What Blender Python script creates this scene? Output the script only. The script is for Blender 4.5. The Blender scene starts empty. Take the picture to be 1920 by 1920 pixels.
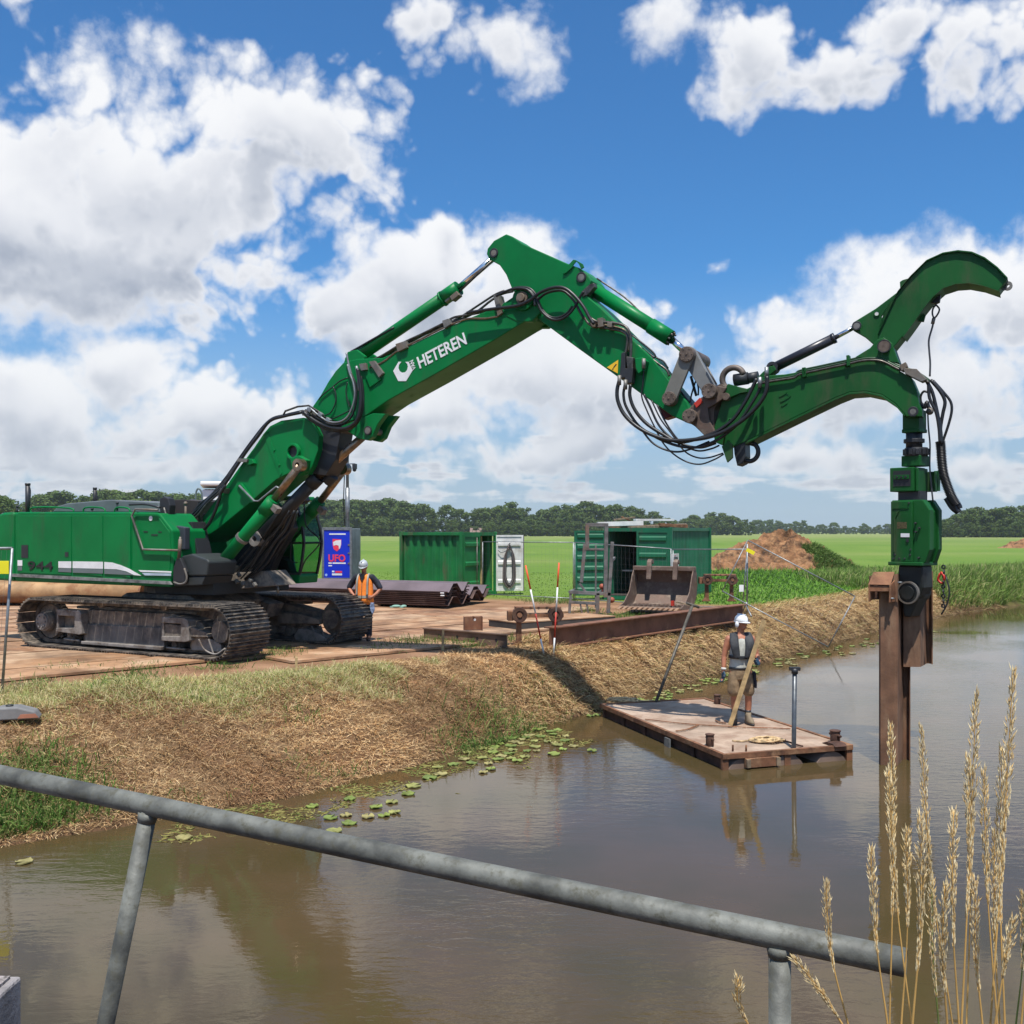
import bpy, bmesh, math, random
import numpy as np
from mathutils import Vector, Matrix, Euler

# ------------------------------------------------------------------ camera
H = 3.5            # eye height above the water
YH = 996.0         # horizon row in the 1920 px photograph
F = 1920.0         # focal length in those pixels
sc = bpy.context.scene
cd = bpy.data.cameras.new('camera')
cd.sensor_width = 36.0
cd.lens = 36.0
cd.shift_y = (YH - 960.0) / 1920.0
cd.clip_start = 0.05
cd.clip_end = 6000
cam = bpy.data.objects.new('camera', cd)
cam.location = (0, 0, H)
cam.rotation_euler = (math.pi / 2, 0, 0)
sc.collection.objects.link(cam)
sc.camera = cam

# ------------------------------------------------------------------ exposure
sc.view_settings.view_transform = 'Standard'
sc.view_settings.look = 'None'
sc.view_settings.exposure = 0.25
sc.view_settings.gamma = 1.0
sc.view_settings.use_curve_mapping = False
sc.render.engine = 'CYCLES'
sc.cycles.use_denoising = True
sc.cycles.max_bounces = 6
sc.cycles.diffuse_bounces = 3
sc.cycles.glossy_bounces = 3
sc.cycles.transmission_bounces = 4
sc.cycles.transparent_max_bounces = 8
sc.cycles.volume_bounces = 1
sc.cycles.caustics_reflective = False
sc.cycles.caustics_refractive = False

# ------------------------------------------------------------------ sun
SUN_K = 0.40                     # metres of shadow for a metre of height
SUN_U = Vector((-0.04, 1.0, 0)).normalized()
sdir = Vector((SUN_U.x * SUN_K, SUN_U.y * SUN_K, -1.0)).normalized()
sun_el = math.asin(-sdir.z)
sun_az = math.atan2(-sdir.x, -sdir.y)
sl = bpy.data.lights.new('sun', 'SUN')
sl.energy = 5.0
sl.angle = math.radians(0.53)
sl.color = (1.0, 0.955, 0.89)
so = bpy.data.objects.new('sun', sl)
so.rotation_euler = sdir.to_track_quat('-Z', 'Y').to_euler()
so.location = (0, -20, 60)
sc.collection.objects.link(so)

# ------------------------------------------------------------------ node helpers
class NT:
    def __init__(self, tree):
        self.t = tree; self.n = tree.nodes; self.l = tree.links
    def new(self, typ, **kw):
        n = self.n.new(typ)
        for k, v in kw.items(): setattr(n, k, v)
        return n
    def put(self, sock, val):
        if val is None: return
        if hasattr(val, 'is_output'): self.l.new(val, sock)
        else: sock.default_value = val
    def math(self, op, a, b=None, c=None, clamp=False):
        n = self.new('ShaderNodeMath', operation=op); n.use_clamp = clamp
        for i, v in enumerate((a, b, c)):
            if v is not None: self.put(n.inputs[i], v)
        return n.outputs[0]
    def vmath(self, op, a, b=None, out=0):
        n = self.new('ShaderNodeVectorMath', operation=op)
        self.put(n.inputs[0], a)
        if b is not None: self.put(n.inputs[1], b)
        return n.outputs[out]
    def comb(self, x, y, z):
        n = self.new('ShaderNodeCombineXYZ')
        for i, v in enumerate((x, y, z)): self.put(n.inputs[i], v)
        return n.outputs[0]
    def sep(self, v):
        n = self.new('ShaderNodeSeparateXYZ'); self.put(n.inputs[0], v)
        return n.outputs[0], n.outputs[1], n.outputs[2]
    def noise(self, vec, scale=5, detail=3, rough=0.5, out=0, dist=0.0):
        n = self.new('ShaderNodeTexNoise'); self.put(n.inputs['Vector'], vec)
        n.inputs['Scale'].default_value = scale; n.inputs['Detail'].default_value = detail
        n.inputs['Roughness'].default_value = rough; n.inputs['Distortion'].default_value = dist
        return n.outputs[out]
    def ss(self, v, lo, hi, a=0.0, b=1.0):
        n = self.new('ShaderNodeMapRange', interpolation_type='SMOOTHSTEP')
        self.put(n.inputs[0], v); n.inputs[1].default_value = lo; n.inputs[2].default_value = hi
        n.inputs[3].default_value = a; n.inputs[4].default_value = b
        return n.outputs[0]
    def mix(self, f, a, b, typ='MIX'):
        n = self.new('ShaderNodeMix', data_type='RGBA', blend_type=typ)
        self.put(n.inputs[0], f)
        for s, v in ((n.inputs[6], a), (n.inputs[7], b)):
            if not hasattr(v, 'is_output') and len(v) == 3: v = (*v, 1)
            self.put(s, v)
        return n.outputs[2]
    def ramp(self, f, stops):
        n = self.new('ShaderNodeValToRGB'); self.put(n.inputs[0], f)
        e = n.color_ramp.elements
        while len(e) < len(stops): e.new(0.5)
        for el, (p, c) in zip(e, stops): el.position = p; el.color = (*c, 1)
        return n.outputs[0]

# ------------------------------------------------------------------ sky: Nishita with cumulus
def azel(px, py):
    u = (px - 960) / F; az = math.atan(u)
    return az, math.atan((YH - py) / F * math.cos(az))
CLOUDS = [  # px, py, rx, ry in the photograph's pixels, weight
    (120, 240, 180, 150, 1.25), (300, 320, 270, 200, 1.5), (570, 255, 200, 150, 1.35), (610, 330, 150, 120, .6),
    (40, 400, 270, 230, 1.5), (270, 460, 330, 150, 1.4), (480, 500, 170, 90, .8), (80, 530, 300, 90, 1.0),
    (800, 520, 210, 150, 1.35), (842, 430, 66, 74, 1.3), (960, 560, 210, 160, 1.0), (640, 590, 190, 90, .8), (720, 640, 260, 70, .6),
    (232, 690, 95, 105, 1.4), (90, 790, 250, 120, 1.3), (330, 800, 280, 110, 1.3), (520, 800, 200, 90, 1.2), (20, 730, 100, 70, 1.0),
    (980, 700, 280, 150, 1.2), (1185, 580, 95, 90, .9), (820, 780, 270, 100, 1.15), (1120, 740, 270, 130, 1.15), (1290, 660, 90, 70, .6),
    (1500, 620, 150, 130, .85), (1680, 600, 240, 140, 1.0), (1880, 560, 200, 190, 1.0), (1560, 740, 270, 100, 1.1), (1830, 730, 240, 120, 1.1),
    (820, 40, 190, 120, .55), (930, 110, 150, 140, .42), (1440, 90, 150, 130, .95), (1560, 120, 150, 120, .9), (1400, 190, 90, 80, .5),
    (1850, 80, 190, 150, 1.0), (1680, 30, 150, 90, .9), (1240, 50, 130, 110, .45), (15, 20, 70, 110, .7), (1345, 500, 50, 40, .3),
    (1840, 850, 130, 50, .8), (1010, 850, 340, 80, 1.1), (1480, 850, 230, 65, 1.0), (300, 880, 440, 60, 1.1), (1460, 560, 60, 50, .5)]
wd = bpy.data.worlds.new('World'); sc.world = wd; wd.use_nodes = True
wt = NT(wd.node_tree); wt.n.clear()
grp = bpy.data.node_groups.new('cloud_density', 'ShaderNodeTree')
grp.interface.new_socket('Direction', in_out='INPUT', socket_type='NodeSocketVector')
grp.interface.new_socket('Lift', in_out='INPUT', socket_type='NodeSocketFloat')
grp.interface.new_socket('Density', in_out='OUTPUT', socket_type='NodeSocketFloat')
grp.interface.new_socket('Mass', in_out='OUTPUT', socket_type='NodeSocketFloat')
g = NT(grp)
gi = g.new('NodeGroupInput'); go = g.new('NodeGroupOutput')
d0 = g.vmath('NORMALIZE', g.vmath('ADD', gi.outputs[0], g.comb(0.0, 0.0, gi.outputs[1])))
warp = g.vmath('SCALE', g.vmath('SUBTRACT', g.noise(d0, 8.0, 4, .55, 1), (0.5, 0.5, 0.5)))
warp.node.inputs['Scale'].default_value = 0.085
d1 = g.vmath('ADD', d0, warp)
x, y, z = g.sep(d1)
az = g.math('ARCTAN2', x, y)
el = g.math('ARCSINE', g.math('MINIMUM', z, 1.0))
p = g.comb(az, el, 0.0)
acc = num = den = None
for cx, cy, rx, ry, w in CLOUDS:
    a, e = azel(cx, cy); k = math.cos(a)
    dv = g.vmath('MULTIPLY', g.vmath('SUBTRACT', p, (a, e, 0)), (F / rx / k, F / ry / k, 0))
    v = g.math('MULTIPLY_ADD', g.vmath('LENGTH', dv, out=1), -1.0, 1.0 + (w - 1) * .55)
    acc = v if acc is None else g.math('SMOOTH_MAX', acc, v, 0.25)
    wgt = g.math('POWER', 60.0, v); ny = g.math('MULTIPLY', g.sep(dv)[1], wgt)
    num, den = (ny, wgt) if num is None else (g.math('ADD', num, ny), g.math('ADD', den, wgt))
acc = g.math('MAXIMUM', acc, -0.9)
# the same broken cumulus all round the horizon and overhead
flat = g.vmath('MULTIPLY', d1, (1.0, 1.0, 1.9))
wide = g.math('MULTIPLY_ADD', g.noise(flat, 3.1, 3, .5), 4.2, -2.05)
xa, ya, za = g.sep(d0)
side = g.math('MAXIMUM', g.ss(g.math('ABSOLUTE', g.math('ARCTAN2', xa, ya)), .50, .72), g.ss(za, .48, .66))
acc = g.math('MAXIMUM', acc, g.math('SUBTRACT', g.math('MULTIPLY', g.math('ADD', wide, 1.0), side), 1.0))
# thin rows of far cloud low down
rows = g.math('MULTIPLY_ADD', g.noise(g.vmath('MULTIPLY', d0, (1, 1, 5.5)), 9.0, 4, .55), 3.2, -1.30)
low = g.math('MULTIPLY', g.ss(za, .008, .035), g.ss(za, .16, .09))
acc = g.math('MAXIMUM', acc, g.math('SUBTRACT', g.math('MULTIPLY', g.math('ADD', rows, 1.0), low), 1.0))
det = g.math('MULTIPLY_ADD', g.noise(d0, 15.0, 8, .62), 1.35, -0.72)
vor = g.new('ShaderNodeTexVoronoi', feature='F1'); g.l.new(d1, vor.inputs['Vector']); vor.inputs['Scale'].default_value = 17.0
vor.inputs['Detail'].default_value = 2.0; vor.inputs['Roughness'].default_value = .55; vor.inputs['Lacunarity'].default_value = 2.3
puff = g.math('MULTIPLY_ADD', vor.outputs['Distance'], -.92, 0.72)
wisp = g.ss(g.noise(d0, 4.5, 2, .5), .42, .62)
edge = g.math('ADD', g.math('MULTIPLY', puff, g.math('MULTIPLY_ADD', wisp, -.75, 1.0)), det)
g.l.new(g.math('ADD', acc, edge), go.inputs[0]); tier = g.math('DIVIDE', num, g.math('ADD', den, 1e-4))
g.l.new(g.math('MULTIPLY', tier, g.math('SUBTRACT', 1.0, side)), go.inputs[1])

tc = wt.new('ShaderNodeTexCoord')
sky = wt.new('ShaderNodeTexSky', sky_type='NISHITA')
sky.sun_disc = False
sky.sun_elevation = sun_el
sky.sun_rotation = sun_az
sky.air_density = 1.0; sky.dust_density = 1.0; sky.ozone_density = 1.6; sky.altitude = 0
def dens(lift):
    n = wt.new('ShaderNodeGroup'); n.node_tree = grp
    wt.l.new(tc.outputs['Generated'], n.inputs[0]); n.inputs[1].default_value = lift
    return n.outputs[0], n.outputs[1]
(dA, mA), (dB, mB) = dens(0.0), dens(0.030)
alpha = wt.ss(dA, -0.02, 0.52)
thick = wt.ss(dA, 0.1, 1.2)
above = wt.ss(dB, 0.15, 1.25)
grain = wt.noise(tc.outputs['Generated'], 16, 6, .6)
base_ = wt.math('MULTIPLY', wt.ss(mA, .40, -.42), wt.ss(dA, .10, .90))
lump = wt.ss(wt.math('SUBTRACT', dB, dA), -.35, .55)
shade = wt.math('ADD', wt.math('MULTIPLY', base_, wt.ss(grain, .2, .7, .70, .88)), wt.math('MULTIPLY', wt.math('MULTIPLY', lump, above), .30), clamp=True)
ccol = wt.ramp(shade, [(0.0, (10.7, 10.8, 11.0)), (0.30, (9.2, 9.4, 9.9)), (0.65, (6.7, 7.1, 7.9)), (1.0, (4.6, 5.1, 6.1))])
skyc = wt.mix(1.0, sky.outputs[0], (0.52, 1.12, 1.64), 'MULTIPLY')
wz = wt.sep(tc.outputs['Generated'])[2]
skyc = wt.mix(wt.math('MULTIPLY', wt.ss(wz, .26, .0), .85), skyc, (5.0, 6.1, 7.6))
ccol = wt.mix(wt.math('MULTIPLY', wt.ss(wz, .20, .0), .45), ccol, (6.2, 6.8, 7.8))
mixc = wt.mix(wt.math('MULTIPLY', alpha, 0.97), skyc, ccol)
bg = wt.new('ShaderNodeBackground'); bg.inputs[1].default_value = 0.076
wt.l.new(mixc, bg.inputs[0])
wo = wt.new('ShaderNodeOutputWorld'); wt.l.new(bg.outputs[0], wo.inputs[0])
wd.cycles.sampling_method = 'MANUAL'; wd.cycles.sample_map_resolution = 512

# ------------------------------------------------------------------ geometry from the photograph
def ray(px, py):
    return (px - 960.0) / F, -(py - YH) / F
def P(px, py, Y):
    u, w = ray(px, py); return Vector((u * Y, Y, H + w * Y))
def G(px, py, z=1.0):
    u, w = ray(px, py); Y = (z - H) / w; return Vector((u * Y, Y, z))

# ------------------------------------------------------------------ mesh builder
def crom(pts, k=6):
    pts = [Vector(p) for p in pts]
    if len(pts) < 3: return pts
    q = [2 * pts[0] - pts[1]] + pts + [2 * pts[-1] - pts[-2]]; out = []
    for i in range(1, len(q) - 2):
        a, b, c, d = q[i - 1:i + 3]
        for j in range(k):
            t = j / k
            out.append(.5 * ((2 * b) + (c - a) * t + (2 * a - 5 * b + 4 * c - d) * t * t + (3 * b - a - 3 * c + d) * t ** 3))
    out.append(pts[-1]); return out

class MB:
    def __init__(s): s.v = []; s.f = []; s.m = []; s.sm = []
    def add(s, verts, faces, mi=0, smooth=False):
        o = len(s.v); s.v += [tuple(v) for v in verts]
        for f in faces: s.f.append([i + o for i in f]); s.m.append(mi); s.sm.append(smooth)
        return s
    def box(s, x0, x1, y0, y1, z0, z1, mi=0, mat=None):
        vs = [Vector((x, y, z)) for x in (x0, x1) for y in (y0, y1) for z in (z0, z1)]
        if mat is not None: vs = [mat @ v for v in vs]
        return s.add(vs, [(0, 1, 3, 2), (4, 6, 7, 5), (0, 4, 5, 1), (2, 3, 7, 6), (0, 2, 6, 4), (1, 5, 7, 3)], mi)
    def cbox(s, c, sz, rot=None, mi=0):
        m = Matrix.Translation(c)
        if rot is not None: m = m @ Euler(rot).to_matrix().to_4x4()
        a, b, d = (q / 2 for q in sz); return s.box(-a, a, -b, b, -d, d, mi, m)
    def bar(s, p0, p1, w, h=None, mi=0, up=(0, 0, 1)):
        p0, p1 = Vector(p0), Vector(p1); d = p1 - p0; L = d.length
        if L < 1e-6: return s
        x = d / L; u = Vector(up)
        if abs(x.dot(u)) > .98: u = Vector((0, 1, 0))
        yv = u.cross(x).normalized(); zv = x.cross(yv)
        m = Matrix((( x.x, yv.x, zv.x, p0.x), (x.y, yv.y, zv.y, p0.y), (x.z, yv.z, zv.z, p0.z), (0, 0, 0, 1)))
        h = w if h is None else h
        return s.box(0, L, -w / 2, w / 2, -h / 2, h / 2, mi, m)
    def prism(s, prof, c0, c1, axis='y', mi=0, mat=None):
        n = len(prof)
        def mk(a, b, c): return Vector((a, c, b)) if axis == 'y' else (Vector((c, a, b)) if axis == 'x' else Vector((a, b, c)))
        vs = [mk(a, b, c0) for a, b in prof] + [mk(a, b, c1) for a, b in prof]
        if mat is not None: vs = [mat @ v for v in vs]
        fs = [list(range(n)), list(range(2 * n - 1, n - 1, -1))] + [(i, i + n, (i + 1) % n + n, (i + 1) % n) for i in range(n)]
        return s.add(vs, fs, mi)
    def tube(s, path, r, n=8, mi=0, cap=True, smooth=True):
        path = [Vector(p) for p in path]
        m = len(path); rs = r if isinstance(r, (list, tuple)) else [r] * m
        t = (path[1] - path[0]).normalized()
        u = Vector((0, 0, 1)) if abs(t.z) < .9 else Vector((0, 1, 0))
        a = t.cross(u).normalized(); vs = []
        for i in range(m):
            t = (path[min(i + 1, m - 1)] - path[max(i - 1, 0)])
            if t.length < 1e-9: t = Vector((0, 0, 1))
            t.normalize(); a = (a - t * a.dot(t))
            if a.length < 1e-6: a = t.orthogonal()
            a.normalize(); b = t.cross(a)
            for j in range(n):
                q = 2 * math.pi * j / n; vs.append(path[i] + (a * math.cos(q) + b * math.sin(q)) * rs[i])
        fs = [(i * n + j, i * n + (j + 1) % n, (i + 1) * n + (j + 1) % n, (i + 1) * n + j) for i in range(m - 1) for j in range(n)]
        s.add(vs, fs, mi, smooth)
        if cap:
            s.add(vs[:n], [list(range(n - 1, -1, -1))], mi); s.add(vs[-n:], [list(range(n))], mi)
        return s
    def cyl(s, p0, p1, r, n=16, r2=None, mi=0):
        return s.tube([p0, p1], [r, r if r2 is None else r2], n, mi)
    def ring(s, c, axis, ro, ri, th, n=20, mi=0):
        ax = Vector(axis).normalized(); a = ax.orthogonal().normalized(); b = ax.cross(a); c = Vector(c); vs = []
        for j in range(n):
            q = 2 * math.pi * j / n; e = a * math.cos(q) + b * math.sin(q)
            vs += [c + e * ro - ax * th / 2, c + e * ro + ax * th / 2, c + e * ri + ax * th / 2, c + e * ri - ax * th / 2]
        fs = []
        for j in range(n):
            k = (j + 1) % n
            for i in range(4): fs.append((j * 4 + i, j * 4 + (i + 1) % 4, k * 4 + (i + 1) % 4, k * 4 + i))
        return s.add(vs, fs, mi)
    def ball(s, c, r, nu=12, nv=8, mi=0, top=None):
        c = Vector(c); r = (r, r, r) if not hasattr(r, '__len__') else r; vs = []; fs = []
        for i in range(nv + 1):
            th = math.pi * i / nv
            for j in range(nu):
                ph = 2 * math.pi * j / nu
                vs.append(c + Vector((r[0] * math.sin(th) * math.cos(ph), r[1] * math.sin(th) * math.sin(ph), r[2] * math.cos(th))))
        fs = [(i * nu + j, (i + 1) * nu + j, (i + 1) * nu + (j + 1) % nu, i * nu + (j + 1) % nu) for i in range(nv) for j in range(nu)]
        return s.add(vs, fs, mi, True)
    def loft(s, rings, mi=0, smooth=True, cap=True):
        n = len(rings[0]); vs = [v for r in rings for v in r]; m = len(rings)
        s.add(vs, [(i * n + j, i * n + (j + 1) % n, (i + 1) * n + (j + 1) % n, (i + 1) * n + j) for i in range(m - 1) for j in range(n)], mi, smooth)
        if cap: s.add(rings[0], [list(range(n - 1, -1, -1))], mi, smooth); s.add(rings[-1], [list(range(n))], mi, smooth)
        return s
    def mesh(s, name, mats):
        me = bpy.data.meshes.new(name); me.from_pydata(s.v, [], s.f)
        for m in mats: me.materials.append(m)
        me.polygons.foreach_set('material_index', s.m); me.polygons.foreach_set('use_smooth', s.sm)
        if len(s.f) < 6000:
            bm = bmesh.new(); bm.from_mesh(me); bmesh.ops.remove_doubles(bm, verts=bm.verts, dist=1e-5)
            bmesh.ops.recalc_face_normals(bm, faces=bm.faces); bm.to_mesh(me); bm.free()
        me.update(); return me
    def build(s, name, mats, parent=None, loc=None, rot=None, bevel=0.0):
        if not isinstance(mats, (list, tuple)): mats = [mats]
        return link(name, s.mesh(name, mats), parent, loc, rot, bevel)

def link(name, me, parent=None, loc=None, rot=None, bevel=0.0):
    o = bpy.data.objects.new(name, me); sc.collection.objects.link(o)
    if parent is not None: o.parent = parent
    if loc is not None: o.location = loc
    if rot is not None: o.rotation_euler = rot
    if bevel:
        b = o.modifiers.new('bevel', 'BEVEL'); b.width = bevel; b.segments = 2; b.limit_method = 'ANGLE'; b.angle_limit = math.radians(40)
    return o
def tag(o, label, cat, group=None, kind=None):
    o['label'] = label
    if cat: o['category'] = cat
    if cat and not kind: o['kind'] = 'thing'
    if group: o['group'] = group
    if kind: o['kind'] = kind
    return o
def thing(name, label, cat, loc=(0, 0, 0), rz=0.0, group=None):
    o = bpy.data.objects.new(name, None); sc.collection.objects.link(o); o.empty_display_size = .2
    o.location = loc; o.rotation_euler = (0, 0, rz); return tag(o, label, cat, group)
def copy_tree(o, parent=None):
    c = o.copy(); sc.collection.objects.link(c); c.parent = parent
    for ch in o.children: copy_tree(ch, c)
    return c
def text_mesh(txt, size, depth=.004, bold=0.0, name='lettering', shear=0.0, spacing=1.0):
    cu = bpy.data.curves.new(name, 'FONT'); cu.body = txt; cu.size = size; cu.extrude = depth; cu.offset = bold
    cu.shear = shear; cu.space_character = spacing; cu.align_x = 'CENTER'; cu.align_y = 'CENTER'; cu.resolution_u = 4
    o = bpy.data.objects.new(name, cu); sc.collection.objects.link(o)
    dg = bpy.context.evaluated_depsgraph_get()
    me = bpy.data.meshes.new_from_object(o.evaluated_get(dg)); bpy.data.objects.remove(o); bpy.data.curves.remove(cu)
    me.name = name; return me

# ------------------------------------------------------------------ materials
MATS = {}
def mat(name, col, rough=.5, metal=0.0, var=.12, scale=2.0, bump=0.0, bscale=30.0, dirt=None, dirt_amt=.35, dirt_scale=1.2, spec=.5, col2=None, streak=False, coat=0.0, trans=0.0):
    if name in MATS: return MATS[name]
    m = bpy.data.materials.new(name); m.use_nodes = True; t = NT(m.node_tree)
    b = t.n['Principled BSDF']; geo = t.new('ShaderNodeNewGeometry'); pos = geo.outputs['Position']
    n1 = t.noise(pos, scale, 5, .6)
    c2 = col2 if col2 is not None else tuple(max(0, c * (1 - 2.2 * var)) for c in col)
    base = t.mix(t.ss(n1, .3, .72), tuple(min(1, c * (1 + var * .6)) for c in col), c2)
    r = t.math('MULTIPLY_ADD', n1, .25, max(.02, rough - .12))
    if dirt is not None:
        pv = t.vmath('MULTIPLY', pos, (1, 1, .22)) if streak else pos
        dn = t.noise(pv, dirt_scale, 8, .68)
        fac = t.ss(dn, .62 - dirt_amt * .45, .82 - dirt_amt * .3)
        base = t.mix(fac, base, dirt); r = t.math('MULTIPLY_ADD', fac, .3, r)
    t.l.new(base, b.inputs['Base Color']); t.l.new(r, b.inputs['Roughness'])
    b.inputs['Metallic'].default_value = metal; b.inputs['Specular IOR Level'].default_value = spec
    if coat: b.inputs['Coat Weight'].default_value = coat; b.inputs['Coat Roughness'].default_value = .12
    if trans: b.inputs['Transmission Weight'].default_value = trans
    if bump:
        bn = t.new('ShaderNodeBump'); bn.inputs['Strength'].default_value = 1.0; bn.inputs['Distance'].default_value = bump
        t.l.new(t.noise(pos, bscale, 5, .6), bn.inputs['Height']); t.l.new(bn.outputs[0], b.inputs['Normal'])
    MATS[name] = m; return m
GREEN = mat('green_paint', (.001, .172, .040), .42, var=.11, scale=.8, dirt=(.025, .115, .040), dirt_amt=.22, dirt_scale=2.4, spec=.22, streak=True, bump=.0012, bscale=7)
GREEN2 = mat('dark_green_paint', (.008, .088, .017), .48, var=.12, scale=1.2, dirt=(.055, .075, .035), dirt_amt=.28, dirt_scale=2.4, spec=.24, streak=True, bump=.0012, bscale=7)
STEEL = mat('grey_steel', (.20, .19, .17), .5, .3, var=.2, scale=4, dirt=(.16, .11, .07), dirt_amt=.4, bump=.003)
GALV = mat('galvanised_steel', (.27, .285, .29), .45, .55, var=.16, scale=9, bump=.0008, bscale=80)
CHROME = mat('chrome_rod', (.75, .75, .76), .12, 1.0, var=.05)
BROWNROD = mat('oily_rod', (.34, .24, .16), .3, .8, var=.2, scale=8)
BLACK = mat('black_rubber', (.014, .014, .015), .42, var=.2, scale=8)
BLACKP = mat('black_plastic', (.022, .023, .026), .5, var=.15)
PIPE = mat('hydraulic_pipe', (.11, .10, .085), .38, .6, var=.3, scale=12)
RUST = mat('rusty_steel', (.22, .095, .045), .78, .1, var=.3, scale=3, dirt=(.30, .17, .09), dirt_amt=.35, dirt_scale=5, bump=.004, bscale=40)
RUSTD = mat('dark_rusty_steel', (.085, .038, .024), .75, .1, var=.3, scale=3, dirt=(.16, .085, .05), dirt_amt=.35, dirt_scale=4, bump=.004, bscale=40)
TRACK = mat('track_steel', (.085, .077, .070), .5, .5, var=.3, scale=6, dirt=(.27, .22, .17), dirt_amt=.50, dirt_scale=5, bump=.004)
UNDER = mat('muddy_frame', (.055, .050, .045), .75, .1, var=.3, scale=3, dirt=(.28, .23, .18), dirt_amt=.6, dirt_scale=3, bump=.006)
CASTING = mat('worn_grey_casting', (.25, .225, .20), .7, .1, var=.2, scale=4, dirt=(.12, .09, .07), dirt_amt=.35, dirt_scale=4, bump=.004)
WHITE = mat('white_paint', (.78, .78, .77), .4, var=.06, scale=3)
WHITED = mat('dirty_white_paint', (.70, .69, .66), .55, var=.1, scale=2, dirt=(.38, .34, .28), dirt_amt=.3)
GREYST = mat('grey_stripe', (.13, .16, .16), .4, var=.05)
WOODN = mat('new_timber', (.52, .36, .17), .7, var=.2, scale=7, bump=.002)
WOODO = mat('weathered_timber', (.26, .19, .12), .8, var=.25, scale=6, bump=.004)
YELLOW = mat('yellow_plastic', (.82, .72, .02), .45, var=.05)
WARN = mat('warning_yellow', (.85, .50, .02), .45, var=.05)
REDP = mat('red_paint', (.55, .035, .015), .45, var=.1)
REDF = mat('fluorescent_red', (.80, .085, .02), .5, var=.06)
ORANGE = mat('orange_vest', (1.0, .26, .03), .8, var=.08, scale=9, bump=.006, bscale=25)
REFLEX = mat('reflective_tape', (.30, .29, .25), .5, .0, var=.1)
NAVY = mat('navy_cloth', (.016, .020, .035), .85, var=.25, scale=9, bump=.006, bscale=22)
SKIN = mat('sunburnt_skin', (.43, .17, .095), .55, var=.1, scale=9)
SHORTS = mat('khaki_cloth', (.30, .205, .115), .88, var=.2, scale=8, bump=.008, bscale=20)
SINGLET = mat('grey_white_cloth', (.50, .50, .44), .88, var=.12, scale=8, bump=.006, bscale=20)
CHAR = mat('charcoal_vest', (.035, .037, .042), .75, var=.2, scale=9, bump=.004, bscale=25)
GLOVE = mat('dark_blue_glove', (.012, .045, .085), .6, var=.2, scale=12)
BOOT = mat('brown_boot', (.10, .075, .05), .75, var=.3, scale=12)
HELMET = mat('white_helmet', (.80, .80, .80), .3, var=.03)
GREYHELM = mat('grey_helmet', (.42, .45, .48), .3, var=.05)
ROPE = mat('yellow_rope', (.60, .42, .22), .8, var=.25, scale=14)
CONCRETE = mat('grey_concrete', (.26, .24, .235), .9, var=.2, scale=5, bump=.012, bscale=35)
# ------------------------------------------------------------------ the land: one sheet, canal bank, field
rng = np.random.default_rng(7); random.seed(7)
WPX = [(0, 1588), (150, 1562), (330, 1532), (570, 1490), (760, 1440), (900, 1398), (1010, 1362), (1110, 1332), (1250, 1288),
       (1400, 1250), (1520, 1215), (1650, 1182), (1780, 1152), (1850, 1143), (1920, 1133)]
WL = [(-400., -160.), (-40., -4.), (-14., 7.6)] + [tuple(G(a, b, 0.)[:2]) for a, b in WPX] + [(45., 63.), (90., 84.), (400., 200.)]
WL = np.array(WL)
WX = np.array([-14, -5.7, -2.7, -0.5, 1.0, 5.0, 13.0, 25.0]); WW = np.array([5.2, 4.9, 4.0, 2.8, 1.8, 1.9, 1.5, 2.2])
def wav(x, y, s=1.0, seed=0.0):
    x = np.asarray(x) * s; y = np.asarray(y) * s
    return (np.sin(1.7 * x + 2.3 * y + seed) + np.sin(3.1 * x - 1.9 * y + 1.3 * seed + 1) * .7 + np.sin(5.3 * y + 4.1 * x + 2 + seed) * .45
            + np.sin(9.7 * x - 7.3 * y + seed * 2) * .25 + np.sin(-13.1 * x - 11.9 * y + 5) * .18) / 2.2
def shore(x, y):
    x = np.asarray(x, float); y = np.asarray(y, float)
    best = np.full(x.shape, 1e9); sg = np.zeros(x.shape); nx = np.zeros(x.shape)
    for i in range(len(WL) - 1):
        a, b = WL[i], WL[i + 1]; d = b - a; L2 = (d ** 2).sum()
        t = np.clip(((x - a[0]) * d[0] + (y - a[1]) * d[1]) / L2, 0, 1)
        qx = a[0] + t * d[0]; qy = a[1] + t * d[1]; r = np.hypot(x - qx, y - qy)
        c = d[0] * (y - a[1]) - d[1] * (x - a[0]); m = r < best
        best = np.where(m, r, best); sg = np.where(m, np.where(c > 0, 1, -1), sg); nx = np.where(m, qx, nx)
    return best * sg, np.interp(nx, WX, WW)
def height(x, y):
    d, w = shore(x, y)
    d = d + .10 * wav(x, y, .9, 3) * (np.abs(d) < 6)
    t = np.clip(d / w, 0, 1)
    h = 1.0 * (1 - (1 - t) ** 1.7)
    slope = np.clip(t * 6, 0, 1) * (1 - np.clip((d - w) / .8, 0, 1))
    h = h + slope * (.085 * wav(x, y, 1.0) + .04 * wav(x, y, 2.9, 5))
    far = np.clip((d - w - 14) / 40, 0, 1); h = h + far * .12 * wav(x, y, .05, 2)
    h = np.where(d < 0, np.maximum(-1.2, d * .45 - .02), h)
    near = np.clip(1.75 - (np.maximum(y, 0.8) - .8) * .55, -1.2, 1.75)
    return np.where(y < 6.4, np.maximum(near, np.where(d < 0, h, h)), h)

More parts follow.
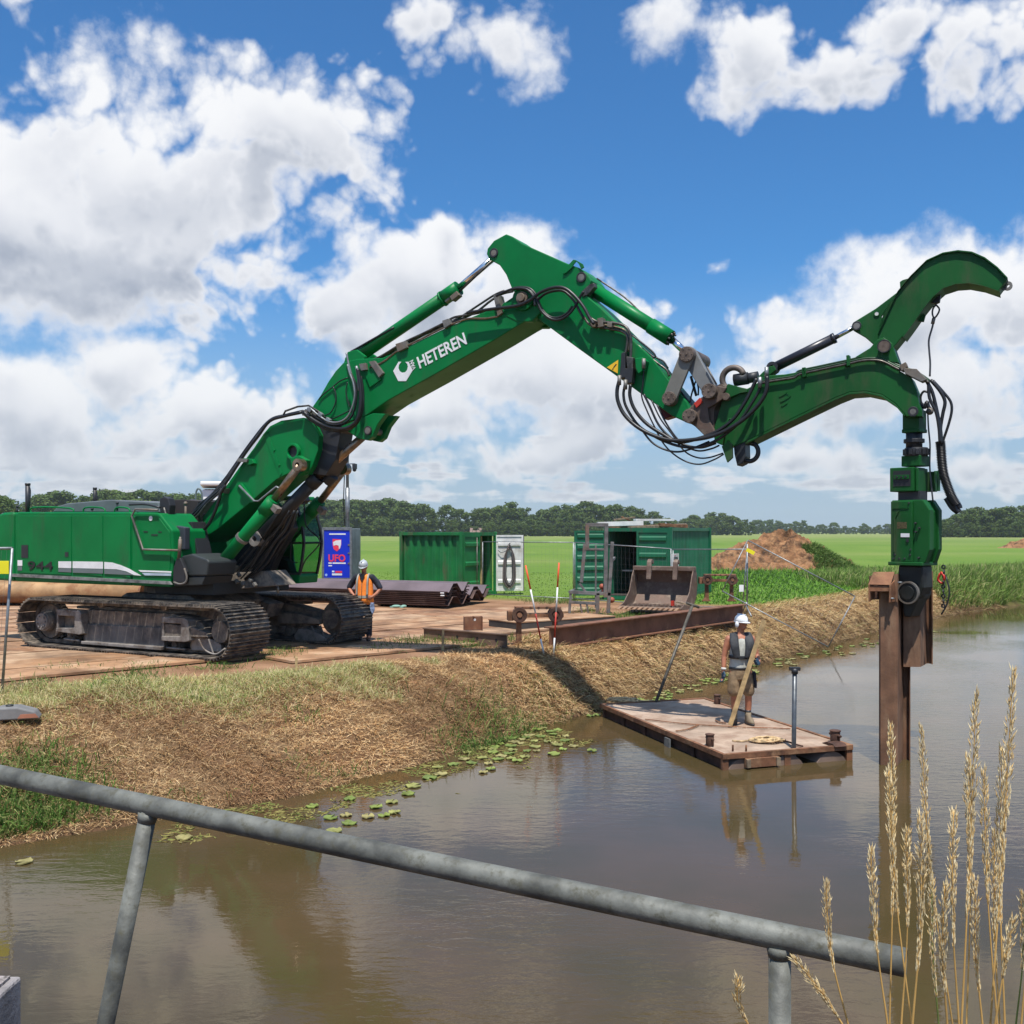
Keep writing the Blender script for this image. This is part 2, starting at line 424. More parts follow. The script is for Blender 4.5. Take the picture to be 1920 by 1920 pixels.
def axis(lo, hi, step, end, k=1.14):
    a = list(np.arange(lo, hi + 1e-6, step)); s = step; v = lo
    left = []
    while v > -end: s *= k; v -= s; left.append(v)
    s = step; v = a[-1]; right = []
    while v < end: s *= k; v += s; right.append(v)
    return np.array(left[::-1] + a + right)
gx = axis(-13, 22, .2, 2600); gy = axis(9, 42, .2, 2600)
XX, YY = np.meshgrid(gx, gy); ZZ = height(XX, YY); DD, WWd = shore(XX, YY)
nx_, ny_ = len(gx), len(gy)
idx = np.arange(nx_ * ny_).reshape(ny_, nx_)
quads = np.stack([idx[:-1, :-1], idx[:-1, 1:], idx[1:, 1:], idx[1:, :-1]], -1).reshape(-1, 4)
def np_mesh(name, co, quads=None, tris=None, cols=None, mats=(), smooth=True):
    me = bpy.data.meshes.new(name); co = np.asarray(co, np.float32)
    nq = 0 if quads is None else len(quads); nt = 0 if tris is None else len(tris)
    me.vertices.add(len(co)); me.vertices.foreach_set('co', co.ravel())
    loops = np.concatenate(([np.asarray(quads).ravel()] if nq else []) + ([np.asarray(tris).ravel()] if nt else [])).astype(np.int32)
    me.loops.add(len(loops)); me.loops.foreach_set('vertex_index', loops)
    me.polygons.add(nq + nt)
    st = np.concatenate([np.arange(nq) * 4, nq * 4 + np.arange(nt) * 3]).astype(np.int32)
    me.polygons.foreach_set('loop_start', st)
    me.polygons.foreach_set('use_smooth', np.full(nq + nt, smooth))
    if cols is not None:
        at = me.color_attributes.new('Col', 'FLOAT_COLOR', 'POINT')
        at.data.foreach_set('color', np.concatenate([cols, np.ones((len(cols), 1))], 1).astype(np.float32).ravel())
    for m in mats: me.materials.append(m)
    me.update(calc_edges=True); me.validate(); return me
def lerp3(a, b, t): return np.asarray(a) * (1 - t[..., None]) + np.asarray(b) * t[..., None]
def sst(v, a, b): t = np.clip((v - a) / (b - a), 0, 1); return t * t * (3 - 2 * t)
def yard(x, y):   # 1 on the working strip behind the bank, 0 in the field
    e = y - 37.5 + .35 * np.maximum(x, -30) + .8 * wav(x, y, .35)
    return sst(-e, -1.2, 1.2) * sst(-(x - 7.5 + .6 * wav(x, y, .5)), -1.5, 1.0)
soil = np.array((.185, .098, .050)); straw = np.array((.29, .185, .095)); sand = np.array((.33, .19, .11))
field = np.array((.092, .172, .020)); field2 = np.array((.142, .212, .034)); dryf = np.array((.30, .27, .12))
T = yard(XX, YY); n1 = np.clip(wav(XX, YY, .05, 4) * .5 + .35 * wav(XX, YY * .3, .30, 1) + .5, 0, 1); n2 = wav(XX, YY, 1.3, 9) * .5 + .5
cf = lerp3(field, field2, np.clip(n1 * .8 + n2 * .2, 0, 1))
cf = lerp3(cf, dryf, np.clip(sst(YY + 60 * wav(XX, YY, .01, 1), 180, 460) * .35 + .18 * sst(wav(XX * .4, YY, .06, 3), .2, .9) * (YY > 60), 0, 1))
cy = lerp3(sand, soil, np.clip(n2, 0, 1))
base = lerp3(cf, cy, T)
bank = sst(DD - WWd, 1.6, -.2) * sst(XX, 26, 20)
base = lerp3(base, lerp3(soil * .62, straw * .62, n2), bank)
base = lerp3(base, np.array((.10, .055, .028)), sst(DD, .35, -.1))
def attr_mat(name, rough=.85, nscale=6.0, bump=.03, bscale=9.0, vary=.35, trans=0.0):
    m = bpy.data.materials.new(name); m.use_nodes = True; t = NT(m.node_tree); b = t.n['Principled BSDF']
    at = t.new('ShaderNodeVertexColor', layer_name='Col'); geo = t.new('ShaderNodeNewGeometry')
    nn = t.noise(geo.outputs['Position'], nscale, 6, .65)
    f = t.math('MULTIPLY_ADD', nn, 2 * vary, 1 - vary)
    sc_ = t.vmath('SCALE', at.outputs[0]); t.put(sc_.node.inputs['Scale'], f)
    t.l.new(sc_, b.inputs['Base Color']); b.inputs['Roughness'].default_value = rough; b.inputs['Specular IOR Level'].default_value = .2
    if bump:
        bn = t.new('ShaderNodeBump'); bn.inputs['Distance'].default_value = bump
        t.l.new(t.noise(geo.outputs['Position'], bscale, 6, .7), bn.inputs['Height']); t.l.new(bn.outputs[0], b.inputs['Normal'])
    if trans:
        tr = t.new('ShaderNodeBsdfTranslucent'); t.l.new(sc_, tr.inputs[0]); ms = t.new('ShaderNodeMixShader'); ms.inputs[0].default_value = trans
        t.l.new(b.outputs[0], ms.inputs[1]); t.l.new(tr.outputs[0], ms.inputs[2]); t.l.new(ms.outputs[0], t.n['Material Output'].inputs[0])
    return m
LANDM = attr_mat('land', .95, 2.2, .05, 5.0, .30)
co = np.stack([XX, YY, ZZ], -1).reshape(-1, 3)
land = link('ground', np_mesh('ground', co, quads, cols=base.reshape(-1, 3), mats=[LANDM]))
tag(land, 'canal bank, working yard and flat green field', None, kind='structure')

# ------------------------------------------------------------------ water
wm = bpy.data.materials.new('canal_water'); wm.use_nodes = True; t = NT(wm.node_tree); b = t.n['Principled BSDF']
geo = t.new('ShaderNodeNewGeometry'); pos = geo.outputs['Position']
murk = t.mix(t.ss(t.noise(pos, .35, 4, .6), .3, .7), (.086, .057, .029), (.060, .046, .018))
t.l.new(murk, b.inputs['Base Color'])
b.inputs['Roughness'].default_value = .015; b.inputs['IOR'].default_value = 1.33
calm = t.ss(t.noise(pos, .20, 3, .5), .40, .62)
r1 = t.noise(t.vmath('MULTIPLY', pos, (1.0, 2.2, 1)), 3.2, 4, .55, dist=.4)
r2 = t.noise(t.vmath('MULTIPLY', pos, (1.0, 1.7, 1)), 11.0, 3, .5)
hgt = t.math('MULTIPLY', t.math('MULTIPLY_ADD', r2, .32, r1), t.math('MULTIPLY_ADD', calm, .85, .10))
bn = t.new('ShaderNodeBump'); bn.inputs['Strength'].default_value = 1.0; bn.inputs['Distance'].default_value = .0062
t.l.new(hgt, bn.inputs['Height']); t.l.new(bn.outputs[0], b.inputs['Normal'])
water = MB().add([(-420, -200, 0), (420, -200, 0), (420, 260, 0), (-420, 260, 0)], [(0, 1, 2, 3)]).build('canal_water', wm)
tag(water, 'brown rippled canal water reflecting the clouds', None, kind='structure')

# ------------------------------------------------------------------ steel road plates
road = bpy.data.objects.new('plate_road', None); sc.collection.objects.link(road); road['kind'] = 'structure'
road['label'] = 'temporary road of brown steel plates along the canal'
PLM = [mat('road_plate_%d' % i, c, .75, .1, var=.25, scale=1.4, dirt=(.50, .34, .21), dirt_amt=.36, dirt_scale=1.1, bump=.004, bscale=25)
       for i, c in enumerate(((.35, .185, .088), (.41, .225, .115), (.30, .15, .072), (.40, .245, .14)))]
pl_me = [MB().box(-2.46, 2.46, -.575, .575, -.045, 0).mesh('road_plate', [m]) for m in PLM]
ang = math.radians(43); e1 = Vector((math.cos(ang), math.sin(ang), 0)); e2 = Vector((-math.sin(ang), math.cos(ang), 0))
O43 = Vector((-9.2, 18.6, 0))
for j in range(-14, 18):
    off = (0.0, 1.6, .7)[j % 3]
    for i in range(-4, 6):
        c = O43 + e1 * (i * 5 + off) + e2 * (j * 1.22)
        cs = [c + e1 * a + e2 * q for a in (-2.5, 2.5) for q in (-.6, .6)]
        dd, ww = shore([q.x for q in cs], [q.y for q in cs])
        if (dd - ww).min() < (.25 if c.x < -5 else .9) or max(q.y for q in cs) > 35.5 or c.x > 1.8 or c.x < -22 or max(q.x for q in cs) > 3.4: continue
        if abs(c.x / c.y * F) > 1300: continue
        o = link('road_plate', pl_me[(i * 7 + j * 3) % 4], road, (c.x, c.y, 1.065 + random.uniform(-.012, .012)),
                 (random.uniform(-.003, .003), random.uniform(-.002, .002), ang + random.uniform(-.006, .006)))

# ------------------------------------------------------------------ grass blades
def blades(name, base, dirs, length, width, droop, cols, mats, tipshade=1.15):
    n = len(base); base = np.asarray(base, float); dirs = np.asarray(dirs, float)
    side = np.stack([-dirs[:, 1], dirs[:, 0], np.zeros(n)], 1) + rng.normal(0, .25, (n, 3))
    side /= np.linalg.norm(side, axis=1, keepdims=True)
    L = length[:, None]; W = width[:, None]
    mid = base + dirs * L * .55; mid[:, 2] -= droop * length * .12
    tip = base + dirs * L; tip[:, 2] -= droop * length * .55
    co = np.stack([base - side * W / 2, base + side * W / 2, mid + side * W * .42, mid - side * W * .42, tip], 1).reshape(-1, 3)
    k = np.arange(n)[:, None] * 5
    q = k + np.array([[0, 1, 2, 3]]); tr = k + np.array([[3, 2, 4]])
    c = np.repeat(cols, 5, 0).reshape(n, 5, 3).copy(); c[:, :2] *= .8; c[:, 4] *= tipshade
    return link(name, np_mesh(name, co, q, tr, c.reshape(-1, 3), mats, smooth=False))
GRASSM = attr_mat('grass_blades', .8, 3.0, 0, 1, .15, trans=.25)
STRAWM = attr_mat('straw_blades', .85, 2.0, 0, 1, .22)
def pick(n, x0, x1, y0, y1, cond):
    xs, ys = [], []; got = 0
    while got < n:
        x = rng.uniform(x0, x1, n * 2); y = rng.uniform(y0, y1, n * 2); d, w = shore(x, y); m = cond(x, y, d, w)
        xs.append(x[m]); ys.append(y[m]); got += m.sum()
        if m.sum() == 0: break
    return np.concatenate(xs)[:n], np.concatenate(ys)[:n]
def dirs_from(az, el): return np.stack([np.cos(az) * np.cos(el), np.sin(az) * np.cos(el), np.sin(el)], 1)
def pal(n, cols, jit=.18):
    c = np.array(cols)[rng.integers(0, len(cols), n)]; return c * rng.uniform(1 - jit, 1 + jit, (n, 1))
inview = lambda x, y: np.abs(x / np.maximum(y, 1) * F) < 1100
STRAWC = [(.60, .40, .19), (.50, .31, .14), (.35, .20, .09), (.74, .54, .29), (.27, .145, .07), (.56, .38, .20)]
# near bank, flattened straw
n = 215000
x, y = pick(n, -10, 3, 10, 24, lambda x, y, d, w: (d > .02) & (d < w + .9 + .5 * wav(x, y, .7)) & inview(x, y) & (wav(x, y, 1.7, 8) + .4 * wav(x, y, 5.1, 2) > -.95))
z = height(x, y); az = rng.uniform(0, 2 * np.pi, n) ; dn = -.9 + rng.normal(0, .7, n); az = np.where(rng.random(n) < .45, dn, az)
el = np.abs(rng.normal(.18, .30, n)); ln = rng.uniform(.05, .21, n)
c = pal(n, STRAWC); red = sst(wav(x, y, .55, 6), -.1, .8)[:, None]; c = c * (1 - .50 * red) + np.array((.27, .13, .058)) * .50 * red
pale = sst(wav(x, y, .4, 2), .1, .9)[:, None]; c = c * (1 + .45 * pale)
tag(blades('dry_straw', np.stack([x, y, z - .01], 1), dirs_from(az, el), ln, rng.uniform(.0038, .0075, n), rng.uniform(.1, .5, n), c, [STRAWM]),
    'brown cut straw matted over the near canal bank', 'straw', kind='stuff')
# far bank, thatch of straw leaning down to the water
n = 95000
x, y = pick(n, 0, 24, 18, 47, lambda x, y, d, w: (d > .0) & (d < w + 1.5) & inview(x, y))
d, w = shore(x, y); z = height(x, y)
az = rng.normal(-.75, .75, n); el = rng.normal(.24, .30, n); ln = rng.uniform(.14, .40, n)
c = pal(n, [(.66, .46, .22), (.58, .39, .18), (.46, .28, .125), (.74, .56, .30), (.34, .20, .095)])
low = sst(d, .9, .1)[:, None]; c = c * (1 - .35 * low); gr = (rng.random(n) < .05)[:, None]; c = np.where(gr, np.array((.16, .21, .05)), c)
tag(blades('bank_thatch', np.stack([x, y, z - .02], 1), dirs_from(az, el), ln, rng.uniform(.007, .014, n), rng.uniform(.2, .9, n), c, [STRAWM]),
    'golden dead grass leaning down the far canal bank', 'straw', kind='stuff')
# pale live grass along the crest beside the plates
n = 26000
x, y = pick(n, -11, 1.0, 12.5, 23, lambda x, y, d, w: (d > w - 1.3 + .6 * wav(x, y, .8, 1) + rng.normal(0, .38, len(x))) & (d < w + .75) & inview(x, y) & (x < -2.2 + 1.2 * wav(x, y, .9)))
z = height(x, y); az = rng.uniform(0, 6.3, n); el = rng.normal(.75, .35, n); ln = rng.uniform(.10, .30, n)
c = pal(n, [(.46, .43, .19), (.55, .47, .25), (.33, .37, .12), (.60, .52, .29), (.24, .31, .08)])
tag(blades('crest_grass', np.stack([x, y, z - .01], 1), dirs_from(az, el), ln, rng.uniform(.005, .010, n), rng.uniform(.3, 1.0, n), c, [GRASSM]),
    'pale green mown grass along the top of the bank', 'grass', kind='stuff')
# dark green tufts
TUFT = [(15, 1480, 1.1), (60, 1490, 1.1), (110, 1500, 1.0), (30, 1520, 1.1), (80, 1530, 1.1), (120, 1510, 1.0), (5, 1545, 1.2), (20, 1490, 1.0), (70, 1500, 1.0), (120, 1520, 1.1), (40, 1540, 1.0), (90, 1470, .9), (160, 1495, .4), (10, 1530, .9),
        (230, 1290, .8), (250, 1270, .6), (400, 1300, .4), (130, 1258, .4), (360, 1450, .35), (480, 1440, .3), (545, 1440, .25), (700, 1450, .7), (690, 1458, .6),
        (900, 1388, 1.1), (925, 1374, 1.4), (950, 1362, 1.2), (975, 1350, .7), (1010, 1335, .5), (880, 1392, .6), (1040, 1326, .5), (570, 1360, .25), (580, 1400, .2),
        (760, 1212, .8), (800, 1208, .9), (840, 1212, .9), (880, 1212, .7), (960, 1202, .6), (720, 1222, .5), (500, 1235, .7), (520, 1228, .7), (1110, 1165, .8), (1140, 1160, .8), (1170, 1158, .7),
        (1310, 1160, .4), (1590, 1193, .9), (1330, 1275, .4), (1100, 1148, .7), (1040, 1132, .9), (1010, 1128, .8), (1070, 1128, .8), (1200, 1152, .6), (60, 1285, .3), (270, 1255, .4), (410, 1255, .4)]
bs, ds, ls, wsd, cs = [], [], [], [], []
for px, py, s in TUFT:
    c0 = G(px, py, (.30 if px < 240 and py > 1420 else (.12 if (px > 850 or (px > 660 and px < 720)) else .5)) if py > 1300 else .98)
    k = int(260 * s + 40); rr = .16 + .24 * s
    x = c0.x + rng.normal(0, rr, k); y = c0.y + rng.normal(0, rr, k); ok_ = shore(x, y)[0] > (-.22 if px > 850 and 1300 < py else .12); x, y = x[ok_], y[ok_]; k = len(x)
    if k == 0: continue
    z = np.maximum(height(x, y), .0)
    bs.append(np.stack([x, y, z - .02], 1)); ds.append(dirs_from(rng.uniform(0, 6.3, k), rng.normal(1.0, .3, k)))
    ls.append(rng.uniform(.14, .42, k) * (.6 + .6 * s)); wsd.append(rng.uniform(.008, .016, k))
    cs.append(pal(k, [(.06, .135, .02), (.09, .17, .03), (.15, .22, .05), (.05, .11, .018), (.24, .26, .09)]))
tag(blades('green_tufts', np.concatenate(bs), np.concatenate(ds), np.concatenate(ls), np.concatenate(wsd), np.full(sum(map(len, bs)), .8), np.concatenate(cs), [GRASSM]),
    'dark green grass tufts scattered over the bank', 'grass', kind='stuff')
# tall green growth on the far bank, and leafy plants behind the straw
n = 52000
x, y = pick(n, 15, 46, 36, 78, lambda x, y, d, w: (d > .1) & (d < 12) & (inview(x, y)) & ((x > 18.5 + .5 * wav(x, y, .5)) | (d > 3.2)) & (x > 13 + .12 * (y - 36)))
z = height(x, y); d, w = shore(x, y); az = rng.normal(-.6, 1.2, n); el = rng.normal(1.05, .28, n); ln = rng.uniform(.5, 1.3, n) * (1 - .45 * sst(d, 5, 12))
c = pal(n, [(.13, .22, .035), (.18, .28, .055), (.25, .33, .09), (.09, .17, .03), (.34, .33, .14)])
tag(blades('tall_bank_grass', np.stack([x, y, z - .03], 1), dirs_from(az, el), ln, rng.uniform(.02, .045, n), rng.uniform(.3, .9, n), c, [GRASSM]),
    'tall rank green grass on the bank beyond the pile', 'grass', kind='stuff')
n = 34000
x, y = pick(n, 5.5, 24, 32, 62, lambda x, y, d, w: (d > w + 1.2) & (d < 17 + 3 * wav(x, y, .2)) & inview(x, y) & (yard(x, y) < .4) & ((d > w + 9 + 2 * wav(x, y, .3)) | (rng.random(len(x)) < .35)))
z = height(x, y); d, w = shore(x, y); az = rng.uniform(0, 6.3, n); el = rng.normal(.9, .35, n); tall = sst(d, 7, 11); ln = rng.uniform(.15, .32, n) + tall * rng.uniform(.2, .75, n)
c = pal(n, [(.085, .20, .02), (.12, .26, .03), (.17, .32, .045), (.06, .14, .02)])
tag(blades('leafy_verge', np.stack([x, y, z - .03], 1), dirs_from(az, el), ln, rng.uniform(.03, .06, n), rng.uniform(.5, 1.3, n), c, [GRASSM]),
    'bright green leafy verge between straw bank and field', 'plants', kind='stuff')
n = 16000
x, y = pick(n, -26, 9, 34, 62, lambda x, y, d, w: (yard(x, y) < .35) & inview(x, y))
z = height(x, y); az = rng.uniform(0, 6.3, n); el = rng.normal(1.0, .3, n); ln = rng.uniform(.04, .12, n)
tag(blades('field_edge_grass', np.stack([x, y, z - .01], 1), dirs_from(az, el), ln, rng.uniform(.02, .05, n), rng.uniform(.3, .9, n), pal(n, [(.10, .20, .02), (.13, .23, .03), (.17, .26, .05)]), [GRASSM]),
    'short green grass where the field meets the yard', 'grass', kind='stuff')

# ------------------------------------------------------------------ water lilies
LILY = [mat('lily_leaf_%d' % i, c, .45, var=.2, scale=6) for i, c in enumerate(((.22, .27, .055), (.28, .28, .08), (.17, .22, .045), (.31, .27, .10)))]
def pad_mesh(m, seed):
    r0 = random.Random(seed); vs = [(0, 0, .012)]; k = 14
    for i in range(k + 1):
        a = .22 + (2 * math.pi - .44) * i / k; r = 1 + r0.uniform(-.07, .07); vs.append((r * math.cos(a), r * math.sin(a) * .92, .012 + r0.uniform(-.004, .02)))
    top = [(0, i, i + 1) for i in range(1, k + 1)]
    vs2 = [(a, b, c - .012) for a, b, c in vs]
    return MB().add(vs + vs2, top + [(0 + k + 2, i + 1 + k + 2, i + k + 2) for i in range(1, k + 1)] + [(i, i + k + 2, i + 1 + k + 2, i + 1) for i in range(1, k + 1)]).mesh('lily_pad', [m])
pads = [pad_mesh(LILY[i % 4], i) for i in range(8)]
spots = [(625, 1560, .17), (655, 1545, .16), (690, 1533, .15), (720, 1530, .14), (740, 1525, .14), (620, 1535, .16), (648, 1530, .14), (705, 1515, .15), (735, 1505, .15), (655, 1500, .15), (345, 1572, .17),
         (585, 1513, .15), (510, 1575, .14), (435, 1560, .14), (45, 1618, .16), (920, 1443, .14), (775, 1475, .2), (790, 1468, .2), (805, 1460, .2), (825, 1453, .18), (765, 1490, .16), (820, 1440, .15), (850, 1435, .16), (870, 1425, .16), (860, 1415, .15),
         (970, 1428, .15), (985, 1420, .16), (955, 1415, .15), (940, 1420, .17), (925, 1412, .16), (1045, 1398, .17), (1060, 1390, .16), (1075, 1400, .15), (1110, 1409, .14), (905, 1405, .15), (885, 1432, .15)]
for _ in range(150):
    s = random.random(); spots.append((900 + 260 * s + random.gauss(0, 22), 1412 - 62 * s + random.gauss(0, 16), random.uniform(.11, .18)))
for _ in range(130):
    s = random.random() ** 1.2; a, b_ = np.interp(s, [0, .3, .6, 1], [1180, 1330, 1480, 1780]), np.interp(s, [0, .3, .6, 1], [1318, 1272, 1234, 1160])
    spots.append((a + random.gauss(0, 12), b_ + random.gauss(3, 5) + 4, random.uniform(.12, .2)))
kept = []
for px, py, r in spots:
    p = G(px, py, .0); dd, _ = shore(p.x, p.y)
    if dd > -.12 or any((p - q).length < (r + s) * .72 for q, s in kept): continue
    e = Vector((p.x - 2.3, p.y - 16.8)); u = Vector((.305, -.952)); v = Vector((.952, .305))
    if -2.6 < e.dot(u) < 2.6 and -1.0 < e.dot(v) < 3.0: continue
    r *= .58; kept.append((p, r)); o = link('lily_pad', pads[len(kept) % 8], None, (p.x, p.y, .003 + random.random() * .006), (0, 0, random.uniform(0, 6.28)))
    o.scale = (r, r, 1)
    hue = ('mid green', 'yellow green', 'dark green', 'brownish yellow')[len(kept) % 8 % 4]
    if px < 560: lab, gp = hue + ' lily pad alone on the brown water below the left bank', 'lone lily pads by the left bank'
    elif py > 1495: lab, gp = hue + ' lily pad in the near cluster just beyond the railing', 'lily pads in the near cluster'
    elif px < 1170: lab, gp = hue + ' lily pad along the near bank left of the raft', 'lily pads left of the raft'
    else: lab, gp = hue + ' lily pad along the straw bank behind the raft', 'lily pads behind the raft'
    tag(o, lab, 'lily pad', gp)
# loose water weed in the shallows
n = 2600
x, y = pick(n, -4, 1.5, 11.5, 18, lambda x, y, d, w: (d < -.05) & (d > -1.1 + .5 * wav(x, y, 1.2)) & (wav(x, y, 1.5, 3) > -.1))
tag(blades('floating_weed', np.stack([x, y, np.full(n, .004)], 1), dirs_from(rng.uniform(0, 6.3, n), np.abs(rng.normal(0, .05, n))), rng.uniform(.03, .12, n), rng.uniform(.012, .03, n), np.zeros(n),
    pal(n, [(.16, .13, .04), (.20, .17, .05), (.13, .15, .035), (.22, .19, .06)]), [STRAWM]), 'brown green weed floating in the shallows', 'water weed', kind='stuff')

# ------------------------------------------------------------------ spoil heap
def heap(name, c, rx, ry, h, seed, mats_, label, cat, cap=None):
    k, m = 64, 30; vs = []; fs = []; r0 = np.random.default_rng(seed); ph = r0.uniform(0, 6, 4)
    for i in range(m + 1):
        t = i / m
        for j in range(k):
            a = 2 * math.pi * j / k; e = 1 + .10 * math.sin(2 * a + ph[0]) + .07 * math.sin(5 * a + ph[1])
            X = math.cos(a) * t * rx * e; Y = math.sin(a) * t * ry * e
            zz = h * (1 - t ** 1.15) ** 1.05 * (1 + .12 * math.sin(3 * a + ph[2])) + (1 - t) * .0
            bump = float(.26 * wav(X + c.x, Y + c.y, 1.1, seed) + .16 * wav(X + c.x, Y + c.y, 3.1, seed + 2)) * min(1, (1 - t) * 5) + r0.uniform(-.09, .09) * min(1, (1 - t) * 4)
            vs.append((X + .24 * rx * (1 - t), Y, zz + bump - .03))
    for i in range(m):
        for j in range(k): fs.append((i * k + j, i * k + (j + 1) % k, (i + 1) * k + (j + 1) % k, (i + 1) * k + j))
    o = MB().add(vs, fs, 0, False).build(name, mats_, None, c); return tag(o, label, cat)
SOILM = mat('spoil', (.25, .118, .050), .95, var=.4, scale=1.6, dirt=(.36, .20, .095), dirt_amt=.4, dirt_scale=2.2, bump=.10, bscale=4)
hc = G(1478, 1078, 1.0); hc.y += 3.0; hc.x -= .4
heap('spoil_heap', Vector((hc.x, hc.y, 1.0)), 5.4, 3.6, 2.5, 3, SOILM, 'big heap of reddish brown earth in the green field', 'earth heap')
n = 6500
a = rng.uniform(-1.4, .45, n); t_ = rng.uniform(.30, 1.12, n) ; x = hc.x + np.cos(a) * t_ * 4.6 + 1.3; y = hc.y + np.sin(a) * t_ * 3.4; z = 1.0 + 2.5 * np.clip(1 - t_, 0, 1) ** 1.1
tag(blades('heap_weeds', np.stack([x, y, z - .05], 1), dirs_from(rng.uniform(-1.8, .6, n), rng.normal(.8, .3, n)), rng.uniform(.2, .6, n), rng.uniform(.03, .06, n), rng.uniform(.4, 1, n),
    pal(n, [(.085, .16, .03), (.12, .20, .045), (.18, .24, .07)]), [GRASSM]), 'green weeds over the right flank of the earth heap', 'weeds', kind='stuff')
h2 = G(1962, 1028, 1.0)
heap('spoil_heap', Vector((h2.x, h2.y, 1.0)), 6.0, 5.0, 3.0, 8, SOILM, 'far brown earth heap cut by the right edge of the picture', 'earth heap')

# ------------------------------------------------------------------ trees
BARK = mat('bark', (.07, .052, .038), .9, var=.3, scale=2)
LEAFM = attr_mat('tree_leaves', .7, .25, 0, 1, .30, trans=.2)
def tree_meshes(seed, h, wid, trunk_h, n_cl, shape):
    r0 = np.random.default_rng(seed); mb = MB()
    top = Vector((r0.normal(0, .3), r0.normal(0, .3), h * .8)); tr = crom([(0, 0, -.3), (r0.normal(0, .15), r0.normal(0, .15), h * .35), top], 4)
    mb.tube(tr, list(np.linspace(h * .022 + .08, .04, len(tr))), 7)
    for k in range(7):
        z0 = r0.uniform(trunk_h, h * .6); a = r0.uniform(0, 6.28); l = wid * r0.uniform(.35, .8)
        mb.tube([(0, 0, z0), (math.cos(a) * l * .5, math.sin(a) * l * .5, z0 + l * .35), (math.cos(a) * l, math.sin(a) * l, z0 + l * .9)], [.12, .08, .03], 5)
    cl = []
    for k in range(n_cl):
        t = r0.random(); zz = trunk_h * .35 + (h - trunk_h * .35) * t
        if shape == 'round': R = wid * math.sqrt(max(.03, 1 - (2 * t - 1) ** 2)) * r0.uniform(.45, 1.0)
        elif shape == 'cone': R = wid * (1.05 - t) * r0.uniform(.5, 1.0)
        else: R = wid * (min(1, .55 + t * 2) * (1.1 - .6 * t)) * r0.uniform(.4, 1.0)
        a = r0.uniform(0, 6.28); cl.append((math.cos(a) * R, math.sin(a) * R, zz, r0.uniform(.14, .27) * wid + .35))
    nl = 62; P_ = []; N_ = []; S_ = []; C_ = []
    for cx, cy, cz, cr in cl:
        v = r0.normal(0, 1, (nl, 3)); v /= np.linalg.norm(v, axis=1, keepdims=True); v[:, 2] = v[:, 2] * .85 + .1
        P_.append(np.array((cx, cy, cz)) + v * cr * r0.uniform(.55, 1.05, (nl, 1))); nn = v + r0.normal(0, .5, (nl, 3)); N_.append(nn / np.linalg.norm(nn, axis=1, keepdims=True))
        S_.append(r0.uniform(.22, .46, nl)); g_ = r0.uniform(.75, 1.3); C_.append(np.array((.062, .100, .024)) * g_ * r0.uniform(.75, 1.3, (nl, 1)) + np.array((.02, .012, 0)) * r0.random())
    P_ = np.concatenate(P_); N_ = np.concatenate(N_); S_ = np.concatenate(S_)[:, None]; C_ = np.concatenate(C_)
    up = np.array((.3, .2, 1.)); A = np.cross(N_, up); A /= np.linalg.norm(A, axis=1, keepdims=True) + 1e-9; B = np.cross(N_, A)
    co = np.stack([P_ - A * S_ - B * S_ * .5, P_ + A * S_ * .7 - B * S_, P_ + A * S_ + B * S_ * .6, P_ - A * S_ * .6 + B * S_], 1).reshape(-1, 3)
    q = np.arange(len(P_))[:, None] * 4 + np.array([[0, 1, 2, 3]])
    return mb.mesh('trunk', [BARK]), np_mesh('crown', co, q, None, np.repeat(C_, 4, 0), [LEAFM], False)
VAR = [tree_meshes(1, 18, 6.2, 2.5, 62, 'round'), tree_meshes(2, 20, 5.6, 2.5, 62, 'egg'), tree_meshes(3, 16, 5.8, 1.0, 58, 'egg'), tree_meshes(4, 19, 4.8, 2.0, 54, 'egg'),
       tree_meshes(5, 15, 6.4, 1.5, 60, 'round'), tree_meshes(6, 14, 5.4, .8, 54, 'round')]
KIND = ['round topped', 'tall egg shaped', 'low bushy', 'slim tall', 'broad spreading', 'small rounded']
def plant(px, top, D, v, label, group, base=.9):
    hh = (18, 20, 16, 19, 15, 14)[v]; want = (YH - top) / F * D + H - base; s = want / (hh * 1.03)
    o = thing('field_tree', label, 'tree', ((px - 960) / F * D, D, base), random.uniform(0, 6.28), group); sxy = s * random.uniform(1.05, 1.4); o.scale = (sxy, sxy, s)
    link('trunk', VAR[v][0], o); link('crown', VAR[v][1], o)
def skyline(pts, step, D, dj, group, where, first=0):
    xs = [p[0] for p in pts]; x = xs[0]; i = first
    while x <= xs[-1]:
        top = float(np.interp(x, xs, [p[1] for p in pts])) + random.uniform(-9, 5); v = (i * 5 + i // 3) % 6
        plant(x, top, D + random.uniform(-dj, dj), v, KIND[v] + ' dark green tree in the ' + where, group); x += step * random.uniform(.75, 1.25); i += 1
skyline([(575, 945), (640, 940), (700, 946), (760, 944), (800, 950), (815, 972)], 13, 520, 22, 'trees of the wood behind the mast', 'wood behind the camera mast')
plant(838, 948, 505, 0, 'lone round dark green tree rising left of the other woods', None)
skyline([(862, 962), (885, 966)], 16, 515, 8, 'low trees between the lone tree and the wood', 'gap by the lone tree')
skyline([(900, 958), (930, 948), (960, 950), (985, 960), (1010, 962), (1040, 957), (1075, 952), (1110, 947), (1140, 950), (1170, 960), (1190, 956), (1210, 965), (1270, 978)], 13, 540, 25, 'trees of the wood between the containers', 'wood above the containers')
skyline([(590, 979), (700, 978), (800, 984), (1000, 982), (1200, 981), (1280, 988)], 11, 505, 12, 'undergrowth trees at the foot of the woods', 'front row at the foot of the woods')
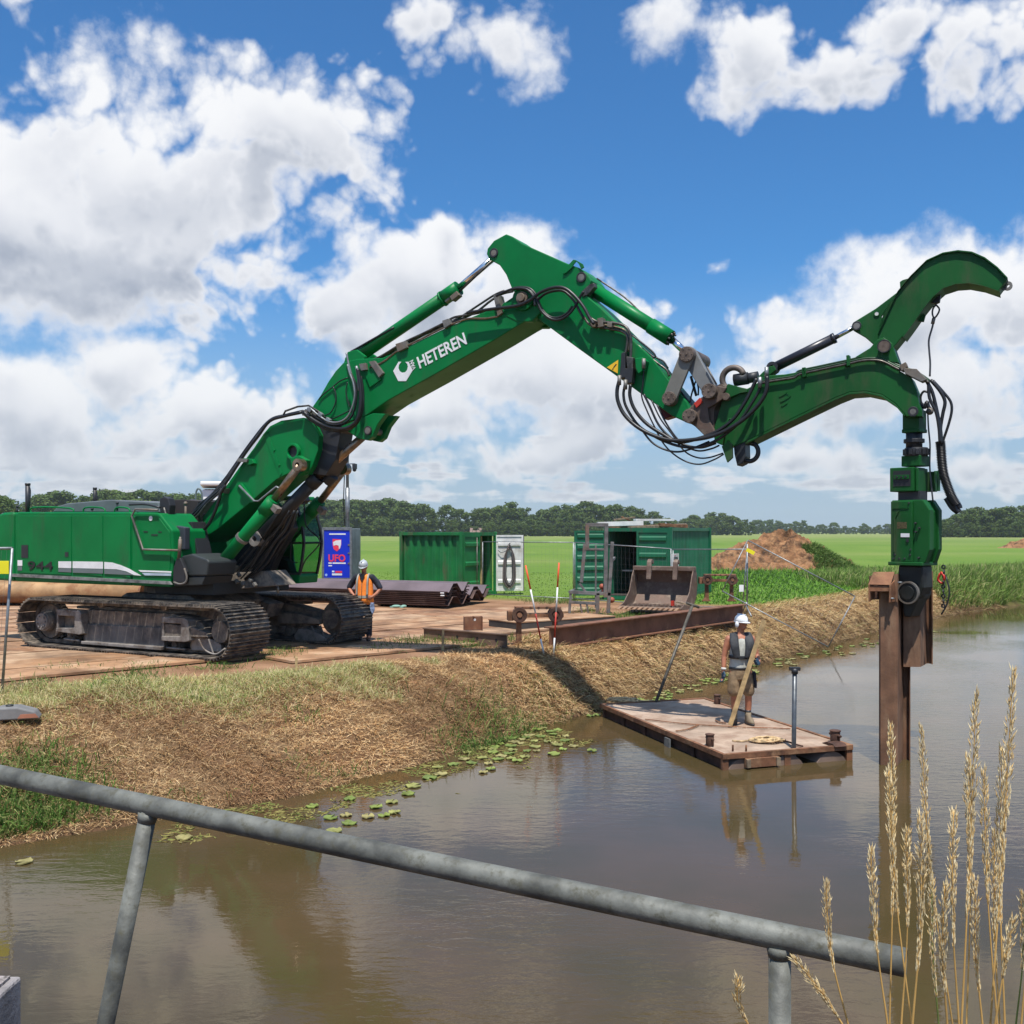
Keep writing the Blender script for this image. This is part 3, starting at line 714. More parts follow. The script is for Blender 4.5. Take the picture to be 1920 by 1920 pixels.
skyline([(1285, 978), (1310, 972), (1345, 968), (1370, 966), (1395, 976), (1410, 984)], 9, 640, 20, 'trees right of the right container', 'clump right of the right container')
skyline([(1415, 984), (1450, 979), (1470, 987), (1510, 984), (1540, 990), (1570, 988), (1600, 990), (1620, 985), (1650, 991), (1690, 990), (1720, 989)], 7, 900, 30, 'distant trees behind the earth heap', 'distant row behind the earth heap')
skyline([(1765, 985), (1790, 968), (1830, 960), (1870, 962), (1905, 958), (1960, 952)], 10, 430, 14, 'trees of the wood right of the hammer', 'wood right of the green hammer')
skyline([(1770, 988), (1960, 985)], 11, 415, 6, 'front trees right of the hammer', 'front row right of the hammer')
skyline([(-40, 940), (5, 930), (20, 955)], 14, 300, 8, 'trees behind the rear of the excavator', 'group at the left edge')
skyline([(70, 938), (110, 932), (150, 936), (200, 926), (260, 928), (320, 932), (380, 936), (430, 940), (560, 945)], 13, 420, 14, 'trees above the excavator body', 'row over the excavator body')
# ------------------------------------------------------------------ farmhouse among the trees
fh = thing('farmhouse', 'small far farmhouse with pinkish roof under the trees', 'house', ((893 - 960) / F * 500, 500, .9)); fh.scale = (.62, .62, .75)
fw = MB().box(-4.5, 4.5, -3, 3, 0, 2.6).build('wall', mat('far_brick', (.30, .17, .12), .9), fh)
MB().prism([(-3.5, 2.6), (3.5, 2.6), (0, 5.6)], -4.9, 4.9, 'x').build('roof', mat('far_roof', (.22, .14, .12), .8), fh)
for wx in (-3, -1, 2.6):
    wn = MB().box(wx - .55, wx + .55, -3.04, -2.96, .9, 2.1).build('window', WHITED, fh)
    MB().box(wx - .45, wx + .45, -3.07, -3.045, 1.0, 2.0).build('pane', BLACKP, wn)
MB().box(.4, 1.4, -3.05, -2.96, 0, 2.1).build('door', WOODO, fh)
# ------------------------------------------------------------------ excavator frame: x along the boom, y away from the camera
EXA = math.radians(27.5); EX0 = Vector((-6.955, 22.17, 1.072))
exx = Vector((math.cos(EXA), -math.sin(EXA), 0)); exy = Vector((math.sin(EXA), math.cos(EXA), 0))
def XL(px, py, yo=0.0):
    u, w = ray(px, py); C0 = Vector((0, 0, H)) - EX0; d = Vector((u, 1, w))
    t_ = (yo - C0.dot(exy)) / d.dot(exy); p = C0 + d * t_
    return p.dot(exx), p.z
def X3(px, py, yo=0.0): a, b_ = XL(px, py, yo); return Vector((a, yo, b_))
def prof(pts, yo): return [XL(a, b_, yo) for a, b_ in pts]
def zoom(x0, y0, k): return lambda pts: [(x0 + a / k, y0 + b_ / k) for a, b_ in pts]
Z1 = zoom(0, 860, 4.5714); Z2 = zoom(360, 700, 4.8); Z3 = zoom(560, 420, 4.8); Z4 = zoom(880, 420, 4.8); Z5 = zoom(1130, 560, 4.8); Z6 = zoom(1500, 440, 4.5714); Z7 = zoom(1580, 740, 6.4)
ZC = zoom(400, 940, 8.727)
ex = thing('excavator', 'green crawler excavator with long jointed boom standing on the plate road', 'excavator', EX0, -EXA)
def plate(name, pts, y0, y1, m, parent=ex, bevel=.012, yo=None):
    return MB().prism(prof(pts, y0 if yo is None else yo), y0, y1).build(name, m, parent, bevel=bevel)
def hose(name, pts, y, r, m=BLACK, parent=ex, k=5, n=7):
    ys = y if isinstance(y, (list, tuple)) else [y] * len(pts)
    if len(ys) == 2 and len(pts) > 2: ys = list(np.linspace(ys[0], ys[1], len(pts)))
    return MB().tube(crom([X3(a, b_, q) for (a, b_), q in zip(pts, ys)], k), r, n).build(name, m, parent)
def pin(px, py, y0, y1, r, m=STEEL, parent=ex, name='pin', boss=None):
    a, b_ = XL(px, py, y0); mb = MB().cyl((a, y0, b_), (a, y1, b_), r, 18)
    if boss: mb.ring((a, y0 + .012, b_), (0, 1, 0), boss, r * 1.0, .03, 20, 1)
    return mb.build(name, [m, BLACKP], parent, bevel=.004)

# --- undercarriage -------------------------------------------------
TL, TR, TW, TG = 2.49, .43, 1.1, 1.45     # half centre distance, wheel radius, shoe width, half gauge
per = 4 * TL + 2 * math.pi * (TR + .05); NSH = 58; pitch = per / NSH
def track_at(s):
    s = s % per; R = TR + .05; zc = R + .03; a = 2 * TL; h = math.pi * R
    if s < a: return (-TL + s, zc + R, 0.0)
    s -= a
    if s < h: q = s / R; return (TL + R * math.sin(q), zc + R * math.cos(q), -q)
    s -= h
    if s < a: return (TL - s, zc - R, -math.pi)
    s -= a; q = s / R; return (-TL - R * math.sin(q), zc - R * math.cos(q), -math.pi - q)
shoe = MB().box(-pitch * .47, pitch * .47, -TW / 2, TW / 2, -.012, .008)
for gx_ in (-.36, .02, .36):
    shoe.prism([(gx_ * pitch - .012, .008), (gx_ * pitch + .012, .008), (gx_ * pitch + .008, .045), (gx_ * pitch - .008, .045)], -TW / 2, TW / 2)
shoe.box(-.03, .03, -.10, -.04, .008, .016).box(-.03, .03, .04, .10, .008, .016)
shoe_me = shoe.mesh('track_shoe', [TRACK])
for sgn in (-1, 1):
    yc = sgn * TG if sgn < 0 else TG + .34
    R = TR + .02; zc = TR + .08
    band = MB(); pr = [(TL + R * math.sin(q), zc + R * math.cos(q)) for q in np.linspace(0, math.pi, 14)] + [(-TL - R * math.sin(q), zc - R * math.cos(q)) for q in np.linspace(0, math.pi, 14)]
    pi_ = [(a * (1 - .09 / max(.3, abs(a))) , zc + (b_ - zc) * .84) for a, b_ in pr]
    for yy in (-.16, .10):
        n_ = len(pr); vs = [(a, yc + yy + dy, b_) for dy in (0, .06) for a, b_ in pr] + [(a, yc + yy + dy, b_) for dy in (0, .06) for a, b_ in pi_]
        fs = []
        for i in range(n_):
            j = (i + 1) % n_; fs += [(i, j, n_ + j, n_ + i), (2 * n_ + i, 2 * n_ + j, j, i), (3 * n_ + i, n_ + i, n_ + j, 3 * n_ + j), (2 * n_ + i, 3 * n_ + i, 3 * n_ + j, 2 * n_ + j)]
        band.add(vs, fs)
    tk = band.build('track', TRACK, ex)
    tk['label'] = 'near crawler track' if sgn < 0 else 'far crawler track'
    for i in range(NSH):
        a, b_, q = track_at(i * pitch); o = link('track_shoe', shoe_me, tk, (a, yc, b_), (0, -q, 0))
    n_before = set(ex.children)
    # frame between the wheels
    fr = MB(); fr.prism([(-1.95, .30), (1.75, .30), (2.1, .42), (1.95, .66), (1.2, .80), (-1.3, .80), (-2.0, .66)], yc - .22, yc + .22)
    fr.prism([(1.0, .62), (1.75, .60), (2.2, .50), (2.25, .40), (1.1, .36)], yc - .36, yc + .30)
    fr.box(-1.7, 1.7, yc - .10, yc + .10, .80, .86)
    fr.build('track_frame', UNDER, ex, bevel=.015)
    for wx, nm in ((-TL, 'sprocket'), (TL, 'idler')):
        w_ = MB().cyl((wx, yc - .13, zc), (wx, yc + .13, zc), TR * .84, 28); w_.ring((wx, yc, zc), (0, 1, 0), TR * .92, TR * .7, .12, 28)
        w_.cyl((wx, yc - .30, zc), (wx, yc + .30, zc), .21, 18, .21)
        if nm == 'sprocket':
            for k in range(14):
                q = 2 * math.pi * k / 14; w_.cbox((wx + math.cos(q) * TR * .95, yc, zc + math.sin(q) * TR * .95), (.07, .09, .07), (0, -q, 0))
        w_.build(nm, UNDER, ex)
        if nm == 'idler': continue
        hub = MB().cyl((wx, yc - .34, zc), (wx, yc + .34, zc), .175, 20)
        for k in range(9):
            q = 2 * math.pi * k / 9; hub.cyl((wx + .12 * math.cos(q), yc - .365, zc + .12 * math.sin(q)), (wx + .12 * math.cos(q), yc - .34, zc + .12 * math.sin(q)), .018, 6)
        hub.build('wheel_hub', CASTING, ex)
    for k in range(8):
        rx_ = -1.75 + k * .5; MB().cyl((rx_, yc - .20, .20), (rx_, yc + .20, .20), .12, 14).cyl((rx_, yc - .24, .20), (rx_, yc + .24, .20), .06, 10).build('track_roller', UNDER, ex)
    for rx_ in (-.9, .9): MB().cyl((rx_, yc - .18, .93), (rx_, yc + .18, .93), .085, 12).box(rx_ - .05, rx_ + .05, yc - .05, yc + .05, .78, .93).build('top_roller', UNDER, ex)
    # round front guard under the idler
    gd = MB().tube(crom([(2.05, yc - .40, .36), (2.2, yc - .40, .17), (2.48, yc - .40, .10), (2.72, yc - .40, .22)], 5), .018, 6)
    gd.bar((2.3, yc - .40, .38), (2.42, yc - .40, .11), .02).build('idler_guard', CASTING, ex)
    if sgn > 0:
        for o in [tk] + [c_ for c_ in ex.children if c_ not in n_before]: o.location.x += .12
yo = -1.72
ctr = Z1([(725, 1415), (1395, 1450), (1410, 1625), (728, 1570)])
plate('side_guard', ctr, yo, yo + .10, mat('guard_grey', (.13, .125, .12), .6, .2, var=.25, dirt=(.26, .22, .18), dirt_amt=.35, dirt_scale=3), yo=yo)
plate('guard_lip', Z1([(728, 1560), (1412, 1610), (1412, 1640), (728, 1585)]), yo - .10, yo + .02, CASTING, yo=yo)
for q in (((495, 1290), (690, 1300), (708, 1330), (712, 1500), (690, 1508), (490, 1480), (492, 1450), (640, 1450), (650, 1440), (650, 1360), (640, 1350), (500, 1342)),
          ((1395, 1355), (1590, 1365), (1625, 1390), (1632, 1560), (1600, 1572), (1395, 1560), (1395, 1520), (1555, 1522), (1565, 1512), (1560, 1415), (1395, 1405))):
    plate('step_bracket', Z1(q), yo - .14, yo + .16, CASTING, yo=yo - .1)
plate('step_side', Z1([(492, 1330), (505, 1330), (505, 1490), (490, 1490)]), yo - .12, yo + .1, CASTING, yo=yo - .1)
plate('step_side', Z1([(1392, 1390), (1410, 1390), (1410, 1540), (1392, 1540)]), yo - .12, yo + .1, CASTING, yo=yo - .1)
for q in (Z1([(550, 1545), (685, 1560)]), Z1([(1430, 1620), (1590, 1635)])):
    MB().tube([X3(*q[0], yo - .05), X3(*q[1], yo - .05)], .022, 6).build('step_rung', CASTING, ex)
plate('front_slope', Z1([(1640, 1540), (1700, 1520), (1800, 1545), (1890, 1590), (1905, 1660), (1640, 1640)]), -1.70, -1.30, CASTING, yo=-1.70)
plate('front_slope', [(552, 1192), (560, 1180), (580, 1180), (606, 1192), (616, 1202), (555, 1200)], 1.36, 1.65, CASTING, yo=1.38)
# carbody
cb = MB().prism([(-1.1, .55), (1.1, .55), (1.25, .95), (.9, 1.12), (-.9, 1.12), (-1.25, .95)], -.95, .95)
for sx in (-1, 1):
    for sy in (-1, 1):
        cb.prism([(sx * .5, .62), (sx * 1.35, .55), (sx * 1.5, .85), (sx * .75, 1.02)], sy * .8, sy * 1.3)
cb.build('carbody', UNDER, ex, bevel=.02)
MB().cyl((0, 0, 1.08), (0, 0, 1.40), .88, 40).ring((0, 0, 1.2), (0, 0, 1), .96, .85, .12, 48).build('slew_ring', TRACK, ex)
# --- upper structure -------------------------------------------------
yn = -1.5
low = [(-42, 1086), (0, 1088), (318, 1101)]
house = [(24, 960), (245, 960), (245, 1098), (24, 1090)]
MB().prism(prof([(28, 963), (35, 960), (243, 960), (246, 963), (246, 1098), (28, 1090)], yn), yn, 1.5).build('engine_house', GREEN, ex, bevel=.03)
MB().prism(prof([(-34, 1000), (-20, 972), (6, 961), (24, 960.5), (26.5, 963), (26.5, 1090), (-38, 1086)], yn), yn - .01, 1.5).build('counterweight', GREEN, ex, bevel=.05)
plate('side_pod', [(247.5, 961), (296, 962), (300, 965), (323, 995), (326, 1052), (319, 1101), (247.5, 1098)], yn, -.58, GREEN, bevel=.03, yo=yn)
plate('front_deck', [(300, 1040), (420, 1062), (420, 1110), (300, 1100)], -.58, 1.5, mat('deck_black', (.02, .022, .02), .6), yo=-.5)
MB().prism(prof([(288, 1086), (400, 1092), (400, 1116), (292, 1112)], -1.1), -1.1, 1.2).build('deck_frame', mat('deck_black', (.02, .022, .02), .6), ex)
for a0, a1 in ((36, 134), (137, 193), (196.5, 245)):
    plate('engine_door', [(a0, 967), (a1, 967), (a1, 1074 + (a1 - 36) * .045), (a0, 1074)], yn - .014, yn + .01, GREEN, bevel=.008, yo=yn)
plate('engine_door', [(249, 968), (296, 967), (319, 998), (321, 1035), (318, 1080), (249, 1078)], yn - .014, yn + .01, GREEN, bevel=.008, yo=yn)
MB().prism(prof([(20, 1075.5), (318, 1090), (322, 1096), (20, 1081)], yn - .03), yn - .05, yn).build('edge_rail', mat('scuffed_rail', (.28, .29, .27), .5, .4, var=.3, scale=5), ex)
# stripes, numbers, vents
yd = yn - .022
def decal(name, pts, m, y=None, parent=ex, th=.005): y = yd if y is None else y; return MB().prism(prof(pts, y), y, y + th).build(name, m, parent)
decal('white_stripe', Z1([(500, 880), (610, 880), (610, 938), (500, 935)]), WHITE); decal('white_stripe', Z1([(622, 880), (882, 884), (882, 944), (622, 938)]), WHITE)
decal('white_stripe', Z1([(893, 885), (960, 890), (1040, 915), (1110, 945), (1160, 975), (1210, 1003), (1150, 998), (1080, 965), (1000, 948), (893, 945)]), WHITE)
decal('grey_stripe', Z1([(500, 938), (610, 940), (610, 975), (500, 970)]), GREYST); decal('grey_stripe', Z1([(622, 941), (882, 947), (882, 985), (622, 977)]), GREYST)
decal('grey_stripe', Z1([(893, 949), (1000, 952), (1080, 970), (1140, 998), (893, 987)]), GREYST)
decal('white_stripe', Z1([(1185, 955), (1468, 965), (1468, 978), (1205, 970)]), WHITE); decal('pale_stripe', Z1([(1215, 978), (1466, 984), (1466, 1004), (1240, 1000)]), mat('pale_blue_stripe', (.45, .55, .62), .4))
decal('white_square', Z1([(150, 870), (190, 870), (190, 918), (150, 918)]), WHITE); decal('grey_square', Z1([(150, 922), (188, 922), (188, 958), (150, 958)]), GREYST)
decal('air_vent', Z1([(182, 740), (240, 740), (240, 850), (182, 848)]), BLACKP)
decal('door_lock', Z1([(555, 800), (585, 800), (585, 840), (555, 840)]), BLACKP)
decal('number_plate', [(-2, 1058), (8.6, 1058), (8.6, 1071.5), (-2, 1071.5)], YELLOW, y=yn - .03)
a, b_ = XL(75.5, 1061.5, yd); o = link('model_number', text_mesh('944', .285, .004, .003, spacing=1.0), ex, (a, yd - .004, b_), (math.pi / 2, 0, 0)); o.data.materials.append(BLACK); o.scale = (1.95, .90, 1)
a, b_ = XL(282.5, 972, yd); MB().cyl((a, yd - .002, b_), (a, yd + .004, b_), .05, 16).build('round_sticker', WHITE, ex)
for q in ([(1230, 620), (1265, 622), (1265, 632), (1230, 630)], [(1295, 648), (1350, 648), (1350, 660), (1295, 658)], [(1355, 622), (1385, 625), (1385, 633), (1355, 632)]): decal('panel_slot', Z1(q), BLACKP)
# roof furniture
MB().prism(prof([(98, 960), (108, 949), (125, 944), (205, 937), (296, 942), (300, 961)], -.75), -.75, 1.15).build('engine_hood', mat('grey_hood', (.13, .145, .15), .5, var=.1), ex, bevel=.02)
for px, t0, t1, r, q in ((52, 906, 958, .055, -.3), (178, 914, 940, .042, .4)):
    a, z0 = XL(px, t1, q); a, z1 = XL(px, t0, q); mb = MB().cyl((a, q, z0 - .2), (a, q, z1), r, 14).cyl((a, q, z1 - .05), (a, q, z1), r * 1.12, 14); mb.tube(crom([(a + r, q, z1 - .06), (a + r * 1.9, q, z1 - .2), (a + r * 1.2, q, z1 - .5)], 4), .009, 5); mb.build('exhaust_pipe', BLACKP, ex)
for q in ([(270, 470), (285, 418), (600, 425), (630, 470)], [(715, 470), (730, 420), (880, 424), (905, 470)], [(980, 470), (998, 420), (1100, 426), (1115, 470)]):
    MB().tube(crom([X3(*p_, -1.2) for p_ in Z1(q)], 3), .018, 7).build('roof_rail', GREEN, ex)
for (px, py) in Z1([(148, 430), (790, 450), (1005, 400)]):
    a, b_ = XL(px, py, -.9); MB().cyl((a, -.9, b_ - .12), (a, -.9, b_ + .05), .022, 8).ball((a, -.9, b_ + .05), .035, 8, 6).build('roof_fitting', BLACKP, ex)
MB().tube([X3(*p_, yn - .07) for p_ in Z1([(1355, 440), (1160, 432), (1130, 490), (1225, 778), (1530, 786)])], .022, 8).build('side_handrail', STEEL, ex)
MB().tube(crom([X3(*p_, -1.35) for p_ in Z1([(1110, 395), (1250, 392), (1370, 420)])], 4), .022, 7).build('top_handrail', BLACKP, ex)
# mirrors and black equipment between pod and boom
plate('mirror', Z1([(1365, 345), (1400, 325), (1440, 340), (1455, 400), (1440, 540), (1395, 560), (1370, 480)]), -1.25, -1.08, BLACKP, bevel=.02)
plate('mirror', Z1([(1485, 590), (1510, 575), (1585, 590), (1580, 780), (1490, 790)]), -1.30, -1.15, mat('mirror_grey', (.045, .05, .065), .45), bevel=.02)
MB().tube(crom([X3(*p_, -1.28) for p_ in Z1([(1405, 420), (1440, 520), (1500, 570), (1530, 600)])], 4), .02, 6).tube(crom([X3(*p_, -1.3) for p_ in Z1([(1545, 670), (1540, 780), (1545, 870)])], 3), .03, 7).build('mirror_arm', STEEL, ex)
plate('valve_cover', Z1([(1450, 355), (1560, 350), (1700, 362), (1690, 560), (1480, 560)]), -.35, .2, mat('dark_brown_cover', (.03, .022, .02), .7), yo=-.35)
plate('valve_cover', Z1([(1500, 560), (1640, 540), (1700, 820), (1560, 840), (1500, 700)]), -.9, -.5, BLACKP, yo=-.9)
a, b_ = XL(348, 944, -.6); MB().tube([(a, -.6, b_ - .45), (a, -.6, b_ - .02)], .025, 8).ball((a, -.6, b_), .045, 8, 6).build('hydraulic_fitting', STEEL, ex)
plate('tool_box', Z1([(1510, 880), (1560, 835), (1640, 815), (1770, 862), (1790, 885), (1770, 1005), (1500, 1010)]), -1.42, -.62, mat('tool_box_grey', (.032, .038, .038), .5, var=.15), yo=-1.42, bevel=.03)
plate('lower_box', Z1([(1490, 1012), (1760, 1010), (1730, 1085), (1480, 1098)]), -1.40, -.6, mat('lower_box_dark', (.03, .034, .033), .55), yo=-1.40, bevel=.02)
plate('mud_foot', Z1([(1520, 850), (1550, 850), (1600, 970), (1590, 1060), (1490, 1060), (1490, 950)]), -1.52, -1.44, BLACKP, yo=-1.5, bevel=.01)
MB().tube(crom([X3(*p_, -1.56) for p_ in Z1([(1580, 940), (1600, 1010), (1590, 1060), (1540, 1075), (1490, 1060)])], 4), .022, 7).build('step_loop', STEEL, ex)
MB().tube([X3(*p_, -1.5) for p_ in Z1([(1545, 690), (1535, 860)])], .035, 8).build('grab_post', STEEL, ex)
# --- cab on the far side of the boom ---------------------------------
CABY0, CABY1 = .62, 1.25
gm = bpy.data.materials.new('cab_glass'); gm.use_nodes = True; t = NT(gm.node_tree); t.n.remove(t.n['Principled BSDF'])
tr = t.new('ShaderNodeBsdfTransparent'); tr.inputs[0].default_value = (.50, .72, .62, 1); gl = t.new('ShaderNodeBsdfGlossy'); gl.inputs['Roughness'].default_value = .03
lw = t.new('ShaderNodeLayerWeight'); lw.inputs[0].default_value = .25; ms = t.new('ShaderNodeMixShader')
t.l.new(lw.outputs['Fresnel'], ms.inputs[0]); t.l.new(tr.outputs[0], ms.inputs[1]); t.l.new(gl.outputs[0], ms.inputs[2]); t.l.new(ms.outputs[0], t.n['Material Output'].inputs[0])
base_p = prof([(431, 1078), (559, 1076), (562, 1080), (560, 1094), (431, 1097)], CABY0)
MB().prism(base_p, CABY0, CABY1).build('cab_base', GREEN, ex, bevel=.02)
cab_l = prof([(516, 1020), (522, 1040), (532, 1060), (536, 1077), (431, 1078), (431, 935), (496, 935), (517, 1000)], CABY0)
for q0, q1, nm in ((CABY0, CABY0 + .04, 'cab_side'), (CABY1 - .04, CABY1, 'cab_side')):
    MB().prism(prof([(514, 1018), (517, 1005), (492, 945), (481, 934), (431, 934), (431, 1078), (521, 1078), (516, 1050)], CABY0), q0, q1).build(nm, GREEN, ex)
    pil = MB()
    for s_, e_ in (((517, 1005), (542, 972)), ((542, 972), (553, 940)), ((516, 1019), (565, 1018)), ((553, 936), (566, 990)), ((566, 990), (569, 1018)), ((569, 1018), (565, 1052)), ((565, 1052), (560, 1078)), ((481, 934), (553, 936)), ((516, 1076), (562, 1076))):
        pil.bar(X3(*s_, CABY0) + Vector((0, q0 - CABY0 + .02, 0)), X3(*e_, CABY0) + Vector((0, q0 - CABY0 + .02, 0)), .05, .045)
    pil.build('cab_frame', BLACKP, ex)
    MB().prism(prof([(517, 1019), (517, 1005), (542, 972), (553, 940), (566, 990), (569, 1018), (565, 1052), (560, 1076), (521, 1076), (515, 1040)], CABY0), q0 + .014, q0 + .022).build('side_window', gm, ex)
MB().prism(prof([(476, 930), (554, 930), (555, 938), (476, 938)], CABY0), CABY0 - .02, CABY1 + .02).build('cab_roof', GREEN, ex, bevel=.02)
fw_ = [XL(*q, CABY0) for q in ((553, 940), (566, 990), (569, 1018), (565, 1052), (560, 1076))]
wsn = MB()
for (a, b_), (c_, d_) in zip(fw_[:-1], fw_[1:]): wsn.add([(a, CABY0 + .05, b_), (a, CABY1 - .05, b_), (c_, CABY1 - .05, d_), (c_, CABY0 + .05, d_)], [(0, 1, 2, 3)])
wsn.build('windscreen', gm, ex)
st = MB().cbox((XL(520, 1050, 1.1)[0], 1.1, XL(520, 1050, 1.1)[1]), (.5, .5, .16)).cbox((XL(500, 1020, 1.1)[0], 1.1, XL(500, 1020, 1.1)[1]), (.14, .5, .7), (0, -.15, 0)); st.build('driver_seat', BLACKP, ex, bevel=.04)
plate('control_console', [(519, 1076), (524, 1045), (538, 1052), (546, 1076)], .78, 1.0, BLACKP, yo=.78, bevel=.02)
for q, r in (([(570, 936), (574, 985), (600, 1015), (573, 1050), (564, 1074)], .016), ([(547, 1000), (546, 1017), (545, 1050), (551, 1054), (559, 1055)], .012), ([(559, 996), (551, 995), (547, 1000)], .012)):
    MB().tube(crom([X3(*p_, CABY0 - .06) for p_ in q], 5), r, 6).build('cab_rail', BLACKP, ex)
decal('cab_lamp', [(539, 1083), (547, 1083), (547, 1091), (539, 1091)], WHITED, y=CABY0 - .015)
plate('wiper_lamp', [(559, 928), (566, 925), (571, 938), (564, 946), (559, 940)], .7, .9, BLACKP, yo=.7)
MB().tube([X3(519, 1095, .5), X3(522, 1112, .5)], .03, 8).build('step_tube', GALV, ex)
# hose clutter between boom and cab; black plate added for the boom's shade
plate('shade_plate', [(405, 1060), (440, 1030), (500, 985), (540, 960), (548, 990), (520, 1040), (500, 1085), (430, 1098)], .30, .50, BLACKP, yo=.30)
plate('swing_motor', [(430, 1075), (500, 1070), (520, 1098), (430, 1106)], -.30, .30, UNDER, yo=-.30)
rr_ = random.Random(12)
for k in range(13):
    o_ = rr_.uniform(-14, 14); p_ = rr_.uniform(-10, 10)
    hose('hydraulic_hose', [(432 + o_ + k * 2, 1088 + p_), (452 + o_ + k * 3, 1060 + p_ * .5), (482 + o_ * .6 + k * 3, 1020 + p_), (508 + k * 3, 985 + o_), (530 + o_ * .5 + k * 2, 955 - p_)], rr_.uniform(.0, .28) + (-.45 if k % 3 == 0 else 0), rr_.choice((.016, .02, .026)), rr_.choice((BLACK, BLACK, PIPE)))
for k in range(4):
    hose('hydraulic_hose', [(470 + 9 * k, 1080), (500 + 8 * k, 1040), (524 + 6 * k, 1012), (520 + 4 * k, 1002), (496 + 7 * k, 1034), (478 + 8 * k, 1066)], .35, .014, rr_.choice((BLACK, PIPE)))
for (px, py) in ((424, 1072), (432, 1080), (444, 1090), (456, 1094), (470, 1088), (478, 1096), (448, 1078)):
    a, b_ = XL(px, py, -.5); MB().cbox((a, -.5, b_), (.09, .07, .06), (0, rr_.uniform(0, 2), 0)).build('hose_coupling', STEEL, ex, bevel=.008)
# --- boom base section ---------------------------------------------------
YB = -.44
bs_ = Z2([(-60, 1560), (-30, 1470), (120, 1265), (300, 1020), (420, 850), (560, 665), (640, 545), (700, 475), (800, 425), (1000, 398), (1090, 445), (1142, 560), (1130, 700), (1085, 830), (1040, 905), (975, 915), (880, 895), (760, 955), (520, 1165), (240, 1395), (60, 1515)])
plate('boom_foot_section', bs_, YB, -YB, GREEN, bevel=.015)
plate('boom_foot', Z2([(60, 1515), (-20, 1460), (-60, 1580), (20, 1700), (90, 1640)]), YB + .03, -YB - .03, GREEN)
plate('foot_rib', Z2([(640, 545), (680, 520), (810, 900), (790, 925)]), YB - .012, YB, GREEN, bevel=.004)
for (px, py) in Z2([(675, 530), (735, 690), (780, 825)]): pin(px, py, YB - .03, YB, .02, GREEN, name='rib_bolt')
px, py = Z2([(910, 705)])[0]; a, b_ = XL(px, py, YB - .04)
MB().ring((a, YB - .03, b_), (0, 1, 0), .165, .118, .09, 28).build('hinge_boss', GREEN, ex, bevel=.008)
MB().cyl((a, YB - .012, b_), (a, YB + .01, b_), .118, 24).build('hinge_bore', BLACKP, ex)
px, py = Z2([(960, 830)])[0]; pin(px, py, YB - .20, YB, .055, STEEL, boss=.10)
plate('pin_lug', Z2([(880, 760), (960, 740), (1030, 780), (1010, 880), (960, 920), (900, 870)]), YB - .14, YB, GREEN)
plate('step_bar_mount', Z2([(430, 760), (540, 770), (560, 810), (500, 830)]), YB - .09, YB, GREEN)
MB().tube([X3(*p_, YB - .10) for p_ in Z2([(425, 1010), (560, 1150), (600, 1150), (760, 1020), (795, 1040)])], .022, 7).build('foot_step_rail', GALV, ex)
plate('rail_block', Z2([(400, 1000), (440, 990), (560, 1150), (530, 1165)]), YB - .05, YB, GREEN, bevel=.005)
# lift cylinders each side of the boom
for yy in (-.74, .70):
    b0, b1, b2 = X3(398, 1078, yy), X3(513, 938, yy), X3(562, 872, yy)
    if yy > 0: b0, b1, b2 = (Vector((q.x, yy, q.z)) for q in (X3(398, 1078, -.74), X3(513, 938, -.74), X3(562, 872, -.74)))
    dv = (b1 - b0).normalized()
    MB().cyl(b0 + dv * .12, b1, .125, 20).cyl(b1 - dv * .34, b1 - dv * .02, .14, 20).cyl(b1 - dv * .04, b1 + dv * .03, .12, 20).build('lift_cylinder', GREEN, ex)
    MB().cyl(b1, b2, .075, 18).ring(b2, (0, 1, 0), .12, .05, .16, 18).build('cylinder_rod', BROWNROD, ex)
    MB().ring(b0, (0, 1, 0), .13, .05, .18, 20).build('cylinder_eye', CASTING, ex)
    MB().prism([(b0.x - .16, b0.z - .38), (b0.x + .02, b0.z - .36), (b0.x + .17, b0.z), (b0.x + .08, b0.z + .14), (b0.x - .10, b0.z + .14), (b0.x - .14, b0.z)], yy - .14, yy - .10).prism([(b0.x - .16, b0.z - .38), (b0.x + .02, b0.z - .36), (b0.x + .17, b0.z), (b0.x + .08, b0.z + .14), (b0.x - .10, b0.z + .14), (b0.x - .14, b0.z)], yy + .10, yy + .14).build('cylinder_mount', GREEN, ex, bevel=.008)
    MB().cyl((b0.x, yy - .17, b0.z), (b0.x, yy + .17, b0.z), .05, 14).build('pin', STEEL, ex)
    MB().cbox(b1 + Vector((.08, -.02, -.17)), (.16, .14, .13), (0, .7, 0)).build('cylinder_port', CASTING, ex, bevel=.01)
    MB().ring(b0.lerp(b1, .5), dv, .145, .12, .07, 20).build('cylinder_clamp', STEEL, ex)
# adjusting cylinder under the joint
c0, c1, c2 = X3(486, 1010, -.13), X3(598, 893, -.13), X3(688, 812, -.13)
dv = (c1 - c0).normalized()
MB().cyl(c0, c1, .13, 18).cyl(c1 - dv * .25, c1, .15, 18).build('adjust_cylinder', BLACKP, ex)
MB().cyl(c1, c2, .080, 18).build('cylinder_rod', BROWNROD, ex)
MB().ring(c0, (0, 1, 0), .16, .06, .3, 18).build('cylinder_eye', CASTING, ex)
MB().cbox(c1 + Vector((.0, 0, .16)), (.16, .2, .1), (0, -.8, 0)).cyl(c1 + Vector((.28, .1, .02)), c1 + Vector((.12, .1, -.12)), .12, 12).build('cylinder_port', BLACKP, ex, bevel=.01)
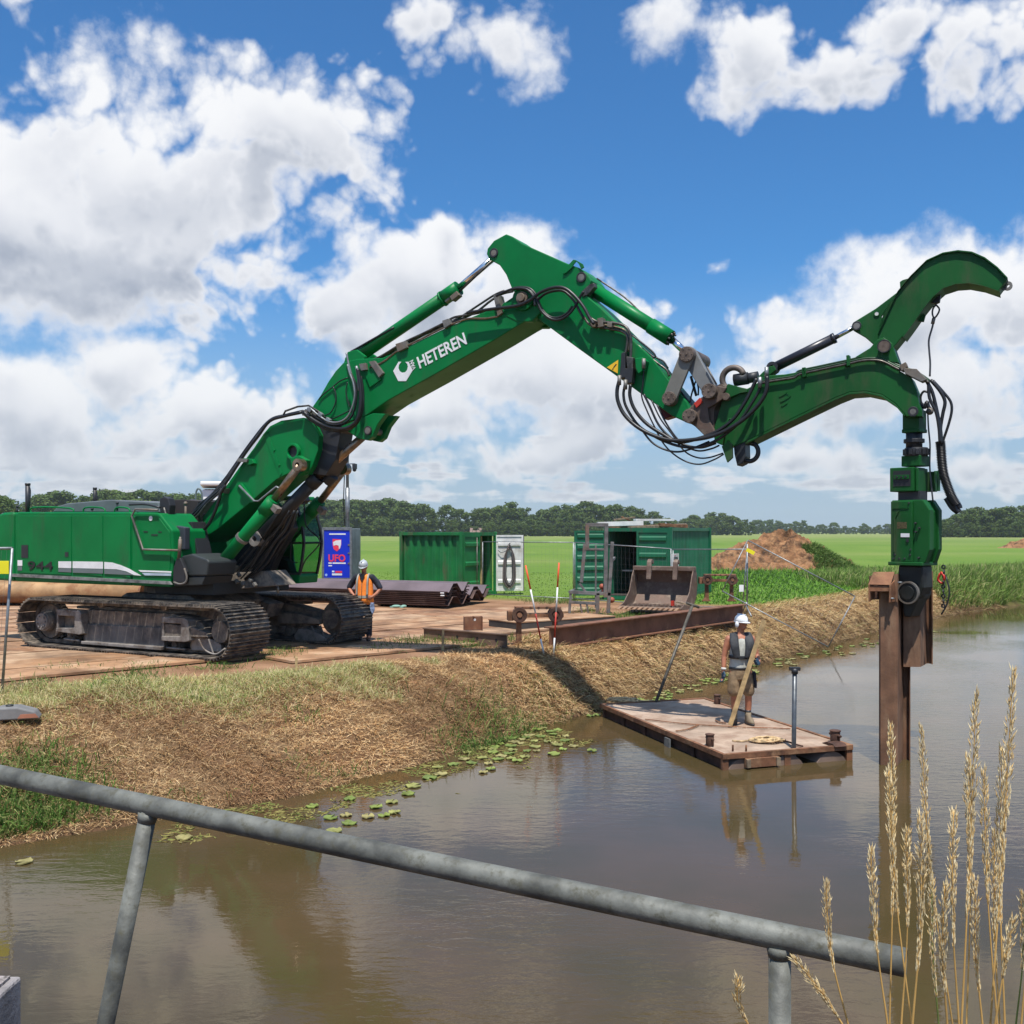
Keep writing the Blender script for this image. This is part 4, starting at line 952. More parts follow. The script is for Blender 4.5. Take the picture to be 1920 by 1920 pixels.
# hoses between deck and joint
for i, (q, yy, r, m) in enumerate((
        ([(-40, 1350), (60, 1240), (160, 1130), (260, 1040), (330, 950), (400, 840), (500, 690), (600, 560), (700, 430), (830, 385), (990, 350)], -.52, .032, BLACK),
        ([(-30, 1330), (80, 1200), (180, 1090), (280, 990), (350, 890), (430, 780), (530, 640), (630, 505), (720, 415), (850, 370), (1000, 335)], -.46, .020, PIPE),
        ([(-20, 1300), (70, 1180), (170, 1100), (290, 960), (370, 850), (470, 705), (570, 570), (660, 460), (740, 400), (860, 372)], -.38, .028, BLACK),
        ([(0, 1440), (70, 1430), (140, 1370), (200, 1260), (240, 1150), (260, 1080), (300, 1010)], -.60, .034, BLACK),
        ([(-60, 1420), (0, 1330), (60, 1270), (130, 1180), (230, 1090), (260, 1050)], -.58, .022, PIPE),
        ([(-90, 1330), (-20, 1290), (40, 1230), (150, 1130), (240, 1050)], -.50, .02, BLACK),
        ([(110, 1260), (90, 1320), (110, 1370), (150, 1350)], -.52, .014, BLACK))):
    hose('hydraulic_hose', Z2(q), yy, r, m)
for q in ([(410, 765), (500, 770), (490, 800), (400, 795)], [(985, 330), (1040, 330), (1050, 370), (990, 380)], [(255, 1035), (300, 1035), (290, 1080), (250, 1070)]): plate('hose_clamp', Z2(q), -.58, -.34, STEEL, yo=-.58, bevel=.004)
for i, (q, yy, r, m) in enumerate((
        ([(1000, 345), (1080, 410), (1180, 465), (1300, 498), (1400, 490), (1480, 430), (1515, 320), (1520, 180), (1505, 40), (1490, -40)], -.56, .036, BLACK),
        ([(1010, 365), (1100, 440), (1200, 495), (1320, 515), (1430, 490), (1500, 420), (1535, 300), (1535, 150), (1515, 30)], -.50, .034, BLACK),
        ([(1060, 310), (1130, 370), (1220, 430), (1310, 440), (1390, 400), (1440, 310), (1465, 190), (1450, 80), (1420, 0), (1400, -80)], -.60, .018, GALV),
        ([(1020, 330), (1110, 390), (1210, 450), (1320, 462), (1410, 420), (1460, 330), (1480, 200), (1470, 90), (1430, 0)], -.46, .022, BLACK),
        ([(1140, 240), (1180, 190), (1270, 120), (1330, 70), (1400, 40)], -.40, .013, BLACK), ([(1270, 120), (1295, 190), (1290, 270), (1250, 350), (1200, 380)], -.41, .013, BLACK),
        ([(1400, 80), (1385, 160), (1400, 240), (1420, 300)], -.41, .011, BLACK), ([(1240, 420), (1330, 380), (1430, 330)], -.41, .013, BLACK))):
    hose('hydraulic_hose', Z2(q), yy, r, m)
MB().tube([X3(*p_, -.5) for p_ in Z2([(820, 380), (840, 340), (950, 300), (1050, 290), (1140, 345), (1200, 400)])], .02, 6).build('hydraulic_pipe', PIPE, ex)
for (px, py) in Z2([(1160, 370), (1230, 420), (1060, 330)]): a, b_ = XL(px, py, -.58); MB().cbox((a, -.58, b_), (.11, .07, .07), (0, .6, 0)).build('hose_coupling', GALV, ex, bevel=.008)
# --- main boom ---------------------------------------------------------
YM = -.37
mb_ = Z3([(120, 1650), (200, 1535), (265, 1420), (330, 1325), (400, 1250), (520, 1215), (750, 1205), (900, 1140), (1300, 945), (1560, 835), (1790, 745), (1930, 680), (2050, 690), (2130, 760), (2090, 850), (1990, 905), (1760, 1045), (1200, 1368), (800, 1590), (590, 1735), (420, 1790), (250, 1760)])
plate('main_boom', mb_, YM, -YM, GREEN, bevel=.015)
plate('boom_tongue', [(560, 800), (598, 762), (655, 785), (638, 812), (629, 862), (610, 892), (585, 888), (570, 850)], -.30, .12, BLACKP, yo=-.30)  # tongue coloured black to stand for the shade under the main boom
lug = [(640, 800), (656, 811), (672, 822), (690, 826), (699, 819), (708, 797), (724, 776), (700, 775)]
for q0, q1 in ((YM - .02, YM + .12), (-.02, .12)): plate('cylinder_lug', lug, q0, q1, GREEN, yo=YM)
pin(689, 807, YM - .06, .16, .065, STEEL, boss=.085)
# top cylinder
t0, t1, t2 = X3(655, 680, 0), X3(864, 541, 0), X3(925, 484, 0)
t1 = X3(860, 540, 0); dv = (t1 - t0).normalized()
MB().cyl(t0, t1, .125, 22).cyl(t1 - dv * .36, t1, .14, 22).cyl(t1 - dv * .40, t1 - dv * .36, .15, 22).build('top_cylinder', GREEN, ex)
MB().cyl(t1, t2, .06, 18).build('cylinder_rod', CHROME, ex); MB().cyl(t1 + Vector((.03, -.05, -.09)), t2 + Vector((0, -.05, -.06)), .022, 8).build('rod_guide', PIPE, ex)
MB().cbox(t1 + Vector((-.02, -.06, -.17)), (.18, .14, .1), (0, -.55, 0)).cbox(t1 + Vector((-.20, -.05, -.20)), (.12, .1, .08), (0, -.55, 0)).build('cylinder_port', STEEL, ex, bevel=.01)
for q0 in (-.30, .22): plate('cylinder_bracket', Z3([(400, 1260), (440, 1150), (520, 1130), (600, 1190), (560, 1290)]), q0, q0 + .08, GREEN, yo=-.3)
MB().tube(crom([X3(*p_, -.12) for p_ in Z3([(470, 1150), (560, 1100), (700, 1020), (860, 930)])], 4), .022, 7).build('hydraulic_pipe', BLACK, ex)
for q, yy, r, m in (([(480, 1275), (620, 1235), (740, 1190), (930, 1075), (1120, 985), (1310, 890), (1400, 840), (1540, 815), (1780, 770), (1930, 740)], -.34, .022, PIPE),
                    ([(560, 1285), (700, 1230), (900, 1110), (1100, 1010), (1310, 915), (1440, 865), (1600, 790), (1730, 690), (1830, 630), (1930, 605)], -.30, .022, PIPE),
                    ([(640, 1290), (760, 1240), (900, 1135), (1100, 1035), (1300, 935), (1420, 885), (1540, 850), (1680, 850), (1800, 830)], -.37, .018, BROWNROD),
                    ([(700, 1250), (850, 1150), (1000, 1065), (1300, 910), (1450, 840), (1620, 730), (1760, 640), (1850, 600)], -.2, .020, PIPE),
                    ([(430, 1160), (450, 1260), (490, 1420), (510, 1540)], -.46, .02, GALV), ([(520, 1280), (540, 1400), (545, 1500)], -.48, .03, GALV)):
    hose('hydraulic_pipe', Z3(q), yy, r, m)
for q in ([(870, 1080), (960, 1050), (975, 1110), (890, 1150)], [(1290, 870), (1345, 850), (1365, 900), (1310, 940)], [(1750, 640), (1790, 630), (1830, 800), (1790, 830)], [(540, 1260), (600, 1250), (610, 1310), (560, 1320)], [(630, 1240), (680, 1230), (760, 1340), (720, 1380)]):
    plate('pipe_clamp', Z3(q), -.43, -.2, STEEL, yo=-.43, bevel=.004)
plate('clamp_plate', Z3([(600, 1370), (700, 1330), (740, 1400), (640, 1470)]), YM - .03, YM, GREEN, bevel=.004)
# lettering on the boom
def boom_text(txt, p0, p1, hpx, m, name='lettering', bold=.006):
    a0, b0 = XL(*p0, YM); a1, b1 = XL(*p1, YM); me = text_mesh(txt, 1.0, .004, bold, name); xs = [v.co.x for v in me.vertices]; ys = [v.co.y for v in me.vertices]
    w_ = max(xs) - min(xs); h_ = max(ys) - min(ys); L = math.hypot(a1 - a0, b1 - b0)
    for v in me.vertices: v.co.x = (v.co.x - (max(xs) + min(xs)) / 2) / w_; v.co.y = (v.co.y - (max(ys) + min(ys)) / 2) / h_
    o = link(name, me, ex, ((a0 + a1) / 2, YM - .006, (b0 + b1) / 2), (math.pi / 2, -math.atan2(b1 - b0, a1 - a0), 0)); o.scale = (L, hpx / F * 18.6, 1); me.materials.append(m); return o
boom_text('HETEREN', (784.5, 681), (873, 634), 23.5, WHITE, bold=.02)
o = boom_text('VAN', (777, 693.5), (771.5, 676), 8.5, WHITE, bold=.02)
def zl(pts): return [(720 + a / 10.667, 600 + b_ / 10.667) for a, b_ in pts]
hexo = [(290, 835), (345, 835), (300, 895), (288, 960), (310, 1020), (360, 1052), (420, 1045), (462, 1000), (478, 930), (465, 880), (425, 838), (490, 835), (570, 1010), (440, 1222), (285, 1222), (183, 1020)]
decal('logo_mark', zl(hexo), WHITE, y=YM - .008)
# --- stick -------------------------------------------------------------
YS = -.31
sk = Z4([(330, 90), (385, 112), (480, 178), (880, 355), (990, 395), (1060, 455), (1100, 510), (1050, 640), (1180, 750), (1290, 860), (1500, 1070), (1650, 1210), (1790, 1400), (1960, 1600), (2010, 1720), (1960, 1790), (1830, 1730), (1700, 1640), (1340, 1380), (1000, 1135), (680, 900), (590, 830), (450, 670), (385, 590), (330, 455), (272, 370), (180, 320), (155, 270), (163, 220), (220, 150)])
plate('stick', sk, YS, -YS, GREEN, bevel=.015)
pin(*Z4([(218, 258)])[0], YS - .02, -YS + .02, .055, STEEL, boss=.085); pin(*Z4([(1005, 478)])[0], YS - .02, -YS + .02, .06, STEEL, boss=.09)
plate('stick_handle', Z4([(840, 450), (850, 415), (880, 380), (935, 320), (960, 325), (1020, 360), (1030, 390), (1005, 405), (985, 360), (960, 335), (935, 365), (930, 385), (870, 440)]), YS - .03, YS, GREEN, bevel=.004)
jx, jz = XL(*Z4([(485, 670)])[0], YM - .05); MB().cyl((jx, YM - .12, jz), (jx, -YM + .12, jz), .11, 20).cyl((jx, YM - .16, jz), (jx, YM - .12, jz), .075, 12).build('joint_pin', STEEL, ex, bevel=.01)
MB().ring((jx, YM - .03, jz), (0, 1, 0), .21, .10, .08, 26).build('joint_boss', GREEN, ex, bevel=.01)
for q0 in (YM - .01, -YM - .13): plate('joint_cheek', Z4([(300, 720), (420, 640), (520, 620), (610, 690), (640, 800), (560, 880), (430, 880), (330, 830)]), q0, q0 + .14, GREEN, yo=YM)
s0, s1, s2 = X3(1110, 541, 0), X3(1257, 634, 0), X3(1289, 664, 0); dv = (s1 - s0).normalized()
MB().cyl(s0 + dv * .06, s1, .118, 22).cyl(s1 - dv * .42, s1, .135, 22).cyl(s0 + dv * .02, s0 + dv * .16, .09, 18).build('stick_cylinder', GREEN, ex)
MB().cyl(s1, s2, .058, 16).build('cylinder_rod', CHROME, ex); MB().ring(s0, (0, 1, 0), .11, .05, .3, 18).build('cylinder_eye', CASTING, ex)
for k in range(8):
    q = 2 * math.pi * k / 8; e_ = dv.orthogonal().normalized(); f_ = dv.cross(e_); c_ = s1 + (e_ * math.cos(q) + f_ * math.sin(q)) * .105
    MB().cyl(c_ - dv * .01, c_ + dv * .035, .018, 6).build('gland_bolt', STEEL, ex)
MB().tube(crom([s0 + Vector((.1, -.02, .16)), s0.lerp(s1, .45) + Vector((.03, 0, .17)), s1 + Vector((-.25, 0, .17)), s1 + Vector((-.1, 0, .14))], 5), .016, 6).cbox(s1 + Vector((-.08, 0, .16)), (.14, .1, .07), (0, .55, 0)).build('hydraulic_pipe', PIPE, ex)
plate('cylinder_elbow', Z4([(1005, 610), (1080, 540), (1120, 530), (1130, 565), (1060, 640), (1020, 655)]), -.33, -.2, PIPE, yo=-.33)
for q, yy, r, m in (([(-20, 800), (200, 765), (430, 735), (545, 685), (640, 615), (760, 572), (860, 580), (950, 650), (1030, 750), (1080, 840), (1120, 900)], -.52, .030, BLACK),
                    ([(380, 592), (460, 578), (550, 605), (605, 690), (655, 790), (735, 855), (820, 858), (900, 808), (965, 720), (1000, 650), (1030, 610)], -.47, .024, BLACK),
                    ([(340, 600), (440, 570), (540, 580), (600, 640), (640, 740), (700, 820), (780, 845), (870, 810), (930, 740)], -.43, .022, BLACK),
                    ([(240, 650), (330, 605), (420, 580), (520, 590), (580, 660), (590, 740)], -.50, .022, BLACK),
                    ([(600, 700), (680, 630), (780, 600), (860, 610), (940, 690), (990, 780), (1030, 850)], -.45, .024, BLACK),
                    ([(1080, 840), (1150, 880), (1280, 888), (1390, 915), (1440, 975), (1455, 1080), (1450, 1200), (1430, 1260)], -.42, .026, PIPE),
                    ([(1030, 840), (1095, 910), (1250, 940), (1370, 965), (1420, 1010), (1418, 1100), (1400, 1190)], -.39, .022, PIPE),
                    ([(1090, 880), (1180, 905), (1300, 925), (1400, 960), (1435, 1040), (1430, 1150)], -.36, .02, BROWNROD),
                    ([(1460, 1000), (1530, 1050), (1640, 1140), (1675, 1190), (1640, 1200), (1560, 1160)], -.25, .014, BLACK),
                    ([(1470, 1060), (1540, 1110), (1580, 1160), (1690, 1250), (1770, 1310), (1800, 1370)], -.28, .02, PIPE),
                    ([(1560, 1120), (1650, 1190), (1740, 1230), (1790, 1300)], -.2, .014, BLACK)):
    hose('hydraulic_hose', Z4(q), yy, r, m)
for q, m in (([(1365, 1160), (1400, 1150), (1405, 1380), (1345, 1390), (1360, 1260)], BLACKP), ([(1410, 1190), (1475, 1200), (1470, 1300), (1420, 1310)], PIPE), ([(1395, 1300), (1475, 1290), (1460, 1430), (1400, 1440)], BLACKP), ([(1490, 1210), (1560, 1200), (1590, 1230), (1560, 1320), (1520, 1350), (1495, 1290)], GREEN)):
    plate('valve_block', Z4(q), YS - .16, YS, m, yo=YS - .16, bevel=.012)
for q in ([(1150, 850), (1195, 840), (1205, 920), (1160, 930)], [(1240, 880), (1285, 885), (1280, 930), (1240, 925)], [(1090, 890), (1130, 890), (1130, 925), (1090, 925)]): plate('pipe_clamp', Z4(q), -.46, -.3, STEEL, yo=-.46, bevel=.004)
wtri = Z4([(1340, 1222), (1335, 1345), (1238, 1290)]); decal('warning_triangle', wtri, WARN, y=YS - .012)
decal('warning_mark', Z4([(1318, 1258), (1326, 1262), (1300, 1296), (1294, 1292)]), BLACKP, y=YS - .016); decal('warning_mark', Z4([(1290, 1298), (1298, 1303), (1292, 1311), (1284, 1306)]), BLACKP, y=YS - .016)
# --- bucket linkage and quick coupler ------------------------------------
def link_plate(name, p0, p1, w0, w1, y0, y1, m):
    a0, b0 = XL(*p0, y0); a1, b1 = XL(*p1, y0); th = math.atan2(b1 - b0, a1 - a0); pts = []
    for k in range(9): q = th + math.pi / 2 + math.pi * k / 8; pts.append((a0 + w0 * math.cos(q), b0 + w0 * math.sin(q)))
    for k in range(9): q = th - math.pi / 2 + math.pi * k / 8; pts.append((a1 + w1 * math.cos(q), b1 + w1 * math.sin(q)))
    return MB().prism(pts, y0, y1).build(name, m, ex, bevel=.01)
LINKM = mat('link_grey', (.19, .185, .16), .6, .1, var=.12, dirt=(.12, .095, .07), dirt_amt=.3)
for y0, y1 in ((-.43, -.36), (.36, .43)): link_plate('rocker_link', (1255, 747), (1288, 664), .115, .12, y0, y1, LINKM)
for y0, y1 in ((-.33, -.20), (.20, .33)): link_plate('tipping_link', (1290, 664), (1330, 733), .13, .11, y0, y1, mat('link_grey2', (.20, .205, .20), .6, .1, var=.12))
link_plate('link_tube', (1290, 664), (1332, 735), .09, .09, -.20, .20, BLACKP)
MB().tube([X3(*p_, -.36) for p_ in Z5([(940, 615), (1025, 770)])], .014, 6).build('grease_pipe', STEEL, ex)
for (px, py), r in (((1287, 664), .125), ((1254, 747), .115), ((1329, 733), .12), ((1292, 780), .115)):
    a, b_ = XL(px, py, -.46); mb = MB().cyl((a, -.475, b_), (a, .475, b_), r, 26); mb.cyl((a, -.485, b_), (a, -.47, b_), .02, 8)
    for k in range(6): q = 1 + 2 * math.pi * k / 6; mb.cyl((a + r * .75 * math.cos(q), -.485, b_ + r * .75 * math.sin(q)), (a + r * .75 * math.cos(q), -.47, b_ + r * .75 * math.sin(q)), .012, 6)
    mb.build('link_pin', mat('pin_brown', (.17, .125, .095), .55, .4, var=.25, scale=9), ex, bevel=.006)
CPL = mat('coupler_brown', (.13, .085, .065), .65, .3, var=.3, scale=5, dirt=(.22, .17, .13), dirt_amt=.4, dirt_scale=5, bump=.004)
for y0, y1 in ((-.34, -.26), (.26, .34)):
    plate('quick_coupler', Z5([(720, 1040), (780, 985), (830, 930), (905, 875), (960, 890), (1035, 785), (1115, 800), (1085, 850), (1085, 900), (1010, 950), (945, 985), (960, 1090), (1010, 1195), (915, 1232), (830, 1150), (760, 1105)]), y0, y1, CPL, yo=-.34)
plate('coupler_body', Z5([(900, 900), (1050, 800), (1100, 810), (1000, 1000), (1000, 1180), (920, 1200), (860, 1110), (900, 1000)]), -.26, .26, CPL, yo=-.26)
plate('red_stop', Z5([(820, 945), (875, 890), (900, 930), (845, 985)]), -.37, -.33, REDP, yo=-.36, bevel=.006)
plate('red_lug', Z5([(500, 965), (560, 960), (650, 1040), (640, 1055), (545, 1085)]), -.12, .12, mat('dark_red_paint', (.14, .012, .012), .5), yo=-.12)
pin(*Z5([(1105, 880)])[0], -.36, .36, .06, CPL, name='coupler_pin'); pin(*Z5([(1060, 800)])[0], -.30, .30, .06, CPL, name='coupler_pin')
plate('hose_bracket', Z5([(780, 700), (800, 690), (850, 870), (830, 880)]), -.1, -.06, BLACKP, yo=-.1)
hose('hydraulic_hose', Z5([(700, 830), (780, 930), (800, 860), (840, 740), (860, 800), (860, 870)]), -.2, .014)
for q, ys, r in (([(150, 735), (130, 830), (140, 930), (200, 1050), (320, 1160), (480, 1240), (650, 1278), (850, 1265), (1000, 1232), (1150, 1165), (1300, 1060), (1420, 930), (1475, 820), (1478, 700)], (-.46, -.50), .033),
                 ([(200, 775), (188, 870), (215, 980), (320, 1140), (450, 1230), (560, 1285), (700, 1330), (850, 1338), (960, 1305), (1080, 1240), (1220, 1120), (1330, 960), (1405, 830), (1412, 745)], (-.44, -.44), .024),
                 ([(250, 775), (246, 880), (290, 1000), (390, 1120), (540, 1220), (680, 1290), (860, 1260), (1020, 1200), (1170, 1090), (1270, 950), (1330, 840), (1385, 720)], (-.50, -.42), .030),
                 ([(372, 630), (362, 760), (352, 880), (395, 1000), (470, 1160), (545, 1300), (640, 1400), (760, 1470), (880, 1490), (1000, 1450), (1090, 1400)], (-.42, -.38), .013),
                 ([(440, 915), (520, 1080), (620, 1215), (735, 1370), (850, 1430), (960, 1430), (1085, 1390)], (-.40, -.34), .013),
                 ([(330, 1150), (440, 1290), (560, 1358), (680, 1378), (800, 1350), (960, 1285)], (-.48, -.40), .017),
                 ([(490, 955), (560, 1100), (650, 1235), (740, 1325), (860, 1370), (980, 1350), (1050, 1320)], (-.36, -.36), .015),
                 ([(370, 860), (420, 960), (500, 1130), (600, 1240), (720, 1310), (880, 1340), (1020, 1300)], (-.42, -.36), .020)):
    hose('slack_hose', Z5(q), ys, r, k=6)
for (px, py) in Z5([(150, 750), (205, 790), (370, 600), (1475, 680), (1415, 770)]): a, b_ = XL(px, py, -.47); MB().cyl((a, -.47, b_ - .05), (a, -.47, b_ + .11), .033, 10).build('hose_coupling', GALV if px > 1300 else STEEL, ex)
# ------------------------------------------------------------------ curved piling arm held in the coupler
def at_frame(label, cat, name): return thing(name, label, cat, EX0, -EXA)
arm = at_frame('dark green swan necked piling arm with hooked top hanging in the quick coupler', 'piling arm', 'piling_arm')
YA = -.24
up = Z5([(1110, 800), (1120, 770), (1300, 810), (1390, 760), (1420, 715), (1500, 690), (1640, 680), (1920, 632)]) + Z6([(180, 1150), (400, 1105), (600, 1075), (720, 1088), (850, 1165), (955, 1225), (1000, 1330), (1022, 1450), (1045, 1500), (1048, 1560), (905, 1560)])
lo = Z6([(895, 1540), (820, 1452), (700, 1372), (560, 1342), (420, 1352), (300, 1400), (0, 1545)]) + Z5([(1280, 1290), (1180, 1330), (1080, 1322), (1005, 1290), (1000, 1170)])
plate('arm_body', up + lo, YA, -YA, GREEN2, arm, .012)
fl = Z6([(895, 1540), (820, 1452), (700, 1372), (560, 1342), (420, 1352), (300, 1400), (0, 1545)]) + Z5([(1280, 1290)])
fl2 = [(a, b_ + 4.0) for a, b_ in fl[::-1]]
plate('lower_flange', fl + fl2, YA - .03, -YA + .03, GREEN2, arm, .004)
plate('pivot_lug', Z6([(470, 1050), (600, 970), (660, 900), (720, 880), (790, 930), (810, 990), (850, 1100), (720, 1088)]), YA + .02, -YA - .02, GREEN2, arm)
pin(*Z6([(720, 955)])[0], YA - .07, -YA + .07, .085, mat('pin_brown', (.17, .125, .095), .55, .4), arm, boss=.10)
pin(*Z6([(968, 1515)])[0], YA - .10, -YA + .08, .045, STEEL, arm, boss=.075)
# hook arm
outer = [(670, 960), (668, 860), (680, 790), (720, 680), (840, 490), (940, 370), (1080, 232), (1220, 168), (1350, 147), (1470, 160), (1580, 208), (1690, 292), (1775, 382)]
inner = [(1705, 478), (1570, 432), (1440, 408), (1330, 416), (1220, 452), (1130, 530), (1050, 630), (960, 760), (880, 870), (795, 975), (730, 1010)]
hk = MB().prism(prof(Z6(outer + inner), YA + .04), YA + .04, -YA - .04).build('hook_arm', GREEN2, arm, bevel=.01)
plate('hook_edge', Z6(outer[1:]) + [(a + 1.2, b_ - 2.2) for a, b_ in Z6(outer[1:])[::-1]], YA, -YA, GREEN2, arm, .0, yo=YA + .04)
plate('hook_edge', Z6(inner[:-2]) + [(a + 1.5, b_ + 2.6) for a, b_ in Z6(inner[:-2])[::-1]], YA, -YA, GREEN2, arm, .0, yo=YA + .04)
for q0 in (-.10, .06): plate('hook_gusset', Z6([(850, 480), (650, 632), (455, 752), (440, 790), (460, 825), (560, 882), (650, 960), (690, 940), (700, 700)]), q0, q0 + .04, GREEN2, arm)
pin(*Z6([(485, 780)])[0], -.16, .16, .05, STEEL, arm, boss=.07)
a, b_ = XL(*Z6([(658, 678)])[0], -.105); MB().ring((a, -.09, b_), (0, 1, 0), .042, .03, .05, 16).cyl((a, -.112, b_), (a, -.10, b_), .03, 14, mi=1).build('gusset_hole', [GREEN2, WHITED], arm)
plate('shackle_lug', Z6([(980, 740), (1040, 660), (1075, 690), (1060, 745)]), -.03, .03, GREEN2, arm, .004)
plate('shackle_lug', Z6([(1110, 580), (1190, 490), (1205, 520), (1195, 575), (1160, 590)]), -.05, .05, BLACKP, arm, .004)
plate('shackle_lug', Z6([(860, 480), (855, 405), (880, 388), (925, 375)]), -.05, .05, GREEN2, arm, .004)
a, b_ = XL(*Z6([(1780, 440)])[0], 0); MB().ring((a, 0, b_), (0, 1, 0), .065, .025, .04, 16).cbox((a - .08, 0, b_ + .01), (.14, .04, .08), (0, .6, 0)).build('tip_eye', STEEL, arm)
# its cylinder
k0, k1, k2 = X3(1450, 690, 0), X3(1566, 633, 0), X3(1603, 613, 0)
CYLB = mat('black_cylinder', (.022, .022, .030), .35, var=.1)
MB().cyl(k0, k1, .078, 20).cyl(k1 - (k1 - k0).normalized() * .05, k1, .084, 20).build('hook_cylinder', CYLB, arm); MB().cyl(k1, k2, .036, 14).build('cylinder_rod', CHROME, arm)
plate('cylinder_lug', Z5([(1380, 720), (1440, 660), (1500, 610), (1540, 600), (1560, 640), (1500, 690), (1420, 720)]), -.12, .12, GREEN2, arm, .01)
MB().ring(k0, (0, 1, 0), .09, .04, .2, 16).build('cylinder_eye', BLACKP, arm)
a, b_ = XL(*Z5([(1175, 720)])[0], -.1); MB().tube(crom([(a + .18 * math.cos(q), -.1, b_ + .18 * math.sin(q)) for q in np.linspace(.3, 4.2, 9)], 2), .05, 9).build('lifting_hook', mat('hook_brown', (.14, .11, .09), .6, .3), arm)
MB().cyl(X3(*Z5([(1185, 735)])[0], -.05), X3(*Z5([(1310, 715)])[0], -.05), .10, 16).cyl(X3(*Z5([(1290, 720)])[0], -.05), X3(*Z5([(1400, 700)])[0], -.05), .085, 16).build('hook_stem', BLACKP, arm)
plate('coupler_ear', Z5([(1115, 790), (1130, 765), (1300, 815), (1300, 840), (1240, 850), (1120, 900), (1110, 840)]), YA - .06, YA + .02, GREEN2, arm, .006)
plate('guard_flap', Z5([(1070, 1330), (1130, 1280), (1165, 1310), (1168, 1430), (1120, 1475), (1095, 1400)]), YA - .16, YA - .10, GREEN2, arm, .006)
MB().tube([X3(*p_, YA - .13) for p_ in Z5([(1085, 1320), (1120, 1130), (1140, 1080), (1165, 1085)])], .016, 6).build('guard_rail', GREEN2, arm)
plate('latch_block', Z5([(1175, 1290), (1280, 1270), (1285, 1420), (1260, 1480), (1210, 1505), (1185, 1400)]), YA + .02, .10, BLACKP, arm, .01)
a, b_ = XL(*Z5([(1320, 1380)])[0], -.1); MB().tube(crom([(a + .145 * math.cos(q), -.1, b_ + .15 * math.sin(q)) for q in np.linspace(2.3, 2.3 - 2 * math.pi * .97, 16)], 2), .038, 9).build('lifting_eye', BLACKP, arm)
for i, q in enumerate(([(1465, 900), (1425, 1180), (1390, 1200), (1420, 960)],)): pass
# embossed mark and pipes
a, b_ = XL(*Z5([(1630, 895)])[0], YA)
mk = MB()
for p0, p1 in (((1590, 880), (1660, 840)), ((1600, 925), (1675, 885)), ((1610, 965), (1660, 935)), ((1660, 840), (1690, 880))): mk.bar(X3(*Z5([p0])[0], YA - .004), X3(*Z5([p1])[0], YA - .004), .015, .03)
mk.build('embossed_mark', GREEN2, arm)
for q in ([(1470, 745), (1640, 700), (1800, 670), (1920, 655)],): pass
PG = mat('green_pipe', (.03, .07, .03), .35, .2)
for dy, yy in ((0, -.20), (16, -.24), (32, -.28)):
    pts = Z5([(1410, 730 + dy), (1560, 705 + dy), (1720, 680 + dy)]) + Z6([(0, 1165 + dy), (180, 1125 + dy), (400, 1078 + dy), (560, 1045 + dy), (700, 1052 + dy), (830, 1115 + dy), (930, 1150 + dy), (1030, 1195 + dy), (1110, 1250 + dy * .6)])
    hose('hydraulic_pipe', pts, yy, .018, PG if dy < 30 else PIPE, arm)
for q in (Z6([(15, 1140), (45, 1135), (50, 1215), (20, 1220)]), Z6([(395, 1035), (420, 1030), (430, 1120), (400, 1125)]), Z5([(1795, 625), (1825, 620), (1830, 690), (1800, 695)])): plate('pipe_clamp', q, -.31, -.16, GREEN2, arm, .004, yo=-.31)
for q in (Z6([(850, 1120), (905, 1090), (920, 1130), (870, 1170)]), Z6([(880, 1140), (1000, 1150), (1090, 1240), (1040, 1260), (900, 1190)])): plate('pipe_manifold', q, -.32, -.12, STEEL, arm, .006, yo=-.32)
for q, ys, r in (([(1085, 1255), (1130, 1340), (1160, 1450), (1185, 1570), (1205, 1680), (1212, 1790)], -.20, .026), ([(1120, 1245), (1200, 1340), (1242, 1430), (1225, 1530), (1205, 1650), (1205, 1790)], -.10, .026),
                 ([(1140, 1250), (1230, 1350), (1290, 1430), (1300, 1510), (1275, 1620), (1235, 1740), (1215, 1800)], -.02, .020), ([(1100, 1270), (1110, 1400), (1165, 1520), (1190, 1650), (1200, 1790)], -.26, .024),
                 ([(1095, 1350), (1060, 1345), (1035, 1385), (1040, 1440), (1075, 1460), (1105, 1430)], .05, .018)):
    hose('slack_hose', Z6(q), ys, r, BLACK, arm)
bund = crom([X3(*p_, -.14) for p_ in Z7([(1170, 560), (1180, 650), (1190, 800), (1210, 950), (1250, 1080), (1305, 1220), (1365, 1330)])], 8)
br = []; bp = []
for i in range(len(bund) - 1):
    for f_ in (0, .25, .5, .75):
        bp.append(bund[i].lerp(bund[i + 1], f_)); br.append(.062 + (.011 if f_ in (.25, .5) else -.002))
MB().tube(bp, br, 12).build('hose_sleeve', BLACK, arm)
for q, r in (([(1345, 1290), (1390, 1330), (1400, 1365)], .045), ([(1300, 1260), (1360, 1370), (1395, 1415)], .05), ([(1240, 1240), (1310, 1350), (1380, 1410)], .04)): hose('hose_end', Z7(q), -.12, r, BLACK, arm)
